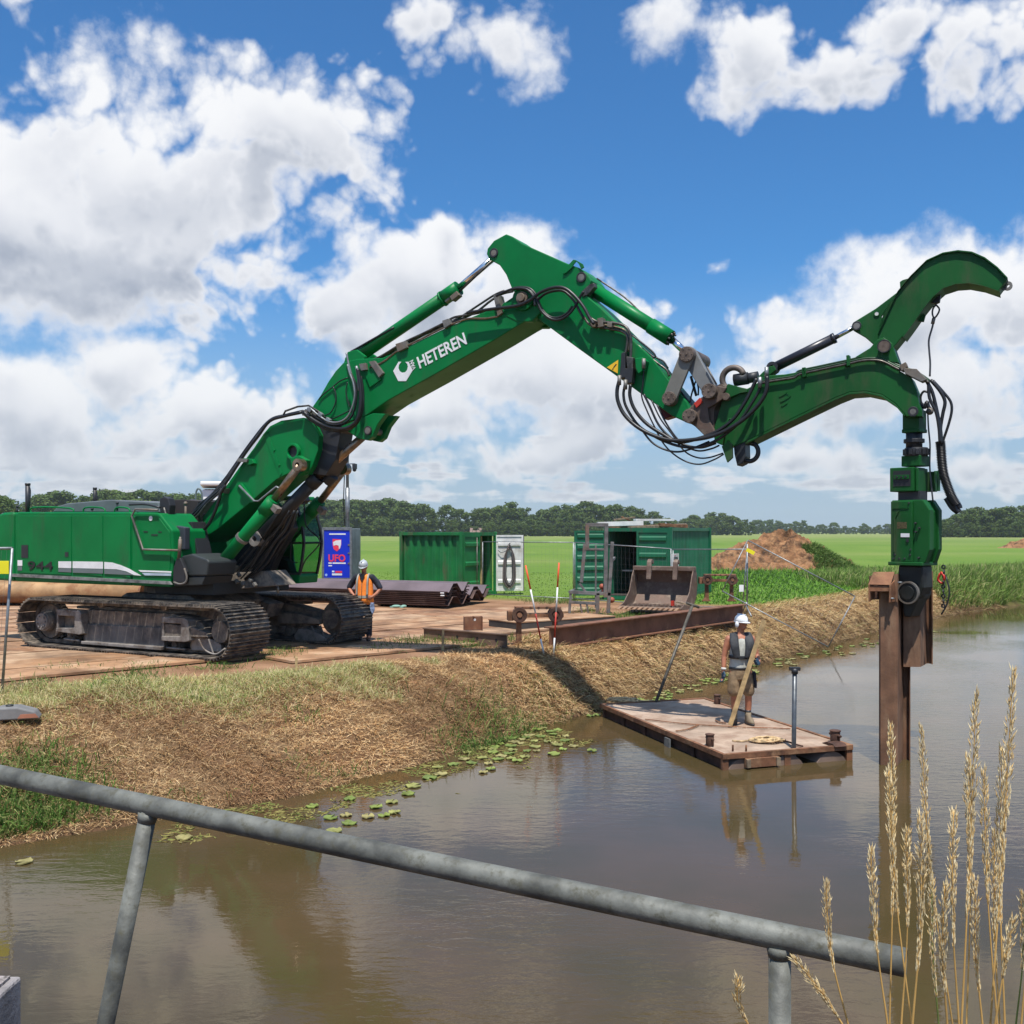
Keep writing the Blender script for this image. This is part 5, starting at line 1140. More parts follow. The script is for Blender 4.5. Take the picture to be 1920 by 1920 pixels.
# lifting sling
sling = at_frame('thin steel lifting cable hanging from the hooked arm beside the hoses', 'cable', 'lifting_cable')
loop = crom([X3(*p_, 0) for p_ in Z6([(1165, 600), (1195, 640), (1175, 690), (1150, 712), (1135, 680), (1140, 635), (1165, 600)])], 4)
cab = MB().tube(loop, .014, 6).tube(crom([X3(*p_, 0) for p_ in Z6([(1150, 710), (1135, 790), (1105, 900), (1108, 1000), (1116, 1100), (1113, 1215)])], 5), .014, 6)
cab.tube(crom([X3(*p_, -.05) for p_ in Z7([(1020, 190), (1030, 400), (1048, 600), (1045, 850), (1060, 1060), (1085, 1290)])], 5), .012, 6); cab.build('cable', mat('steel_cable', (.10, .10, .105), .45, .6), sling)
a, b_ = XL(*Z7([(1045, 200)])[0], -.05); MB().ball((a, -.05, b_), .055, 10, 8).build('cable_ball', STEEL, sling)
MB().cyl(X3(*Z6([(1148, 715)])[0]), X3(*Z6([(1136, 765)])[0]), .026, 8).build('ferrule', STEEL, sling)
hose('cable_hook', Z7([(930, 120), (985, 150), (1010, 90), (1030, 150), (1075, 195)]), .0, .03, BLACK, sling)
# ------------------------------------------------------------------ vibratory hammer
hx, hz = XL(1714, 800, 0); hp = EX0 + exx * hx; HA = -math.radians(47); PXM = 119.0
hm = thing('vibratory_hammer', 'dark green vibratory pile hammer with chamfered case hanging from the curved arm', 'pile hammer', (hp.x, hp.y, 0), HA)
YHm = hp.y
def hz_(py): return H + (YH - py) / F * YHm
def hx_(px): return (px - 1714) / PXM
def hbox(name, px0, px1, py0, py1, y0, y1, m=GREEN2, bevel=.012): return MB().box(hx_(px0), hx_(px1), y0, y1, hz_(py1), hz_(py0)).build(name, m, hm, bevel=bevel)
hbox('neck', 1699, 1729, 770, 811, -.12, .14); hbox('neck_flange', 1698, 1730, 805, 812, -.13, .15)
MB().cyl((hx_(1714), 0, hz_(842)), (hx_(1714), 0, hz_(811)), .118, 22).build('swivel', BLACKP, hm)
MB().ring((hx_(1714), 0, hz_(827)), (0, 0, 1), .15, .10, .06, 24).build('swivel_ring', BLACKP, hm, bevel=.008)
rg = MB().cyl((hx_(1718), 0, hz_(856)), (hx_(1718), 0, hz_(840)), .165, 26)
for k in range(12): q = 2 * math.pi * k / 12; rg.cbox((hx_(1718) + .165 * math.cos(q), .165 * math.sin(q), hz_(848)), (.05, .05, .09), (0, 0, q))
rg.build('rotator', BLACKP, hm, bevel=.006)
hbox('rotator_block', 1698, 1733, 855, 875, -.14, .16); hbox('buffer_box', 1680, 1724, 877, 922, -.20, .19)
hbox('buffer_recess', 1687, 1719, 883, 912, -.206, -.19, BLACKP, .0); hbox('nut_strip', 1689, 1717, 891, 899, -.222, -.206, GREEN2, .004)
for k in range(3): a = hx_(1695 + k * 8); MB().cyl((a, -.235, hz_(895)), (a, -.222, hz_(895)), .018, 6).build('nut', BLACKP, hm)
hbox('buffer_cheek', 1725, 1730, 879, 922, -.16, .17); MB().box(hx_(1724), hx_(1740), .22, .30, hz_(922), hz_(884)).box(hx_(1730), hx_(1738), .36, .44, hz_(920), hz_(882)).build('hose_mount', GREEN2, hm, bevel=.006)
hbox('buffer_rubber', 1691, 1731, 921, 939, -.13, .14, BLACKP)
def hpoly(pts): return [(hx_(a), hz_(b_)) for a, b_ in pts]
case = hpoly([(1684, 938), (1741, 938), (1753, 957), (1753, 1030), (1745, 1054), (1684, 1054)])
MB().prism(case, -.20, -.06).build('front_case', GREEN2, hm, bevel=.012); MB().prism(hpoly([(1690, 942), (1738, 942), (1748, 960), (1748, 1028), (1740, 1052), (1690, 1052)]), -.06, .10).build('middle_case', GREEN2, hm)
MB().prism(case, .10, .22).build('rear_case', GREEN2, hm, bevel=.012)
MB().prism(hpoly([(1684, 940), (1724, 940), (1724, 1053), (1684, 1053)]), -.235, -.20).build('cover_plate', GREEN2, hm, bevel=.01)
MB().bar((hx_(1699), -.24, hz_(958)), (hx_(1692), -.24, hz_(971)), .02).bar((hx_(1692), -.24, hz_(971)), (hx_(1691), -.24, hz_(1035)), .02).bar((hx_(1688), -.24, hz_(953)), (hx_(1718), -.24, hz_(953)), .012).build('cover_rib', GREEN2, hm)
hbox('type_plate', 1703, 1719, 1000, 1007, -.241, -.235, WHITE, 0); hbox('lock_washer', 1713, 1718, 1010, 1016, -.25, -.235, BLACKP, .004); hbox('worn_badge', 1696, 1714, 979, 991, -.238, -.2349, mat('worn_badge', (.11, .085, .03), .6, var=.4, scale=60), 0)
for px, py in ((1729, 981), (1736, 990), (1730, 997), (1690, 1047), (1700, 1047), (1710, 1047), (1720, 1040), (1721, 1030), (1735, 1045), (1692, 1040), (1718, 944)): a = hx_(px); MB().cyl((a, -.25, hz_(py)), (a, -.19, hz_(py)), .014, 6).build('bolt', BLACKP, hm)
hbox('base_plate', 1680, 1743, 1053, 1060, -.26, .26); 
CLAMP = mat('clamp_black', (.016, .018, .015), .5, .2, var=.3, dirt=(.05, .045, .035), dirt_amt=.3)
MB().prism(hpoly([(1694, 1060), (1738, 1060), (1740, 1100), (1728, 1128), (1716, 1156), (1704, 1156), (1700, 1120), (1692, 1090)]), -.16, .16).build('clamp_jaw', CLAMP, hm, bevel=.02)
MB().cyl((hx_(1716), -.235, hz_(1110)), (hx_(1716), .2, hz_(1110)), .155, 26).build('clamp_cylinder', CLAMP, hm); MB().ring((hx_(1716), -.23, hz_(1110)), (0, 1, 0), .17, .145, .04, 26).build('clamp_ring', STEEL, hm)
MB().cyl((hx_(1716), -.26, hz_(1110)), (hx_(1716), -.23, hz_(1110)), .10, 20).build('clamp_cap', CLAMP, hm)
chn = MB()
for k in range(9): chn.ring((hx_(1762) + random.uniform(-.01, .01), .1, hz_(1062 + k * 9)), ((1, .3, 0) if k % 2 else (.3, 1, 0)), .035, .022, .02, 8)
chn.build('safety_chain', BLACKP, hm); MB().tube(crom([(hx_(1757), .1, hz_(1072)), (hx_(1764), .08, hz_(1080)), (hx_(1760), .1, hz_(1092)), (hx_(1752), .1, hz_(1086)), (hx_(1756), .1, hz_(1074))], 4), .018, 6).build('red_shackle', REDP, hm)
MB().tube(crom([(hx_(1766), .1, hz_(1080)), (hx_(1772), .1, hz_(1105)), (hx_(1768), .1, hz_(1130)), (hx_(1758), .1, hz_(1150))], 4), .012, 6).build('chain_sling', BLACKP, hm)
# ------------------------------------------------------------------ the piles in its jaws
def pile(name, plan, z0, z1, th, m, label, cat, group=None):
    pts = [P(px, 0, Y) for px, Y in plan]; c = Vector((sum(p_.x for p_ in pts) / len(pts), sum(p_.y for p_ in pts) / len(pts), 0)); pts = [Vector((p_.x, p_.y, 0)) - c for p_ in pts]
    n_ = len(pts); off = []
    for i in range(n_):
        d_ = (pts[min(i + 1, n_ - 1)] - pts[max(i - 1, 0)]).normalized(); off.append(Vector((-d_.y, d_.x, 0)) * th)
    o = MB().prism([(p_.x, p_.y) for p_ in pts] + [((p_ + q).x, (p_ + q).y) for p_, q in zip(pts[::-1], off[::-1])], z0, z1, 'z').build(name, m, None, c); return tag(o, label, cat, group)
RUSTP = mat('pile_rust', (.20, .098, .052), .75, .1, var=.22, scale=2.0, dirt=(.30, .19, .115), dirt_amt=.35, dirt_scale=2.5, streak=True, bump=.003, bscale=30)
pile('driven_sheet_pile', [(1648, 15.42), (1651, 15.33), (1683, 15.30), (1694, 15.72), (1704, 15.69), (1705, 15.60)], -1.6, 2.86, .016, RUSTP, 'tall brown steel sheet pile standing in the water below the hammer', 'sheet pile')
pile('hanging_sheet_pile', [(1692, 15.60), (1694, 15.52), (1726, 15.50), (1738, 15.92), (1746, 15.88), (1747, 15.80)], H - (1249 - YH) / F * 15.6, 2.88, .016, RUSTP, 'shorter brown sheet pile held above the water right of the tall one', 'sheet pile')
hd = thing('pile_guide', 'rusty folded steel guide hooked over the pile left of the hammer jaw', 'pile guide', P(1660, 1130, 15.25))
def hdp(px, py, Y): return P(px, py, Y) - hd.location
tp = [hdp(1637, 1074, 15.25), hdp(1677, 1071, 15.25), hdp(1690, 1078, 15.45), hdp(1686, 1060, 15.75), hdp(1650, 1062, 15.75)]
def slab(pts, dv): dv = Vector(dv); n_ = len(pts); return MB().add([*pts, *[p_ + dv for p_ in pts]], [list(range(n_)), list(range(2 * n_ - 1, n_ - 1, -1))] + [(i, i + n_, (i + 1) % n_ + n_, (i + 1) % n_) for i in range(n_)])
slab([hdp(1628, 1096, 15.15), hdp(1670, 1097, 15.15), hdp(1678, 1072, 15.28), hdp(1638, 1072, 15.28)], (0, .02, -.006)).build('cap_top', RUST, hd, bevel=.006)
slab([hdp(1631, 1098, 15.17), hdp(1668, 1099, 15.17), hdp(1668, 1109, 15.17), hdp(1631, 1109, 15.17)], (0, .02, 0)).build('cap_front', RUST, hd, bevel=.004)
slab([hdp(1670, 1097, 15.15), hdp(1684, 1082, 15.42), hdp(1688, 1126, 15.42), hdp(1669, 1130, 15.15)], (-.02, 0, 0)).build('cap_side', RUST, hd, bevel=.004)
slab([hdp(1628, 1096, 15.15), hdp(1638, 1080, 15.42), hdp(1638, 1122, 15.42), hdp(1628, 1128, 15.15)], (.02, 0, 0)).build('cap_side', RUST, hd, bevel=.004)
slab([hdp(1630, 1080, 15.46), hdp(1690, 1078, 15.46), hdp(1690, 1124, 15.46), hdp(1630, 1124, 15.46)], (0, .02, 0)).build('cap_back', RUSTD, hd, bevel=.004)
for px, py in ((1683, 1092), (1668, 1122)): c_ = hdp(px, py, 15.18); MB().cyl(c_, c_ + Vector((.06, -.02, 0)), .014, 6).build('bolt', GALV, hd)
# ------------------------------------------------------------------ containers
CORR = mat('container_green', (.010, .165, .040), .5, var=.14, scale=1.5, dirt=(.10, .07, .04), dirt_amt=.22, dirt_scale=2.2, streak=True)
CORR2 = mat('container_blue_green', (.004, .120, .055), .45, var=.10, scale=1.5, dirt=(.06, .05, .035), dirt_amt=.18, dirt_scale=2.2, streak=True)
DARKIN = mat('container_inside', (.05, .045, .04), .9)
def corr_wall(L, hgt, pitch, dep, z0=.16, trap=True):
    k = int(L / pitch); pts = []
    for i in range(k):
        a = L * i / k; p_ = L / k
        pts += [(a, 0), (a + p_ * .3, 0), (a + p_ * .45, dep), (a + p_ * .85, dep), (a + p_ * .985, .0)]
    pts.append((L, 0)); vs = []; n_ = len(pts)
    for z in (z0, hgt - .1):
        vs += [(a, d_, z) for a, d_ in pts]
    vs += [(a, d_ + .03, z) for z in (z0, hgt - .1) for a, d_ in pts]
    fs = [(i, i + 1, n_ + i + 1, n_ + i) for i in range(n_ - 1)] + [(2 * n_ + i, 3 * n_ + i, 3 * n_ + i + 1, 2 * n_ + i + 1) for i in range(n_ - 1)]
    fs += [(n_ + i, n_ + i + 1, 3 * n_ + i + 1, 3 * n_ + i) for i in range(n_ - 1)]
    return MB().add(vs, fs)
def ribbed_leaf(w_, h_, m, parent, name='door_leaf', ribs=4, rib_m=None, loc=(0, 0, 0), rz=0.0, bars=True, flip=1):
    lf = MB().box(0, w_, -.02, .02, 0, h_).build(name, m, parent, loc, (0, 0, rz), bevel=.004)
    fr_ = MB()
    for a0, a1, b0, b1 in ((0, w_, 0, .07), (0, w_, h_ - .07, h_), (0, .07, .07, h_ - .07), (w_ - .07, w_, .07, h_ - .07)): fr_.box(a0, a1, -.045 * flip if flip > 0 else .02, -.02 if flip > 0 else .045, b0, b1)
    fr_.build('door_frame', m, lf)
    for k in range(ribs):
        zz = h_ * (k + .5) / ribs; s = -1 if flip > 0 else 1
        MB().prism([(zz - .10, s * .02), (zz + .10, s * .02), (zz + .05, s * .065), (zz - .05, s * .065)], .11, w_ - .11, 'x', mat=Matrix(((1, 0, 0, 0), (0, 0, 1, 0), (0, 1, 0, 0), (0, 0, 0, 1)))).build('door_rib', rib_m or m, lf)
    return lf
def container(name, label, corner, dirL, dirD, L, D, hgt, m, pitch, dep, group=None):
    th = math.atan2(dirL.y, dirL.x); c = thing(name, label, 'container', corner, th, group)      # local +x along the long side, door end at x=0
    s = 1 if (dirL.x * dirD.y - dirL.y * dirD.x) > 0 else -1                                      # local y of the door end
    MB().box(0, L, min(0, s * D), max(0, s * D), .02, .16).build('floor_frame', m, c)
    w1 = corr_wall(L - .24, hgt, pitch, dep); w1.v = [(a + .12, s * (b_ + .02), z) for a, b_, z in w1.v]; w1.build('side_wall', m, c)
    w2 = corr_wall(L - .24, hgt, pitch, dep); w2.v = [(a + .12, s * (D - .02 - b_), z) for a, b_, z in w2.v]; w2.build('side_wall', m, c)
    MB().box(L - .06, L - .02, min(0, s * D), max(0, s * D), .16, hgt - .1).build('end_wall', m, c)
    MB().box(.05, L - .05, min(0, s * D) + .03, max(0, s * D) - .03, hgt - .06, hgt - .03).build('roof', m, c)
    for yy in (0, s * D):
        MB().box(0, L, yy - .05 if yy * s > 0 else yy - .0 * s - .02, yy + .03 if yy * s > 0 else yy + .05, hgt - .12, hgt).build('top_rail', m, c, bevel=.006)
        for xx in (0, L): MB().box(xx - .055, xx + .055, yy - .055, yy + .055, .0, hgt + .02).build('corner_post', m, c, bevel=.006)
    MB().box(-.03, .05, min(0, s * D), max(0, s * D), hgt - .13, hgt).build('door_header', m, c)
    return c, s
th = math.radians(30); B1 = G(865, 1122, 1.0)
sL = Vector((-math.cos(th), math.sin(th), 0)); sD = Vector((math.sin(th), math.cos(th), 0))
c1, s1_ = container('site_container', 'small green corrugated container with open white lined door left of the field gap', B1, sL, sD, 2.75, 2.44, 2.46, CORR, .34, .075)
lf = ribbed_leaf(1.16, 2.2, CORR, c1, ribs=3, loc=(-.03, .06 * s1_, .16), rz=math.pi / 2 * s1_, flip=-1 if s1_ > 0 else 1)
MB().cyl((.9, -.06 if s1_ < 0 else .06, .15), (.9, -.06 if s1_ < 0 else .06, 2.1), .02, 8).build('lock_bar', STEEL, lf)
# open leaf hinged at the far door post
hinge = B1 + sD * 2.44; leaf_d = Vector((.965, .26, 0)); loc = c1.matrix_basis.inverted() @ hinge
lw_ = ribbed_leaf(1.14, 2.2, WHITED, c1, name='open_door_leaf', ribs=3, loc=loc + Vector((0, 0, .15)), rz=math.atan2(leaf_d.y, leaf_d.x) - c1.rotation_euler.z, flip=1); lw_['label'] = 'opened white inner side of the container door'
MB().box(-.03, 0, -.05, .03, 0, 2.2).box(1.14, 1.17, -.05, .03, 0, 2.2).build('door_edge', BLACKP, lw_)
MB().box(.3, .34, s1_ * 1.35 - .02, s1_ * 1.35 + .02, .16, 2.3).box(.25, 1.2, s1_ * 1.85 - .03, s1_ * 1.85 + .03, .16, 2.3).build('timber_lining', WOODN, c1)
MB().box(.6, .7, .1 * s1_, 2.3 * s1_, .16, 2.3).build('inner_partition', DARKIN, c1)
hb = thing('hose_bundle', 'coiled grey hoses hung over the open white container door', 'hoses', hinge + leaf_d * .55 + Vector((.02, -.08, 0)), math.atan2(leaf_d.y, leaf_d.x))
for k in range(6):
    dx = .13 + .022 * k; zt, zb = 1.98 - .03 * k, .42 - .03 * k
    MB().tube(crom([(-.02, -.02 - .02 * (k % 3), zt), (-dx * .7, -.03, zt - .25), (-dx, -.03, 1.1), (-dx * .95, -.03, zb + .25), (0, -.04 - .02 * (k % 2), zb), (dx * .95, -.03, zb + .25), (dx, -.03, 1.1), (dx * .75, -.03, zt - .25), (.02, -.02, zt)], 5), .021, 7).build('hose', (BLACK, mat('grey_hose', (.16, .14, .14), .6), mat('brown_hose', (.10, .07, .06), .6))[k % 3], hb)
MB().bar((0, 0, 2.0), (0, -.16, 2.03), .03).tube(crom([(-.45, 0, 1.75), (-.3, -.03, 1.66), (-.05, -.05, 1.78)], 4), .014, 6).build('hook', BLACKP, hb)
B2 = G(1258, 1128, 1.0); sL = Vector((.41, .912, 0)).normalized(); sD = Vector((-sL.y, sL.x, 0))
c2, s2_ = container('site_container', 'larger green container with dark open doorway and timber piled on its roof', B2, sL, sD, 5.9, 2.44, 2.62, CORR2, .20, .04)
ribbed_leaf(1.2, 2.36, CORR2, c2, ribs=4, loc=(-.03, .05 * s2_, .16), rz=math.pi / 2 * s2_, flip=-1 if s2_ > 0 else 1)
hinge2 = B2 + sD * 2.44; ld = Vector((-.985, -.17, 0)); lf2 = ribbed_leaf(1.18, 2.36, CORR2, c2, name='open_door_leaf', ribs=6, loc=c2.matrix_basis.inverted() @ hinge2 + Vector((0, 0, .16)), rz=math.atan2(ld.y, ld.x) - c2.rotation_euler.z, flip=-1)
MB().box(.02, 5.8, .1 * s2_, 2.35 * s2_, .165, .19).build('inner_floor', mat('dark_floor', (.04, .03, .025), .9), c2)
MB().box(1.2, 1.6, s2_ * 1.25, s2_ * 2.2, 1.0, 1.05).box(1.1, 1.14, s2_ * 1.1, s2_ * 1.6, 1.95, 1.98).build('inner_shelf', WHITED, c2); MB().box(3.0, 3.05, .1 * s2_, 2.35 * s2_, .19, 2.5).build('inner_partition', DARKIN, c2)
sg = thing('company_sign', 'white square company sign on the right container side', 'sign', B2 + sL * .42 + Vector((.03, -.10, 1.24)), math.atan2(sL.y, sL.x) - .0)
MB().box(-.45, .45, -.012, .012, 0, .46).build('panel', WHITED, sg)
o = link('lettering', text_mesh('HETEREN', .20, .003, .004), sg, (0, -.016, .26), (math.pi / 2, 0, 0)); o.data.materials.append(BLACKP); o.scale = (.72, 1, 1)
MB().box(-.2, .05, -.018, -.012, .37, .41).build('red_mark', mat('pale_red', (.6, .28, .28), .6), sg)
for k in range(3): MB().box(-.3 + .22 * k, -.22 + .22 * k, -.02, .01, -.12, -.01).build('hanger_slot', BLACKP, sg)
# timber and beams on the roof
rb = B2 + Vector((0, 0, 2.64)); rx = sD
for i, (p0, p1, w_, h_, m, lab) in enumerate((
        (P(1120, 983, 37.6), P(1205, 981, 37.9), .20, .16, WHITED, 'thick white beam lying on the right container roof'), (P(1180, 990, 37.2), P(1285, 984, 39.0), .18, .10, WOODO, 'grey brown plank on the right container roof edge'),
        (P(1140, 991, 37.5), P(1236, 986, 38.6), .14, .10, RUST, 'rusty bar under the white roof beam'), (P(1190, 975, 38.4), P(1262, 975, 39.4), .16, .08, WHITED, 'pale board on top of the roof timber'),
        (P(1150, 975, 38.6), P(1190, 970, 38.9), .10, .06, WOODO, 'short crooked board at the top of the roof pile'), (P(1236, 984, 38.0), P(1288, 987, 38.6), .12, .12, RUST, 'rusty bracket beam at the right end of the roof pile'),
        (P(1165, 969, 38.7), P(1182, 976, 38.8), .06, .05, RUST, 'small rusty bar propped on the roof pile'))):
    o = MB().bar(Vector((0, 0, 0)), p1 - p0, w_, h_).build('roof_beam', m, None, p0, bevel=.006); tag(o, lab, 'beam', 'timber and bars on the container roof')
# ------------------------------------------------------------------ security cabinet with camera mast
cc = Vector(((637 - 960) / F * 37.6, 37.6, 1.0)); sec = thing('camera_cabinet', 'blue and silver security cabinet with tall camera mast behind the pile stack', 'camera tower', cc, math.radians(-13))
BLUE = mat('sign_blue', (.004, .030, .52), .45, var=.03); UFOR = mat('sign_red', (.82, .05, .09), .45, var=.03)
MB().box(-.62, .62, -.3, .75, 0, .14).box(-.5, .5, -.2, .65, .14, .72).build('skid', GALV, sec)
MB().box(-.56, .56, -.24, .66, .72, 2.60).build('cabinet', mat('cabinet_grey', (.22, .25, .25), .5, .3, var=.15), sec, bevel=.02)
fr_ = MB()
for a in ((-.58, .58, .70, .80), (-.58, .58, 2.54, 2.64), (-.58, -.50, .80, 2.54), (.50, .58, .80, 2.54)): fr_.box(a[0], a[1], -.285, -.235, a[2], a[3])
fr_.build('frame', GALV, sec, bevel=.006)
bp_ = MB().box(-.50, .50, -.262, -.236, .80, 2.54).build('blue_panel', BLUE, sec)
def ptext(txt, x, z, w_, h_, m, bold=.0): 
    me = text_mesh(txt, 1, .003, bold); xs = [v.co.x for v in me.vertices]; ys = [v.co.y for v in me.vertices]
    for v in me.vertices: v.co.x = (v.co.x - (max(xs) + min(xs)) / 2) / (max(xs) - min(xs)); v.co.y = (v.co.y - (max(ys) + min(ys)) / 2) / (max(ys) - min(ys))
    o = link('lettering', me, bp_, (x, -.268, z), (math.pi / 2, 0, 0)); o.scale = (w_, h_, 1); me.materials.append(m)
ptext('UFO', 0, 1.52, .66, .27, UFOR, .03)
for x0, x1, z0, z1, m in ((-.30, .34, 2.37, 2.42, WHITE), (-.33, -.20, 1.31, 1.36, WHITE), (-.17, .34, 1.31, 1.36, WHITE), (-.33, -.19, 1.22, 1.26, WHITE), (-.06, .20, .98, 1.05, UFOR), (-.19, .20, .89, .96, WHITE), (-.19, -.10, 1.0, 1.06, WHITE)):
    MB().box(x0, x1, -.269, -.262, z0, z1).build('print_line', m, bp_)
sh = [(-.17, 2.22), (.17, 2.20), (.17, 2.02), (.13, 1.88), (.0, 1.76), (-.12, 1.84), (-.17, 2.0)]
MB().prism(sh, -.268, -.262).build('shield', UFOR, bp_); MB().prism([(-.15, 2.1), (-.04, 2.16), (.165, 2.18), (.16, 2.0), (.12, 1.87), (.08, 1.85), (.07, 1.97), (-.02, 2.0), (-.13, 1.97)], -.273, -.268).build('shield', WHITE, bp_)
for zz in (2.0, 1.7, 1.33): MB().box(.43, .50, -.285, -.262, zz - .03, zz + .03).build('latch', STEEL, sec)
MB().cyl((-.42, -.27, .9), (-.42, -.262, .9), .05, 12).build('round_mark', mat('pale_blue', (.3, .45, .75), .5), bp_)
MB().cyl((.22, .2, 2.6), (.22, .2, 4.1), .085, 12).cyl((.22, .2, 4.1), (.22, .2, 6.55), .055, 12).build('mast', GALV, sec)
MB().tube(crom([(.14, .14, 2.7), (.10, .12, 3.5), (.13, .13, 4.6), (.16, .15, 6.3)], 5), .02, 6).build('mast_cable', BLACK, sec)
MB().bar((-.05, .2, 4.98), (.52, .2, 4.98), .04).build('camera_arm', GALV, sec); MB().cbox((.52, .16, 4.88), (.13, .2, .2)).ball((.52, .14, 4.76), .075, 10, 8).build('camera', BLACKP, sec, bevel=.02); MB().cbox((-.05, .2, 4.95), (.1, .1, .1)).build('sensor', GALV, sec)
# ------------------------------------------------------------------ sheet pile stacks
sp_dir = Vector((-.91, .41, 0)).normalized(); sp_w = Vector((sp_dir.y, -sp_dir.x, 0)) * -1.0
sp_w = Vector((.41, .91, 0)).normalized(); SP0 = G(838, 1138, 1.07)
def pile_prof(th=.014):
    p_ = [(0, .03), (.02, 0), (.10, 0), (.40, .27), (.68, .27), (.98, 0), (1.14, 0), (1.42, .27), (1.56, .27), (1.60, .24)]
    return p_ + [(a, b_ + th) for a, b_ in p_[::-1]]
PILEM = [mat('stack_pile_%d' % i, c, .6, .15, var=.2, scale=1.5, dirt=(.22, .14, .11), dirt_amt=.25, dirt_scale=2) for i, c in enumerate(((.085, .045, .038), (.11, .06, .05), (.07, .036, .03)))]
spm = {}
for si, (n_, w0) in enumerate(((8, 0.0), (5, 1.72))):
    for k in range(n_):
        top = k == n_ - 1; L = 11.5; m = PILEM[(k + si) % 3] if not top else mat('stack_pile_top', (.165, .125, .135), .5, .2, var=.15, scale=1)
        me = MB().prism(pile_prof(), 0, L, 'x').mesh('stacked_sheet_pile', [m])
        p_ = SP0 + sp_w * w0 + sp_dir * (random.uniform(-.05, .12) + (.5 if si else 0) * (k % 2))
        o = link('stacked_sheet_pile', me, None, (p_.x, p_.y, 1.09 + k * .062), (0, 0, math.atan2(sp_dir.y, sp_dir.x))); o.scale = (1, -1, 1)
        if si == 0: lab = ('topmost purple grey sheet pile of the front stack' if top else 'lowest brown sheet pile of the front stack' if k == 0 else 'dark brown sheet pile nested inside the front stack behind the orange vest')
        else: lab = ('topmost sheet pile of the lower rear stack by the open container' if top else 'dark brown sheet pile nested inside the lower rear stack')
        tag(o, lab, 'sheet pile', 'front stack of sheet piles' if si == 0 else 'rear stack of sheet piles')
for i, px in enumerate((743, 757)):
    p_ = G(px, 1138, 1.085); tag(MB().ball((0, 0, .02), (.16, .09, .05), 10, 6).box(-.2, .05, -.05, .06, -.015, .02).build('work_glove', mat('pale_green_glove', (.22, .38, .30), .8), None, p_, (0, 0, .3 + i)), ('left' if i == 0 else 'right') + ' pale green work glove lying before the pile stack', 'glove')
for i, (dx) in enumerate((0,)):
    pr = P(829, 1115, 32.75); o = MB().box(-.07, .07, -.01, .01, .03, .07).box(-.06, .08, -.01, .01, -.05, -.01).build('pile_tag', WHITE, None, pr, (0, 0, -.4), bevel=.01); tag(o, 'small white paper tag on the end of the pile stack', 'tag')
# ------------------------------------------------------------------ long steel pipes behind the machine
PIPEM = mat('tan_pipe', (.42, .25, .115), .7, var=.2, scale=1.2, dirt=(.24, .11, .05), dirt_amt=.4, dirt_scale=1.5, bump=.003)
for i, (px, Y, lab) in enumerate(((271, 34.2, 'rightmost open ended tan steel pipe behind the track'), (226, 35.0, 'middle open ended tan steel pipe behind the track'), (178, 35.8, 'leftmost open ended tan steel pipe behind the track'))):
    e_ = Vector(((px - 960) / F * Y, Y, 1.42)); d_ = Vector((-.97, .10 + .02 * i, 0)).normalized(); t_ = thing('steel_pipe', lab, 'pipe', e_)
    n_ = 26; vs = []; a_ = d_.cross(Vector((0, 0, 1))).normalized()
    for r_ in (.36, .335):
        for s_ in (0, 12.0):
            for k in range(n_): q = 2 * math.pi * k / n_; vs.append(d_ * s_ + a_ * r_ * math.cos(q) + Vector((0, 0, 1)) * r_ * math.sin(q))
    fs = [(k, (k + 1) % n_, n_ + (k + 1) % n_, n_ + k) for k in range(n_)] + [(2 * n_ + k, 3 * n_ + k, 3 * n_ + (k + 1) % n_, 2 * n_ + (k + 1) % n_) for k in range(n_)] + [(k, 2 * n_ + k, 2 * n_ + (k + 1) % n_, (k + 1) % n_) for k in range(n_)]
    MB().add(vs, fs, 0, True).build('pipe_wall', PIPEM, t_); MB().ring(d_ * .03, d_, .372, .33, .06, 26).build('pipe_collar', RUST, t_)
# ------------------------------------------------------------------ white truck behind the machine
tk = thing('white_truck', 'white truck cab half hidden behind the excavator boom', 'truck', ((448 - 960) / F * 33, 33, 1.07), math.radians(-75))   # nose towards us
MB().prism([(-1.1, 1.0), (1.05, 1.0), (1.1, 2.2), (.95, 3.72), (-1.0, 3.82), (-1.1, 3.4)], -1.12, 1.12).build('cab', WHITE, tk, bevel=.05); MB().prism([(1.10, 2.35), (1.125, 2.35), (1.02, 3.40), (.99, 3.40)], -.98, .98).build('windscreen', BLACKP, tk)
MB().box(-1.0, 1.12, -1.16, 1.16, 3.84, 3.98).build('roof_visor', WHITE, tk, bevel=.04); MB().cbox((1.0, -1.36, 3.25), (.2, .18, .34)).bar((1.0, -1.36, 3.35), (.95, -1.1, 3.4), .03).build('mirror', mat('blue_black', (.02, .025, .06), .4), tk, bevel=.02)
MB().box(-5.0, 1.1, -.5, .5, .75, 1.0).box(-5.0, -1.3, -1.1, 1.1, 1.0, 1.3).build('chassis', BLACKP, tk)
for wx in (.3, -2.6, -3.8):
    for wy in (-1.0, 1.0): wh = MB().cyl((wx, wy - .15, .5), (wx, wy + .15, .5), .5, 22).build('wheel', BLACK, tk, bevel=.02); MB().cyl((wx, wy - .16, .5), (wx, wy + .16, .5), .26, 16).build('rim', STEEL, wh)
gr = thing('grab_loop', 'blue grey grab loop sticking up behind the excavator deck', 'handrail', P(373, 945, 24.5)); MB().tube(crom([(-.07, 0, -.25), (-.075, 0, .22), (-.03, 0, .36), (.03, 0, .34), (.075, 0, .2), (.10, 0, -.25)], 5), .022, 7).build('loop', GREYST, gr); MB().box(-.2, .2, -.04, .04, -1.0, -.25).build('mount', BLACKP, gr)
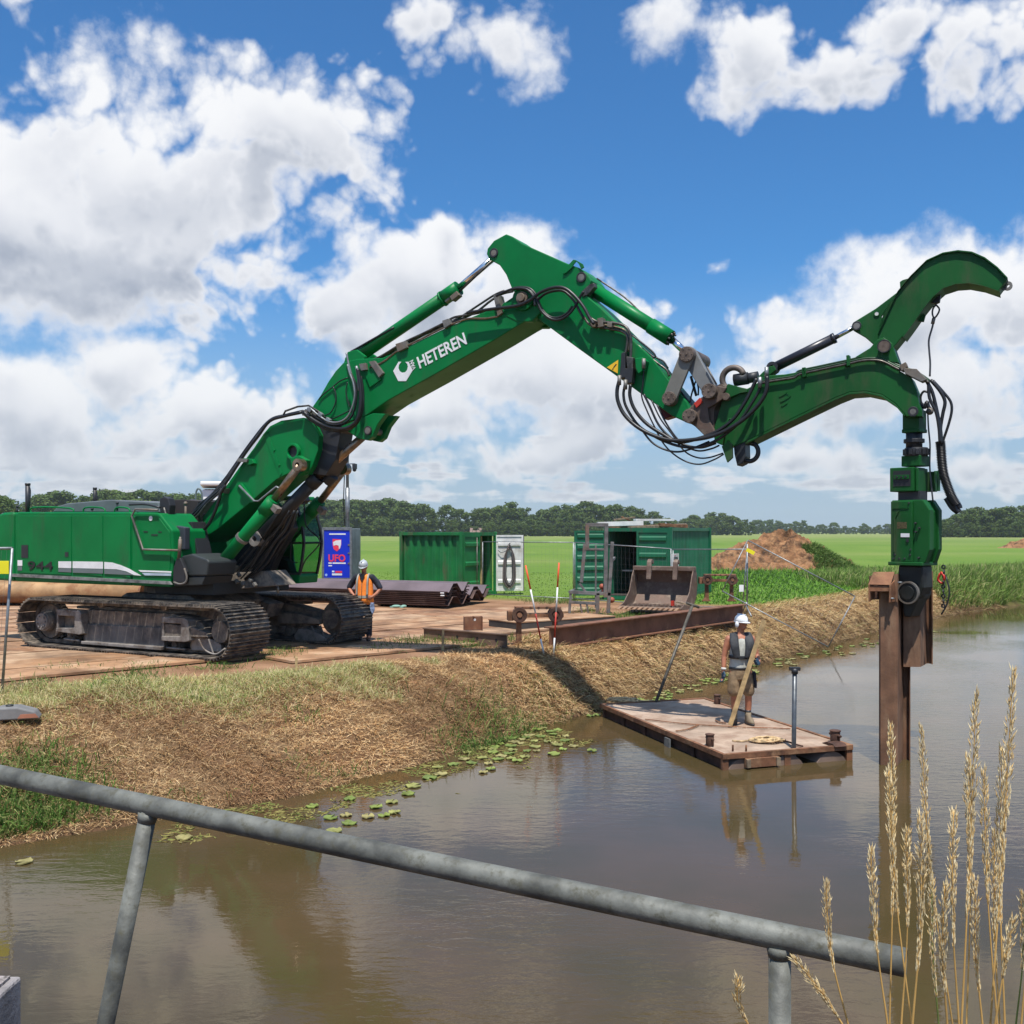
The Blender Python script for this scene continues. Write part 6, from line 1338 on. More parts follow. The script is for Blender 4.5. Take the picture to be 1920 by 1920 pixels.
# ------------------------------------------------------------------ digging bucket
MB_ = None
bk = thing('digging_bucket', 'empty brown excavator bucket with row of teeth before the right container', 'bucket', G(1236, 1150, 1.0) + Vector((0, 0, .12)), math.radians(-27))
BKM = mat('bucket_brown', (.16, .105, .08), .65, .3, var=.25, scale=3, dirt=(.30, .23, .18), dirt_amt=.4, dirt_scale=3, bump=.004)
shell = [(-.95, .10), (-.55, .03), (-.05, .03), (.38, .12), (.66, .38), (.76, .75), (.70, 1.08), (.52, 1.26)]
sin = [(a * .96 - .01, b_ + .045 - .05 * (b_ > .9)) for a, b_ in shell]
MB().prism(shell + sin[::-1], -.94, .94, 'x').build('shell', BKM, bk)
for sx in (-.97, .94): MB().prism(shell + [(.38, 1.22), (.22, 1.02), (-.02, .55), (-.50, .22)], sx, sx + .03, 'x').build('side_plate', BKM, bk, bevel=.004)
MB().box(-.98, .98, .34, .60, 1.16, 1.30).build('top_beam', BKM, bk, bevel=.02); MB().box(-.95, .95, -.98, -.72, .07, .11).build('cutting_edge', RUST, bk)
for k in range(12): xx = -.88 + k * .16; MB().prism([(-.98, .05), (-.78, .05), (-.78, .14), (-.92, .13), (-1.2, .07)], xx - .045, xx + .045, 'x').build('tooth', mat('tooth_tan', (.36, .22, .13), .6, .2, var=.2), bk, bevel=.006)
for sx in (-.42, .42):
    MB().prism([(.24, 1.30), (.26, 1.44), (.36, 1.52), (.49, 1.50), (.54, 1.40), (.46, 1.36), (.40, 1.42), (.34, 1.38), (.34, 1.16), (.24, .90), (.18, .90), (.22, 1.1)], sx - .07, sx + .07, 'x').build('hook_ear', BKM, bk, bevel=.01)
for k in range(14): xx = -.84 + k * .13; MB().box(xx - .02, xx + .02, -.5, .38, .085, .15).build('floor_bar', BKM, bk)
MB().box(.5, .58, -.4, -.3, .15, .30).build('red_rag', REDP, bk)
# ------------------------------------------------------------------ beams on the ground
def hbeam(name, p0, p1, h_, fl, m, label, cat, holes=(), tw=.03):
    p0, p1 = Vector(p0), Vector(p1); d_ = p1 - p0; L = math.hypot(d_.x, d_.y); t_ = thing(name, label, cat, p0, math.atan2(d_.y, d_.x)); sl_ = d_.z
    b_ = MB(); b_.box(0, L, -fl / 2, fl / 2, 0, tw).box(0, L, -fl / 2, fl / 2, h_ - tw, h_).box(0, L, -.012, .012, tw, h_ - tw); b_.build('beam_web', m, t_, bevel=.004)
    for k in holes: MB().cyl((k * L, -.0125, h_ / 2), (k * L, -.016, h_ / 2), .035, 12).build('bolt_hole', BLACKP, t_)
    return t_
RB = mat('beam_red_brown', (.20, .085, .045), .75, .1, var=.2, scale=2, dirt=(.24, .13, .08), dirt_amt=.35, dirt_scale=3, bump=.003)
q0, q1 = G(795, 1201, 1.0), G(951, 1217, .98); hbeam('steel_channel', q0, q1, .30, .10, mat('channel_brown', (.20, .125, .085), .75, .1, var=.2), 'short brown drilled steel channel with four bolt holes beside the plates', 'steel beam', (.2, .42, .66, .88))
q0, q1 = G(1030, 1216, .98), G(1392, 1163, .98); hbeam('long_beam', q0, q1, .46, .30, RB, 'long red brown steel beam lying along the top of the bank', 'steel beam', ())
st_ = thing('beam_stub', 'short upright brown beam stub standing on the plates', 'steel beam', G(887, 1181, 1.08), .2); MB().box(-.21, .21, -.012, .012, 0, .33).box(-.225, -.205, -.1, .1, 0, .33).box(.205, .225, -.1, .1, 0, .33).box(-.01, .03, -.05, .05, .33, .335).build('web', RB, st_); MB().cyl((.04, -.013, .25), (.04, -.018, .25), .03, 10).build('hole', WHITED, st_)
sb = thing('slab_box', 'low dark edged steel box lying beside the long beam', 'steel box', G(1020, 1178, .98), math.radians(37)); MB().box(-1.3, 2.0, -.55, .65, 0, .24).build('body', mat('box_dark', (.06, .055, .05), .7, var=.2), sb, bevel=.01); MB().box(-1.31, 2.01, -.56, .66, .24, .262).build('top_plate', PLM[0], sb)
def stand(name, p0, s, label, rz):
    t_ = thing(name, label, 'pile guide', p0, rz)
    for sx in (-.42, .34):
        MB().prism([(sx - .14, 0), (sx + .14, 0), (sx + .06, .07), (sx + .05, .50), (sx + .10, .62), (sx - .08, .62), (sx - .05, .5), (sx - .06, .12)], -.06, .06).build('post', RUST, t_, bevel=.008)
        MB().cyl((sx, -.14, .66), (sx, .14, .66), .14, 16).ring((sx, -.14, .66), (0, 1, 0), .16, .08, .04, 16).build('roller', RUSTD, t_, bevel=.008); MB().cyl((sx, -.18, .66), (sx, .18, .66), .05, 10).build('axle', RUST, t_)
    MB().box(-.62, .52, -.09, .09, .60, .68).box(-.50, .46, -.12, .12, .78, .83).build('cross_bar', RUST, t_, bevel=.008); MB().box(-.66, -.54, -.12, .12, .54, .74).build('end_block', RUST, t_, bevel=.01)
    for k in range(5): MB().cyl((-.36 + .17 * k, -.13, .8), (-.36 + .17 * k, -.12, .8), .03, 8).build('bolt', RUSTD, t_)
    t_.scale = (s, s, s); return t_
stand('guide_roller_frame', G(1010, 1211, .98), 1.05, 'rusty roller frame standing behind the two ranging poles', .12); stand('guide_roller_frame', G(1352, 1150, 1.0) + Vector((0, .1, .36)), 1.0, 'rusty roller frame resting on the far end of the long beam', .0)
# ------------------------------------------------------------------ steel rack
rk = thing('steel_rack', 'grey welded steel rack before the open container doorway', 'rack', Vector((G(1105, 1160, 1.0).x, 30.0, 1.0)))
def rkp(px, py, dy=0.0): v = P(px, py, 30.0 + dy); return v - rk.location - Vector((0, 0, 0)) 
RKM = mat('rack_grey', (.17, .165, .16), .65, .3, var=.25, scale=4, dirt=(.22, .13, .09), dirt_amt=.3)
for p0, p1, w_, nm in (((1101, 985), (1101, 1032), .11, 'upright'), ((1137, 981), (1135, 1120), .11, 'upright'), ((1097, 1020), (1090, 1092), .10, 'upright'), ((1148, 1016), (1140, 1150), .10, 'upright'), ((1117, 1022), (1117, 1140), .05, 'rod'),
                       ((1100, 1030), (1140, 1030), .06, 'cross_bar'), ((1098, 984), (1140, 984), .10, 'top_bar'), ((1068, 1110), (1145, 1114), .10, 'seat_beam'), ((1068, 1129), (1120, 1132), .08, 'seat_beam'), ((1070, 1110), (1068, 1150), .07, 'leg'), ((1121, 1112), (1120, 1158), .10, 'leg'),
                       ((1143, 1112), (1141, 1150), .08, 'leg'), ((1087, 1094), (1098, 1110), .07, 'brace'), ((1068, 1130), (1067, 1150), .06, 'leg'), ((1088, 1132), (1092, 1155), .05, 'leg'), ((1100, 1132), (1104, 1155), .05, 'leg')):
    MB().bar(rkp(*p0), rkp(*p1), w_).build(nm, RKM, rk, bevel=.006)
for p0, p1 in (((1068, 1110), (1078, 1106)), ((1148, 1050), (1152, 1046)), ((1120, 1113), (1130, 1108))): MB().bar(rkp(*p0), rkp(*p1, 1.0), .07).build('side_bar', RKM, rk)
for px, py in ((1129, 1100), (1133, 1108), (1147, 1125)): MB().ball(rkp(px, py, .3), .09, 8, 6).build('red_shackle', mat('faded_red', (.38, .09, .05), .6), rk)
# ------------------------------------------------------------------ fences
WIRE = mat('fence_wire', (.20, .21, .21), .45, .5)
def fence(label, TL_, TR_, BR_, BL_, group, nv=24, nh=9, r=.017):
    c = (TL_ + TR_ + BR_ + BL_) / 4; lowz = min(BL_.z, BR_.z); base = Vector((c.x, c.y, lowz)); t_ = thing('mesh_fence', label, 'fence', base, 0, group); q = [v - base for v in (TL_, TR_, BR_, BL_)]
    for nm, a, b_ in (('top_rail', 0, 1), ('end_post', 1, 2), ('bottom_rail', 2, 3), ('end_post', 3, 0)): MB().cyl(q[a], q[b_], r, 8).build(nm, GALV, t_)
    w_ = MB()
    for k in range(1, nv): w_.bar(q[0].lerp(q[1], k / nv), q[3].lerp(q[2], k / nv), .0024)
    for k in range(1, nh): w_.bar(q[0].lerp(q[3], k / nh), q[1].lerp(q[2], k / nh), .0024)
    w_.build('wire_mesh', WIRE, t_); return t_
fg = 'mesh fence panels round the works'
fence('mesh fence panel sliding down the straw bank into the water', P(1402, 1013, 30.6), P(1603, 1118, 30.0), P(1553, 1213, 29.8), P(1354, 1108, 30.4), fg)
fence('mesh fence panel before the right container side', P(1262, 1030, 33.6), P(1401, 1030, 31.0), P(1392, 1138, 31.0), P(1262, 1138, 33.6), fg)
fence('mesh fence panel between the white door and the rack', P(905, 1016, 38.6), P(1075, 1017, 36.0), P(1075, 1122, 36.0), P(905, 1114, 38.6), fg)
fence('mesh fence panel behind the grey rack and open doorway', P(1078, 1017, 35.8), P(1258, 1029, 33.7), P(1258, 1136, 33.7), P(1078, 1122, 35.8), fg)
fence('mesh fence panel cut by the left edge of the picture', P(-210, 1030, 16.3), P(23, 1028, 15.9), P(4, 1296, 15.8), P(-230, 1290, 16.2), fg, r=.022)
fp = thing('fence_stay', 'galvanised fence stay and brace with yellow and white tags right of the container', 'fence stay', G(1400, 1152, .98)); fpl = fp.location
MB().cyl(P(1401, 1020, 30.5) - fpl, P(1401, 1150, 30.5) - fpl, .024, 8).build('post', GALV, fp); MB().cyl(P(1396, 1130, 30.4) - fpl, P(1409, 1156, 29.6) - fpl, .022, 8).cyl(P(1400, 1130, 30.4) - fpl, P(1390, 1152, 31.2) - fpl, .022, 8).build('brace', GALV, fp)
MB().cbox(P(1407, 1034, 30.3) - fpl, (.26, .02, .11), (0, .45, 0)).build('yellow_tag', YELLOW, fp); MB().cbox(P(1390, 1103, 30.3) - fpl, (.13, .03, .2)).build('white_tag', WHITE, fp)
tg = tag(MB().box(-.11, .13, -.012, .012, -.1, .1).build('fence_tag', YELLOW, None, P(1, 1064, 15.7), bevel=.004), 'yellow tag on the fence at the left edge', 'tag')
bl = thing('ballast_block', 'grey and orange fence foot block lying on the straw at the left edge', 'ballast block', G(18, 1372, .72) + Vector((0, 0, .06)), math.radians(18)); bl.location.z = float(height(bl.location.x, bl.location.y)) + .07
MB().prism([(-.42, 0), (.40, 0), (.34, .10), (.12, .17), (-.10, .17), (-.38, .10)], -.16, .16).build('block', mat('foot_grey', (.22, .215, .21), .7, var=.15), bl, bevel=.02); MB().prism([(.12, .02), (.39, .02), (.345, .075), (.16, .075)], -.172, -.161).build('orange_end', mat('foot_orange', (.42, .17, .10), .7), bl); MB().cyl((0, 0, .16), (0, 0, .19), .05, 12).cyl((-.2, 0, .14), (-.2, 0, .165), .05, 12).build('socket', BLACKP, bl)
# ------------------------------------------------------------------ ranging poles and stakes
for (bx, by), (tx, ty), lab in (((1020, 1228), (985.5, 1060), 'left leaning red and white ranging pole'), ((1038, 1227), (1048, 1055), 'upright red and white ranging pole right of the leaning one')):
    b0 = G(bx, by, .93); t0 = P(tx, ty, b0.y + .05); pl = thing('ranging_pole', lab, 'ranging pole', b0); d_ = t0 - b0
    for f0, f1, m in ((0, .18, WHITE), (.18, .46, REDP), (.46, .73, WHITE), (.73, 1.0, REDF)): MB().cyl(d_ * f0, d_ * f1, .017, 10).build('band', m, pl)
    MB().cyl(-d_ * .05, Vector((0, 0, 0)), .004, 8, .015).build('spike', STEEL, pl)
for (px, py0, py1, zz, lab) in ((555, 1232, 1270, .95, 'small wooden peg in the grass before the far track'), (830, 1180, 1222, .97, 'wooden peg before the drilled steel channel')):
    b0 = G(px, py1, zz); hgt = (py1 - py0) / F * b0.y; o = MB().box(-.022, .022, -.022, .022, -.12, hgt).build('wooden_peg', WOODN, None, b0, (0, .02, .3), bevel=.003); tag(o, lab, 'wooden peg')
o = MB().ball((0, 0, 0), (.11, .08, .05), 9, 6).build('soil_clod', SOILM, None, G(773, 1282, .82)); tag(o, 'dark soil clod lying on the straw', 'clod')
tl = tag(MB().box(-.30, .30, -.05, .05, -.02, .02).bar((-.2, 0, 0), (.45, .1, -.02), .03).build('wood_offcut', WOODO, None, P(1287, 1133, 29.2), (0, .2, -.3)), 'grey timber offcut beside the bucket', 'timber')
# ------------------------------------------------------------------ work raft
RZ = .23
Lc, Nc, Rc = G(1124, 1320, RZ), G(1356, 1416, RZ), G(1614, 1402, RZ)
ru = (Nc - Lc).normalized(); rv = Vector((-ru.y, ru.x, 0)); RL = (Nc - Lc).length; RW = abs((Rc - Nc).dot(rv)) + .0
rc = Lc + ru * RL / 2 + rv * RW / 2
raft = thing('work_raft', 'rusty steel work raft with tan deck floating on the canal', 'raft', (rc.x, rc.y, 0), math.atan2(ru.y, ru.x))   # local x towards the camera end
DECK = mat('raft_deck', (.42, .31, .225), .85, var=.18, scale=1.3, dirt=(.24, .15, .10), dirt_amt=.45, dirt_scale=1.8, bump=.004, bscale=30)
hl, hw = RL / 2, RW / 2
MB().box(-hl + .05, hl - .05, -hw + .05, hw - .05, RZ - .06, RZ - .008).build('deck', DECK, raft)
for a in ((-hl, hl, -hw, -hw + .06), (-hl, hl, hw - .06, hw), (-hl, -hl + .06, -hw + .06, hw - .06), (hl - .06, hl, -hw + .06, hw - .06)): MB().box(*a, RZ - .07, RZ + .012).build('rim_beam', RUST, raft, bevel=.006)
for sy in (-1, 0, 1): 
    yy = sy * (hw - .36); MB().cyl((-hl + .1, yy, -.14), (hl - .035, yy, -.14), .29, 26).build('float_tube', mat('float_brown', (.20, .135, .10), .8, var=.2), raft)
for k in range(6):
    xx = -hl + .12 + k * (RL - .24) / 5
    for sy in (-1, 1): MB().box(xx - .04, xx + .04, sy * (hw - .05) - .02, sy * (hw - .05) + .02, -.25, RZ - .06).build('side_rib', RUSTD, raft)
for sy in (-1, 1): MB().box(-hl + .05, hl - .05, sy * (hw - .08) - .012, sy * (hw - .08) + .012, -.25, RZ - .06).build('side_plate', RUSTD, raft)
for yy in (-hw + .05, -.02, hw - .05): MB().box(hl - .07, hl - .02, yy - .05, yy + .05, -.2, RZ - .07).build('end_post', RUST, raft)
MB().box(hl - .02, hl + .04, -hw + .36, -hw + .92, .02, RZ - .072).build('end_channel', RUST, raft, bevel=.006)
for yy in (-hw + .36, -hw + .86): MB().box(hl + .04, hl + .07, yy, yy + .06, .03, RZ - .08).build('channel_lug', WOODO, raft)
def bollard(x, y, r, h_): 
    MB().cyl((x, y, RZ - .01), (x, y, RZ + h_), r, 14).cyl((x, y, RZ + h_), (x, y, RZ + h_ + .02), r * 1.15, 14).cyl((x - r * 1.9, y, RZ + h_ * .68), (x + r * 1.9, y, RZ + h_ * .68), r * .28, 8).build('bollard', RUSTD, raft, bevel=.004)
def rl(px, py, z=RZ): v = G(px, py, z) - Vector((rc.x, rc.y, 0)); return Vector((v.dot(ru), v.dot(rv), z))
for px, py, r, h_ in ((1331, 1398, .062, .16), (1566, 1392, .075, .17), (1345, 1319, .06, .15)): v = rl(px, py); bollard(v.x, v.y, r, h_)
v = rl(1568, 1397); MB().prism([(-.22, RZ), (.13, RZ), (.06, RZ + .04), (-.10, RZ + .04)], v.y - .11, v.y + .11, mat=Matrix.Translation((v.x, 0, 0))).build('bollard_base', RUSTD, raft, bevel=.006)
for px in (1374, 1399): v = rl(px, 1408); MB().cyl((v.x, v.y, RZ), (v.x, v.y, RZ + .09), .015, 8).build('deck_pin', RUST, raft)
MB().box(hl * .2, hl * .28, -hw - .03, -hw - .005, -.1, .14).build('side_cleat', GALV, raft)
sp = thing('spud_pole', 'dark grey upright steel tube standing at the front right raft edge', 'steel pole', G(1487, 1403, RZ)); MB().cyl((0, 0, -.9), (.03, .02, 1.18), .035, 14).build('tube', mat('dark_galvanised', (.12, .13, .14), .4, .5, var=.2, scale=7), sp); MB().cyl((.03, .02, 1.12), (.03, .02, 1.2), .05, 12).box(-.05, .11, -.01, .05, 1.17, 1.22).build('cap', BLACKP, sp)
lp0, lp1 = G(1230, 1316, RZ), P(1298, 1136, 20.6); lp = thing('leaning_pole', 'weathered steel pole leaning from the raft corner towards the bucket', 'steel pole', lp0); MB().cyl((0, 0, 0), lp1 - lp0, .03, 12).build('tube', mat('weathered_pole', (.14, .125, .10), .55, .4, var=.25, scale=7), lp); MB().cyl(lp1 - lp0 + Vector((-.12, 0, .06)), lp1 - lp0 + Vector((.14, 0, -.03)), .028, 10).build('cross_handle', mat('weathered_pole', (.14, .125, .10), .55, .4), lp)
# chain over the deck
ch = thing('deck_chain', 'rusty chain lying across the raft deck', 'chain', G(1300, 1355, RZ)); cl = ch.location
def chain(pts, nm):
    path = crom([G(a, b_, RZ + .016) - cl for a, b_ in pts], 14); acc_ = 0; mb = MB(); last = path[0]
    for i in range(1, len(path)):
        acc_ += (path[i] - last).length; last = path[i]
        if acc_ > .05:
            acc_ = 0; d_ = (path[i] - path[i - 1]).normalized(); s_ = Vector((-d_.y, d_.x, 0)) * .02 * (1 if i % 2 else .4); mb.tube([path[i] - d_ * .033 - s_ * .3, path[i] - d_ * .02 + s_, path[i] + d_ * .02 + s_, path[i] + d_ * .033, path[i] + d_ * .02 - s_, path[i] - d_ * .02 - s_, path[i] - d_ * .033 - s_ * .3], .008, 5)
    mb.build(nm, RUST, ch)
chain([(1207, 1348), (1250, 1353), (1300, 1358), (1330, 1360), (1370, 1362), (1410, 1364), (1450, 1365), (1480, 1366)], 'chain_run'); chain([(1265, 1371), (1290, 1367), (1308, 1360)], 'chain_tail'); chain([(1340, 1350), (1350, 1354), (1362, 1356)], 'chain_tail')
# rope heaps
for (px, py), s_, lab, sd in (((1440, 1391), 1.0, 'yellow rope heaped on the front of the raft deck', 3), ((1165, 1315), 1.1, 'yellow orange rope heaped on the far left raft corner', 5)):
    r0 = random.Random(sd); t_ = thing('rope_heap', lab, 'rope', G(px, py, RZ)); 
    for j in range(3):
        pts = []; a = r0.uniform(0, 6); 
        for k in range(26): a += r0.uniform(.5, 1.1); rr = r0.uniform(.05, .22) * s_; pts.append((math.cos(a) * rr * 1.35, math.sin(a) * rr * .8, .015 + r0.random() * .075 * (1 - rr * 2.5)))
        MB().tube(crom(pts, 4), .012, 6).build('rope', ROPE, t_)
    tail = [(-.15, 0, .014), (-.3, .03, .014), (-.42, -.02, .014), (-.55, .03, .014)] if sd == 3 else [(.15, 0, .014), (.3, .03, .014), (.45, -.04, .014), (.62, .02, .014)]
    MB().tube(crom(tail, 4), .013, 6).build('rope_tail', ROPE, t_)
    if sd == 3: MB().tube(crom([(.15, 0, .02), (.26, -.12, .03), (.36, -.3, .02), (.42, -.42, .02)], 4), .014, 6).build('dark_rope_end', RUSTD, t_)
# ------------------------------------------------------------------ people
def ell(c, rx, ry, n=18, tilt=0.0): return [Vector((c[0] + rx * math.cos(2 * math.pi * k / n), c[1] + ry * math.sin(2 * math.pi * k / n), c[2] + tilt * math.sin(2 * math.pi * k / n))) for k in range(n)]
def fused(mb, name, m, parent, vox=.011, smooth=4):
    o = mb.build(name, m, parent); r = o.modifiers.new('fuse', 'REMESH'); r.mode = 'VOXEL'; r.voxel_size = vox; r.use_smooth_shade = True
    s = o.modifiers.new('soften', 'SMOOTH'); s.iterations = smooth; s.factor = .5; return o
def limb(mb, pts, rs, n=14):
    mb.tube(pts, rs, n)
    for p_, r in zip(pts, rs): mb.ball(p_, r, 12, 8)
def hand(mb, w_, d_, side, curl=.5, s=1.0):
    """palm from wrist w_ along d_, thumb towards side; five bent fingers"""
    d_ = Vector(d_).normalized(); sd = Vector(side); sd = (sd - d_ * sd.dot(d_)).normalized(); nrm = d_.cross(sd); w_ = Vector(w_)
    k_ = w_ + d_ * .085 * s; mb.loft([[w_ + sd * a * .030 * s + nrm * b_ * .018 * s for a, b_ in ((1, 0), (.7, .9), (0, 1), (-.7, .9), (-1, 0), (-.7, -.9), (0, -1), (.7, -.9))], [k_ + sd * a * .042 * s + nrm * b_ * .016 * s for a, b_ in ((1, 0), (.7, .9), (0, 1), (-.7, .9), (-1, 0), (-.7, -.9), (0, -1), (.7, -.9))]])
    for i, L in enumerate((.068, .078, .072, .058)):
        b_ = k_ + sd * (.033 - .022 * i) * s; e = b_ + (d_ * math.cos(curl * .5) + nrm * math.sin(curl * .5)) * L * .5 * s; f_ = e + (d_ * math.cos(curl * 1.6) + nrm * math.sin(curl * 1.6)) * L * .5 * s
        limb(mb, [b_ - d_ * .01, e, f_], [.0105 * s, .010 * s, .0085 * s], 8)
    tb = w_ + d_ * .025 * s + sd * .026 * s; limb(mb, [tb, tb + (sd * .7 + d_ * .7) * .035 * s, tb + (sd * .5 + d_ * .9 + nrm * .3) * .062 * s], [.014 * s, .012 * s, .010 * s], 8)
def head(mb, c, yaw=0.0, pitch=0.0):
    R = Matrix.Translation(c) @ Euler((pitch, 0, yaw)).to_matrix().to_4x4(); h_ = MB()
    h_.ball((0, .01, .0), (.074, .094, .112), 16, 12); h_.ball((0, -.028, -.062), (.052, .056, .052), 12, 8); h_.ball((0, -.098, -.012), (.014, .022, .026), 8, 6); h_.ball((0, -.088, -.062), (.024, .012, .010), 8, 6)
    for sx in (-1, 1): h_.ball((sx * .078, .012, -.01), (.010, .022, .032), 8, 6); h_.ball((sx * .032, -.078, .022), (.020, .014, .008), 8, 6)
    h_.v = [tuple(R @ Vector(v)) for v in h_.v]; mb.v, o = mb.v, len(mb.v); mb.v += h_.v; mb.f += [[i + o for i in f] for f in h_.f]; mb.m += h_.m; mb.sm += h_.sm
    return R
def face(parent, R, hair):
    for sx in (-1, 1): MB().ball(R @ Vector((sx * .031, -.083, .008)), .011, 8, 6).build('eye', BLACKP, parent)
    MB().ball(R @ Vector((0, -.097, -.066)), (.020, .006, .005), 8, 5).build('mouth', mat('lip', (.28, .08, .06), .6), parent)
    hb_ = MB().ball((0, .024, .012), (.080, .090, .108), 14, 10); hb_.v = [tuple(R @ Vector(v)) for v in hb_.v]; hb_.build('hair', hair, parent)
HAIR = mat('dark_hair', (.035, .022, .014), .8)
def boot(parent, ank, fwd, m=BOOT, sole=BLACKP, s=1.0):
    f_ = Vector(fwd).normalized(); sd = Vector((-f_.y, f_.x, 0)); a = Vector(ank); g = Vector((a.x, a.y, 0))
    def rg(c, w_, l, z): return [c + f_ * l * math.cos(q) + sd * w_ * math.sin(q) + Vector((0, 0, z)) for q in np.linspace(0, 2 * math.pi, 17)[:-1]]
    b_ = MB().loft([rg(g + f_ * .055, .050, .145, .022), rg(g + f_ * .053, .052, .142, .05), rg(g + f_ * .035, .048, .115, .085), rg(g + f_ * .0, .046, .068, .13), rg(g, .052, .060, .19)]); b_.build('boot', m, parent)
    MB().loft([rg(g + f_ * .055, .053, .150, 0), rg(g + f_ * .055, .053, .150, .024)]).build('sole', sole, parent)
# --- the man on the raft: facing us, head to the right, plank in his left hand
pa = G(1388, 1357, RZ); man = thing('person', 'man in grey singlet, charcoal life vest, khaki shorts and white helmet standing on the raft', 'person', pa, 0.0); man.scale = (1.03, 1.03, 1.03)
b_ = MB()
b_.loft([ell((0, 0, z), rx, ry) for z, rx, ry in ((.88, .155, .115), (.96, .172, .125), (1.08, .158, .115), (1.22, .172, .12), (1.34, .185, .118), (1.42, .165, .10), (1.47, .10, .075))])
limb(b_, [(0, .01, 1.44), (.005, -.01, 1.56)], [.062, .058]); Rm = head(b_, Vector((.015, -.015, 1.655)), math.radians(38), .05)
# right arm (image left) hanging, left arm bent holding the plank
limb(b_, [(-.19, .0, 1.40), (-.235, .01, 1.25), (-.265, .015, 1.11), (-.275, -.015, .98), (-.285, -.035, .865)], [.060, .052, .044, .040, .030]); limb(b_, [(.19, 0, 1.40), (.24, .03, 1.26), (.275, .02, 1.13), (.285, -.06, 1.05), (.265, -.145, 1.035)], [.060, .052, .044, .039, .031])
limb(b_, [(-.085, 0, .90), (-.105, -.02, .68), (-.105, -.015, .49), (-.09, .02, .30), (-.09, .03, .10)], [.098, .085, .058, .056, .038]); limb(b_, [(.085, 0, .90), (.12, -.03, .68), (.13, -.025, .49), (.135, .01, .30), (.13, .01, .10)], [.098, .085, .058, .056, .038])
hand(b_, (-.285, -.035, .865), (-.05, -.1, -1), (.3, -1, 0), .55, 1.1); hand(b_, (.262, -.150, 1.035), (-.2, -.9, .12), (-.4, .1, 1), 1.5, 1.1)
fused(b_, 'body', SKIN, man); face(man, Rm, HAIR)
c_ = MB().loft([ell((0, 0, z), rx, ry) for z, rx, ry in ((.86, .180, .135), (.94, .186, .138), (1.05, .174, .130), (1.20, .182, .132), (1.32, .176, .128), (1.40, .135, .11), (1.435, .10, .088))], cap=False); so_ = c_.build('singlet', SINGLET, man); so_.modifiers.new('thick', 'SOLIDIFY').thickness = .008
c_ = MB(); c_.loft([ell((0, 0, z), rx, ry) for z, rx, ry in ((.74, .165, .128), (.82, .182, .138), (.93, .184, .138))]); limb(c_, [(-.095, -.005, .80), (-.108, -.015, .66), (-.112, -.015, .545)], [.105, .104, .102]); limb(c_, [(.095, -.005, .80), (.122, -.02, .66), (.13, -.02, .545)], [.105, .104, .102]); fused(c_, 'shorts', SHORTS, man, .012, 3)
MB().box(.20, .245, -.09, .04, .66, .86).box(.215, .25, -.12, -.02, .60, .74).build('tool_pouch', NAVY, man, bevel=.02); MB().loft([ell((0, 0, z), .190, .144) for z in (.905, .945)]).build('belt', BLACKP, man)
# life vest: collar and two lobes joined by a waist strap
for sx in (-1, 1):
    pts = crom([(sx * .05, .10, 1.47), (sx * .10, .03, 1.50), (sx * .12, -.08, 1.43), (sx * .125, -.145, 1.32), (sx * .105, -.155, 1.20), (sx * .085, -.15, 1.10)], 4); rings = []
    for i, p_ in enumerate(pts): t_ = i / (len(pts) - 1); w_ = .050 + .022 * math.sin(t_ * 3.1); rings.append([p_ + Vector((w_ * math.cos(q), .030 * math.sin(q), .010 * math.cos(q))) for q in np.linspace(0, 2 * math.pi, 13)[:-1]])
    MB().loft(rings).build('vest_lobe', CHAR, man)
MB().tube(crom([(-.07, .11, 1.46), (0, .125, 1.47), (.07, .11, 1.46)], 4), .04, 10).build('vest_collar', CHAR, man); MB().loft([ell((0, -.005, z), .196, .150) for z in (1.085, 1.135)]).build('waist_strap', BLACKP, man); MB().cbox((-.02, -.162, 1.11), (.10, .03, .055)).build('buckle', BLACKP, man, bevel=.008)
MB().cbox((.13, -.165, 1.02), (.07, .05, .12), (0, .1, 0)).build('vest_pocket', CHAR, man, bevel=.015)
def helmet(parent, R, m, brim_f=.05, muffs=True):
    h_ = MB(); rings = []
    for z, r in ((.028, 1.0), (.06, .985), (.09, .93), (.115, .82), (.135, .62), (.147, .36), (.151, .08)): rings.append([Vector((.098 * r * math.cos(q), .005 + .122 * r * math.sin(q), z)) for q in np.linspace(0, 2 * math.pi, 25)[:-1]])
    h_.loft(rings); h_.loft([[Vector((.100 * math.cos(q), .005 + (.124 + (brim_f if math.sin(q) < 0 else .008) * abs(math.sin(q)) ** .8) * math.sin(q), z)) for q in np.linspace(0, 2 * math.pi, 25)[:-1]] for z in (.020, .032)]); h_.box(-.012, .012, -.08, .08, .135, .158)
    h_.v = [tuple(R @ Vector(v)) for v in h_.v]; h_.build('helmet', m, parent)
    if muffs:
        for sx in (-1, 1): q = MB().ball((sx * .094, .012, -.015), (.026, .038, .052), 10, 8); q.v = [tuple(R @ Vector(v)) for v in q.v]; q.build('ear_muff', m, parent)
helmet(man, Rm, HELMET)
q = MB().cyl((-.065, -.09, -.03), (.065, -.09, -.03), .01, 6); 
for nm, w_, d_, sd, cu in (('glove', (-.285, -.035, .875), (-.05, -.1, -1), (.3, -1, 0), .55), ('glove', (.264, -.145, 1.035), (-.2, -.9, .12), (-.4, .1, 1), 1.5)):
    g_ = MB(); hand(g_, w_, d_, sd, cu, 1.22); fused(g_, nm, GLOVE, man, .008, 2)
MB().tube([(-.282, -.028, .89), (-.278, -.02, .925)], .043, 12).build('glove_cuff', WHITED, man)
boot(man, (-.09, .03, .1), (-.35, -.9, 0)); boot(man, (.13, .01, .1), (.25, -1, 0), mat('tan_boot', (.22, .17, .11), .8, var=.2))
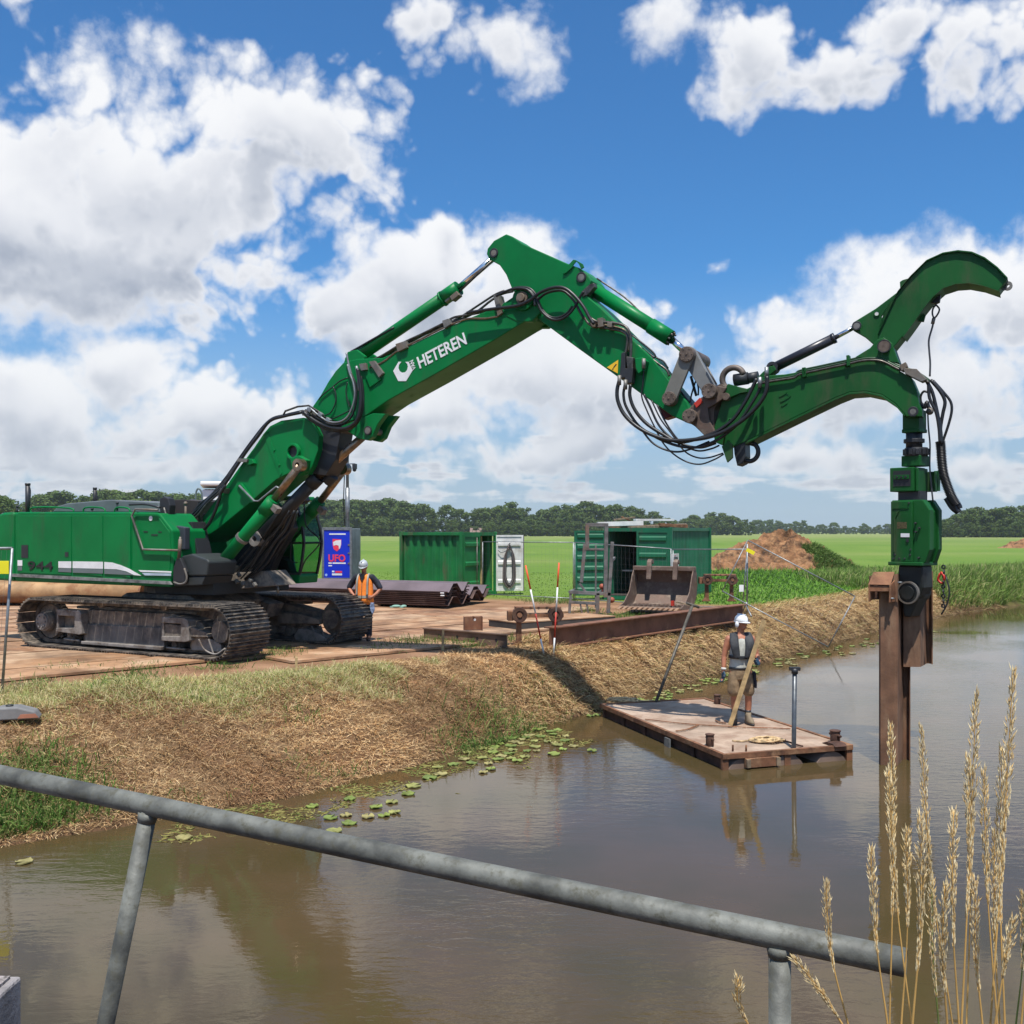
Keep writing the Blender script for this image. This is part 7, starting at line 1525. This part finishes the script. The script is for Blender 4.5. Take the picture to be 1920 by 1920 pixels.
for xx, yy in ((-.09, .03), (.13, .01)): MB().tube([(xx, yy, .17), (xx, yy + .002, .225)], .053, 12).build('sock', BLACKP, man)
# plank in his hand
w0, w1 = G(1369, 1363, RZ), P(1433, 1166, pa.y - .30); pk = MB().bar(Vector((0, 0, 0)), w1 - w0, .075, .028, up=(0, 1, .2)).build('hand_plank', WOODN, None, w0 + Vector((0, 0, .03)), bevel=.003); tag(pk, 'long pale timber plank held by the man on the raft', 'plank')
# --- the man in the orange vest, hands on his hips, looking down
pb = Vector(((683 - 960) / F * 22.9, 22.9, 1.07)); m2 = thing('person', 'man in orange safety vest and grey helmet, hands on hips beside the far track', 'person', pb, math.radians(-10))
b_ = MB(); b_.loft([ell((0, y_, z), rx, ry) for z, rx, ry, y_ in ((.88, .16, .12, 0), (.97, .185, .145, 0), (1.08, .18, .14, 0), (1.22, .18, .125, 0), (1.34, .188, .12, 0), (1.42, .165, .10, 0), (1.47, .10, .075, 0))])
limb(b_, [(0, .0, 1.45), (0, -.03, 1.55)], [.062, .058]); R2m = head(b_, Vector((0, -.055, 1.635)), 0.0, .38)
limb(b_, [(-.195, 0, 1.40), (-.29, .03, 1.28), (-.37, .03, 1.16), (-.29, -.05, 1.07), (-.215, -.10, 1.00)], [.058, .052, .044, .040, .031]); limb(b_, [(.195, 0, 1.40), (.29, .03, 1.28), (.37, .03, 1.15), (.30, -.05, 1.04), (.215, -.10, .97)], [.058, .052, .044, .040, .031])
limb(b_, [(-.09, 0, .9), (-.11, -.01, .5), (-.11, .02, .1)], [.10, .065, .045]); limb(b_, [(.09, 0, .9), (.10, -.01, .5), (.10, .02, .1)], [.10, .065, .045])
hand(b_, (-.215, -.10, 1.0), (.75, -.3, -.5), (0, -.3, 1), .8); hand(b_, (.215, -.10, .97), (-.75, -.3, -.5), (0, -.3, 1), .8)
fused(b_, 'body', SKIN, m2); face(m2, R2m, HAIR)
c_ = MB(); limb(c_, [(-.18, 0, 1.40), (-.285, .03, 1.28), (-.35, .03, 1.185)], [.075, .072, .066]); limb(c_, [(.18, 0, 1.40), (.285, .03, 1.28), (.35, .03, 1.175)], [.075, .072, .066]); c_.loft([ell((0, 0, z), rx, ry) for z, rx, ry in ((.92, .19, .15), (1.2, .188, .135), (1.40, .18, .11), (1.47, .10, .085))]); fused(c_, 'dark_shirt', NAVY, m2, .012, 3)
c_ = MB().loft([ell((0, 0, z), rx, ry, 24) for z, rx, ry in ((.80, .215, .175), (.92, .212, .17), (1.06, .205, .162), (1.22, .20, .148), (1.34, .192, .140), (1.42, .150, .125), (1.47, .11, .10))], cap=False); v_ = c_.build('safety_vest', ORANGE, m2); v_.modifiers.new('thick', 'SOLIDIFY').thickness = .01
for zz, rx, ry in ((.935, .217, .176), (1.0, .212, .172)): pass
MB().loft([ell((0, 0, z), rx, ry, 24) for z, rx, ry in ((.945, .219, .178), (1.0, .216, .174))], cap=False).build('reflective_band', REFLEX, m2)
for sx in (-1, 1): MB().tube(crom([(sx * .10, .05, 1.475), (sx * .115, -.07, 1.44), (sx * .12, -.145, 1.32), (sx * .12, -.163, 1.15), (sx * .12, -.178, 1.0)], 4), .024, 6).build('reflective_strap', REFLEX, m2)
MB().prism([(-.06, 1.47), (.06, 1.47), (0, 1.30)], -.165, -.13).build('shirt_front', NAVY, m2); MB().tube([(0, -.172, 1.28), (0, -.186, .82)], .006, 5).build('zip', BLACKP, m2)
c_ = MB(); limb(c_, [(-.095, 0, .88), (-.112, -.01, .5), (-.112, .02, .12)], [.115, .085, .07]); limb(c_, [(.095, 0, .88), (.105, -.01, .5), (.105, .02, .12)], [.115, .085, .07]); fused(c_, 'trousers', NAVY, m2, .013, 3)
helmet(m2, R2m, GREYHELM, muffs=False); boot(m2, (-.11, .02, .1), (-.2, -1, 0), RUSTD); boot(m2, (.10, .02, .1), (.2, -1, 0), RUSTD)
MB().prism([(.15, .84), (.25, .84), (.265, .68), (.22, .58), (.17, .66)], -.10, -.05).build('blue_rag', mat('pale_blue_cloth', (.25, .32, .48), .9, var=.3, scale=20, bump=.01, bscale=30), m2, bevel=.01)
# ------------------------------------------------------------------ railing in the foreground
RAILM = mat('weathered_rail', (.145, .148, .128), .6, .05, var=.34, scale=7, dirt=(.075, .072, .05), dirt_amt=.34, dirt_scale=30, bump=.0015, bscale=60)
r0_, r1_ = Vector((-1.515, 3.03, 2.780)), Vector((.771, 2.0, 2.657)); rd = (r1_ - r0_).normalized()
def rail_at(px): u = (px - 960) / F; t_ = (u * r0_.y - r0_.x) / (rd.x - u * rd.y); return r0_ + rd * t_
rs_ = r0_ - rd * 1.4; rail = thing('railing', 'weathered galvanised pipe railing crossing the foreground', 'railing', (rs_.x, rs_.y, 1.6)); ro = rail.location
n_ = 28; vs = []; aa = rd.cross(Vector((0, 0, 1))).normalized(); bb = aa.cross(rd); L = (r1_ - rs_).length
for r_ in (.0276, .0240):
    for s_ in np.linspace(0, L, 40):
        for k in range(n_): q = 2 * math.pi * k / n_; vs.append(rs_ - ro + rd * s_ + (aa * math.cos(q) + bb * math.sin(q)) * r_)
m_ = 40; fs = [(i * n_ + k, i * n_ + (k + 1) % n_, (i + 1) * n_ + (k + 1) % n_, (i + 1) * n_ + k) for i in range(m_ - 1) for k in range(n_)]
off = m_ * n_; fs += [(off + i * n_ + k, off + (i + 1) * n_ + k, off + (i + 1) * n_ + (k + 1) % n_, off + i * n_ + (k + 1) % n_) for i in range(m_ - 1) for k in range(n_)]
fs += [((m_ - 1) * n_ + k, (m_ - 1) * n_ + (k + 1) % n_, off + (m_ - 1) * n_ + (k + 1) % n_, off + (m_ - 1) * n_ + k) for k in range(n_)]
MB().add(vs, fs, 0, True).build('handrail', RAILM, rail)
pt = rail_at(1462); MB().cyl(pt - ro + Vector((0, 0, -1.2)), pt - ro, .0225, 24).build('post', RAILM, rail); MB().cyl(pt - ro + Vector((0, 0, -.042)), pt - ro + Vector((0, 0, -.018)), .0235, 24, .028).build('weld', RAILM, rail)
pt = rail_at(281); e_ = P(196, 1920, pt.y) - P(281, 1500, pt.y); MB().cyl(pt - ro + e_ * 2.1, pt - ro, .0235, 24).build('post', RAILM, rail); MB().cyl(pt - ro + e_ * .072, pt - ro + e_ * .03, .0245, 24, .028).build('weld', RAILM, rail)
# ------------------------------------------------------------------ abutment corner
ab = thing('abutment', 'rough grey concrete abutment corner at the bottom left', 'concrete block', (-2.75, 3.75, 0)); 
cx_ = P(41, 1829, 3.95); MB().box(-1.4, cx_.x + 2.75, -2.2, .2, -1.2, cx_.z).build('wall', CONCRETE, ab, bevel=.012); MB().box(-1.4, cx_.x + 2.72, -2.2, .17, cx_.z, cx_.z + .012).build('gravel_top', mat('gravel_top', (.34, .30, .28), .95, var=.4, scale=40, bump=.01, bscale=70), ab)
# ------------------------------------------------------------------ tall dry grass by the railing end
STALK = mat('dry_stem', (.66, .40, .12), .6, var=.15, scale=6); SEED = [mat('dry_seed_%d' % i, c, .75, var=.15, scale=20) for i, c in enumerate(((.84, .66, .35), (.90, .76, .46), (.74, .50, .20)))]
GSTEM = mat('green_stem', (.20, .26, .06), .6)
ST = [((1548, 1655), (1590, 1920), .30, .62), ((1490, 1798), (1579, 1920), -.3, .9), ((1633, 1594), (1664, 1920), .1, .6), ((1670, 1362), (1668, 1920), .05, .62), ((1666, 1445), (1709, 1920), .15, .55), ((1727, 1533), (1711, 1920), .1, .75), ((1727, 1363), (1786, 1920), .35, .62),
      ((1830, 1302), (1803, 1920), -.1, .66), ((1900, 1259), (1857, 1920), -.1, .70), ((1844, 1445), (1870, 1920), .05, .5), ((1879, 1403), (1884, 1920), .1, .62), ((1788, 1522), (1798, 1920), .1, .62), ((1747, 1651), (1760, 1920), .05, .8), ((1830, 1651), (1842, 1920), .1, .75),
      ((1900, 1724), (1866, 1920), -.2, .55), ((1919, 1675), (1905, 1920), .1, .6), ((1384, 1836), (1402, 1920), .2, 1.2), ((1771, 1662), (1776, 1920), .05, .75), ((1865, 1560), (1875, 1920), .1, .7), ((1815, 1420), (1812, 1920), .1, .5), ((1700, 1560), (1690, 1920), .1, .5), ((1938, 1480), (1915, 1920), .1, .6)]
NAMEP = ['leaning over the railing end', 'arching left of the railing end', 'with drooping top before the sheet pile reflection', 'tall and straight left of the railing end', 'paired close to the tall straight one', 'just right of the open pipe end', 'with curved tip right of the railing',
         'tall, second from the right', 'tallest, bending right at the right edge', 'slim inside the right clump', 'thick headed inside the right clump', 'short inside the right clump', 'low and bushy right of the pipe end', 'low in the right clump', 'with side tuft at the right edge', 'cut by the right edge', 'short and alone left of the railing post', 'low beside the right clump',
         'half hidden in the right clump', 'upright in the right clump', 'thin, behind the open pipe end', 'beyond the right edge']
for i, ((tx, ty), (bx, by), bend, frac) in enumerate(ST):
    r0 = random.Random(50 + i); Y = 1.50 + .22 * r0.random() - .10 * (i % 3); tip = P(tx, ty, Y); low_ = P(bx, by, Y + .02); gz = 1.30; root = low_ + (low_ - tip) * ((low_.z - gz) / max(.05, tip.z - low_.z)) * .35; root.z = gz
    t_ = thing('grass_stalk', 'dry golden grass stalk ' + NAMEP[i], 'grass stalk', root, 0, 'tall dry grass by the railing end'); mid = low_.lerp(tip, .5) + Vector(((-.020 * bend - .003) * (1 if tx < bx else -1), 0, .0))
    path = [Vector((0, 0, 0)), (low_ - root) * .5] + crom([low_ - root, mid - root, tip - root], 14); L = len(path); rs = [max(.0004, .0017 * (1 - .7 * k / L)) for k in range(L)]
    MB().tube(path, rs, 6).build('stem', STALK if i not in (12, 15) else GSTEM, t_)
    top_len = (tip - low_).length * frac; pts = [path[-1]]; acc_ = 0; k = L - 1
    while k > 0 and acc_ < top_len: acc_ += (path[k] - path[k - 1]).length; k -= 1; pts.append(path[k])
    sd = MB(); ns = int(80 + 760 * top_len)
    for j in range(ns):
        f_ = (j + r0.random()) / ns; kk = f_ * (len(pts) - 1); a = pts[int(kk)].lerp(pts[min(int(kk) + 1, len(pts) - 1)], kk - int(kk)); d_ = (pts[max(int(kk) - 1, 0)] - pts[min(int(kk) + 1, len(pts) - 1)]).normalized()
        q = r0.uniform(0, 6.28); o_ = d_.orthogonal().normalized(); o_ = (o_ * math.cos(q) + d_.cross(o_) * math.sin(q)); spread = (.25 + .9 * r0.random() ** 2) * math.sin(min(1, f_ * 1.6 + .08) * 2.6 + .3)
        dd = (d_ + o_ * max(.10, spread * .60)).normalized(); l_ = r0.uniform(.009, .016); base_ = a + o_ * .0012 + o_ * r0.random() * .0045 * math.sin(3.1 * min(1, f_ + .1)); w_ = dd.orthogonal().normalized() * .0010; x_ = dd.cross(w_)
        sd.add([base_, base_ + dd * l_ * .45 + w_, base_ + dd * l_ * .45 + x_, base_ + dd * l_ * .45 - w_, base_ + dd * l_ * .45 - x_, base_ + dd * l_], [(0, 1, 2), (0, 2, 3), (0, 3, 4), (0, 4, 1), (5, 2, 1), (5, 3, 2), (5, 4, 3), (5, 1, 4)], j % 3)
    sd.build('seed_head', SEED, t_)['kind'] = 'stuff'
# green blades low in the clump
n = 90; x = rng.uniform(.62, .80, n); y = rng.uniform(1.35, 1.75, n); z = np.full(n, 1.25)
tag(blades('green_reed_blades', np.stack([x, y, z], 1), dirs_from(rng.uniform(0, 6.3, n), rng.normal(1.35, .12, n)), rng.uniform(.95, 1.45, n), rng.uniform(.004, .008, n), rng.uniform(0, .12, n), pal(n, [(.16, .24, .05), (.22, .26, .08), (.12, .2, .04)]), [GRASSM]),
    'thin green blades low in the dry grass clump', 'grass', kind='stuff')
# ------------------------------------------------------------------ thin summer haze
hzm = bpy.data.materials.new('haze'); hzm.use_nodes = True; t = NT(hzm.node_tree); t.n.remove(t.n['Principled BSDF'])
pv = t.new('ShaderNodeVolumePrincipled'); pv.inputs['Color'].default_value = (.80, .88, 1.0, 1); pv.inputs['Density'].default_value = .00015; pv.inputs['Anisotropy'].default_value = .2
t.l.new(pv.outputs[0], t.n['Material Output'].inputs['Volume'])
hz_o = MB().box(-1300, 1300, -60, 1300, -2.4, 34).build('haze', hzm); tag(hz_o, 'thin pale summer haze over the field', 'haze', kind='stuff')
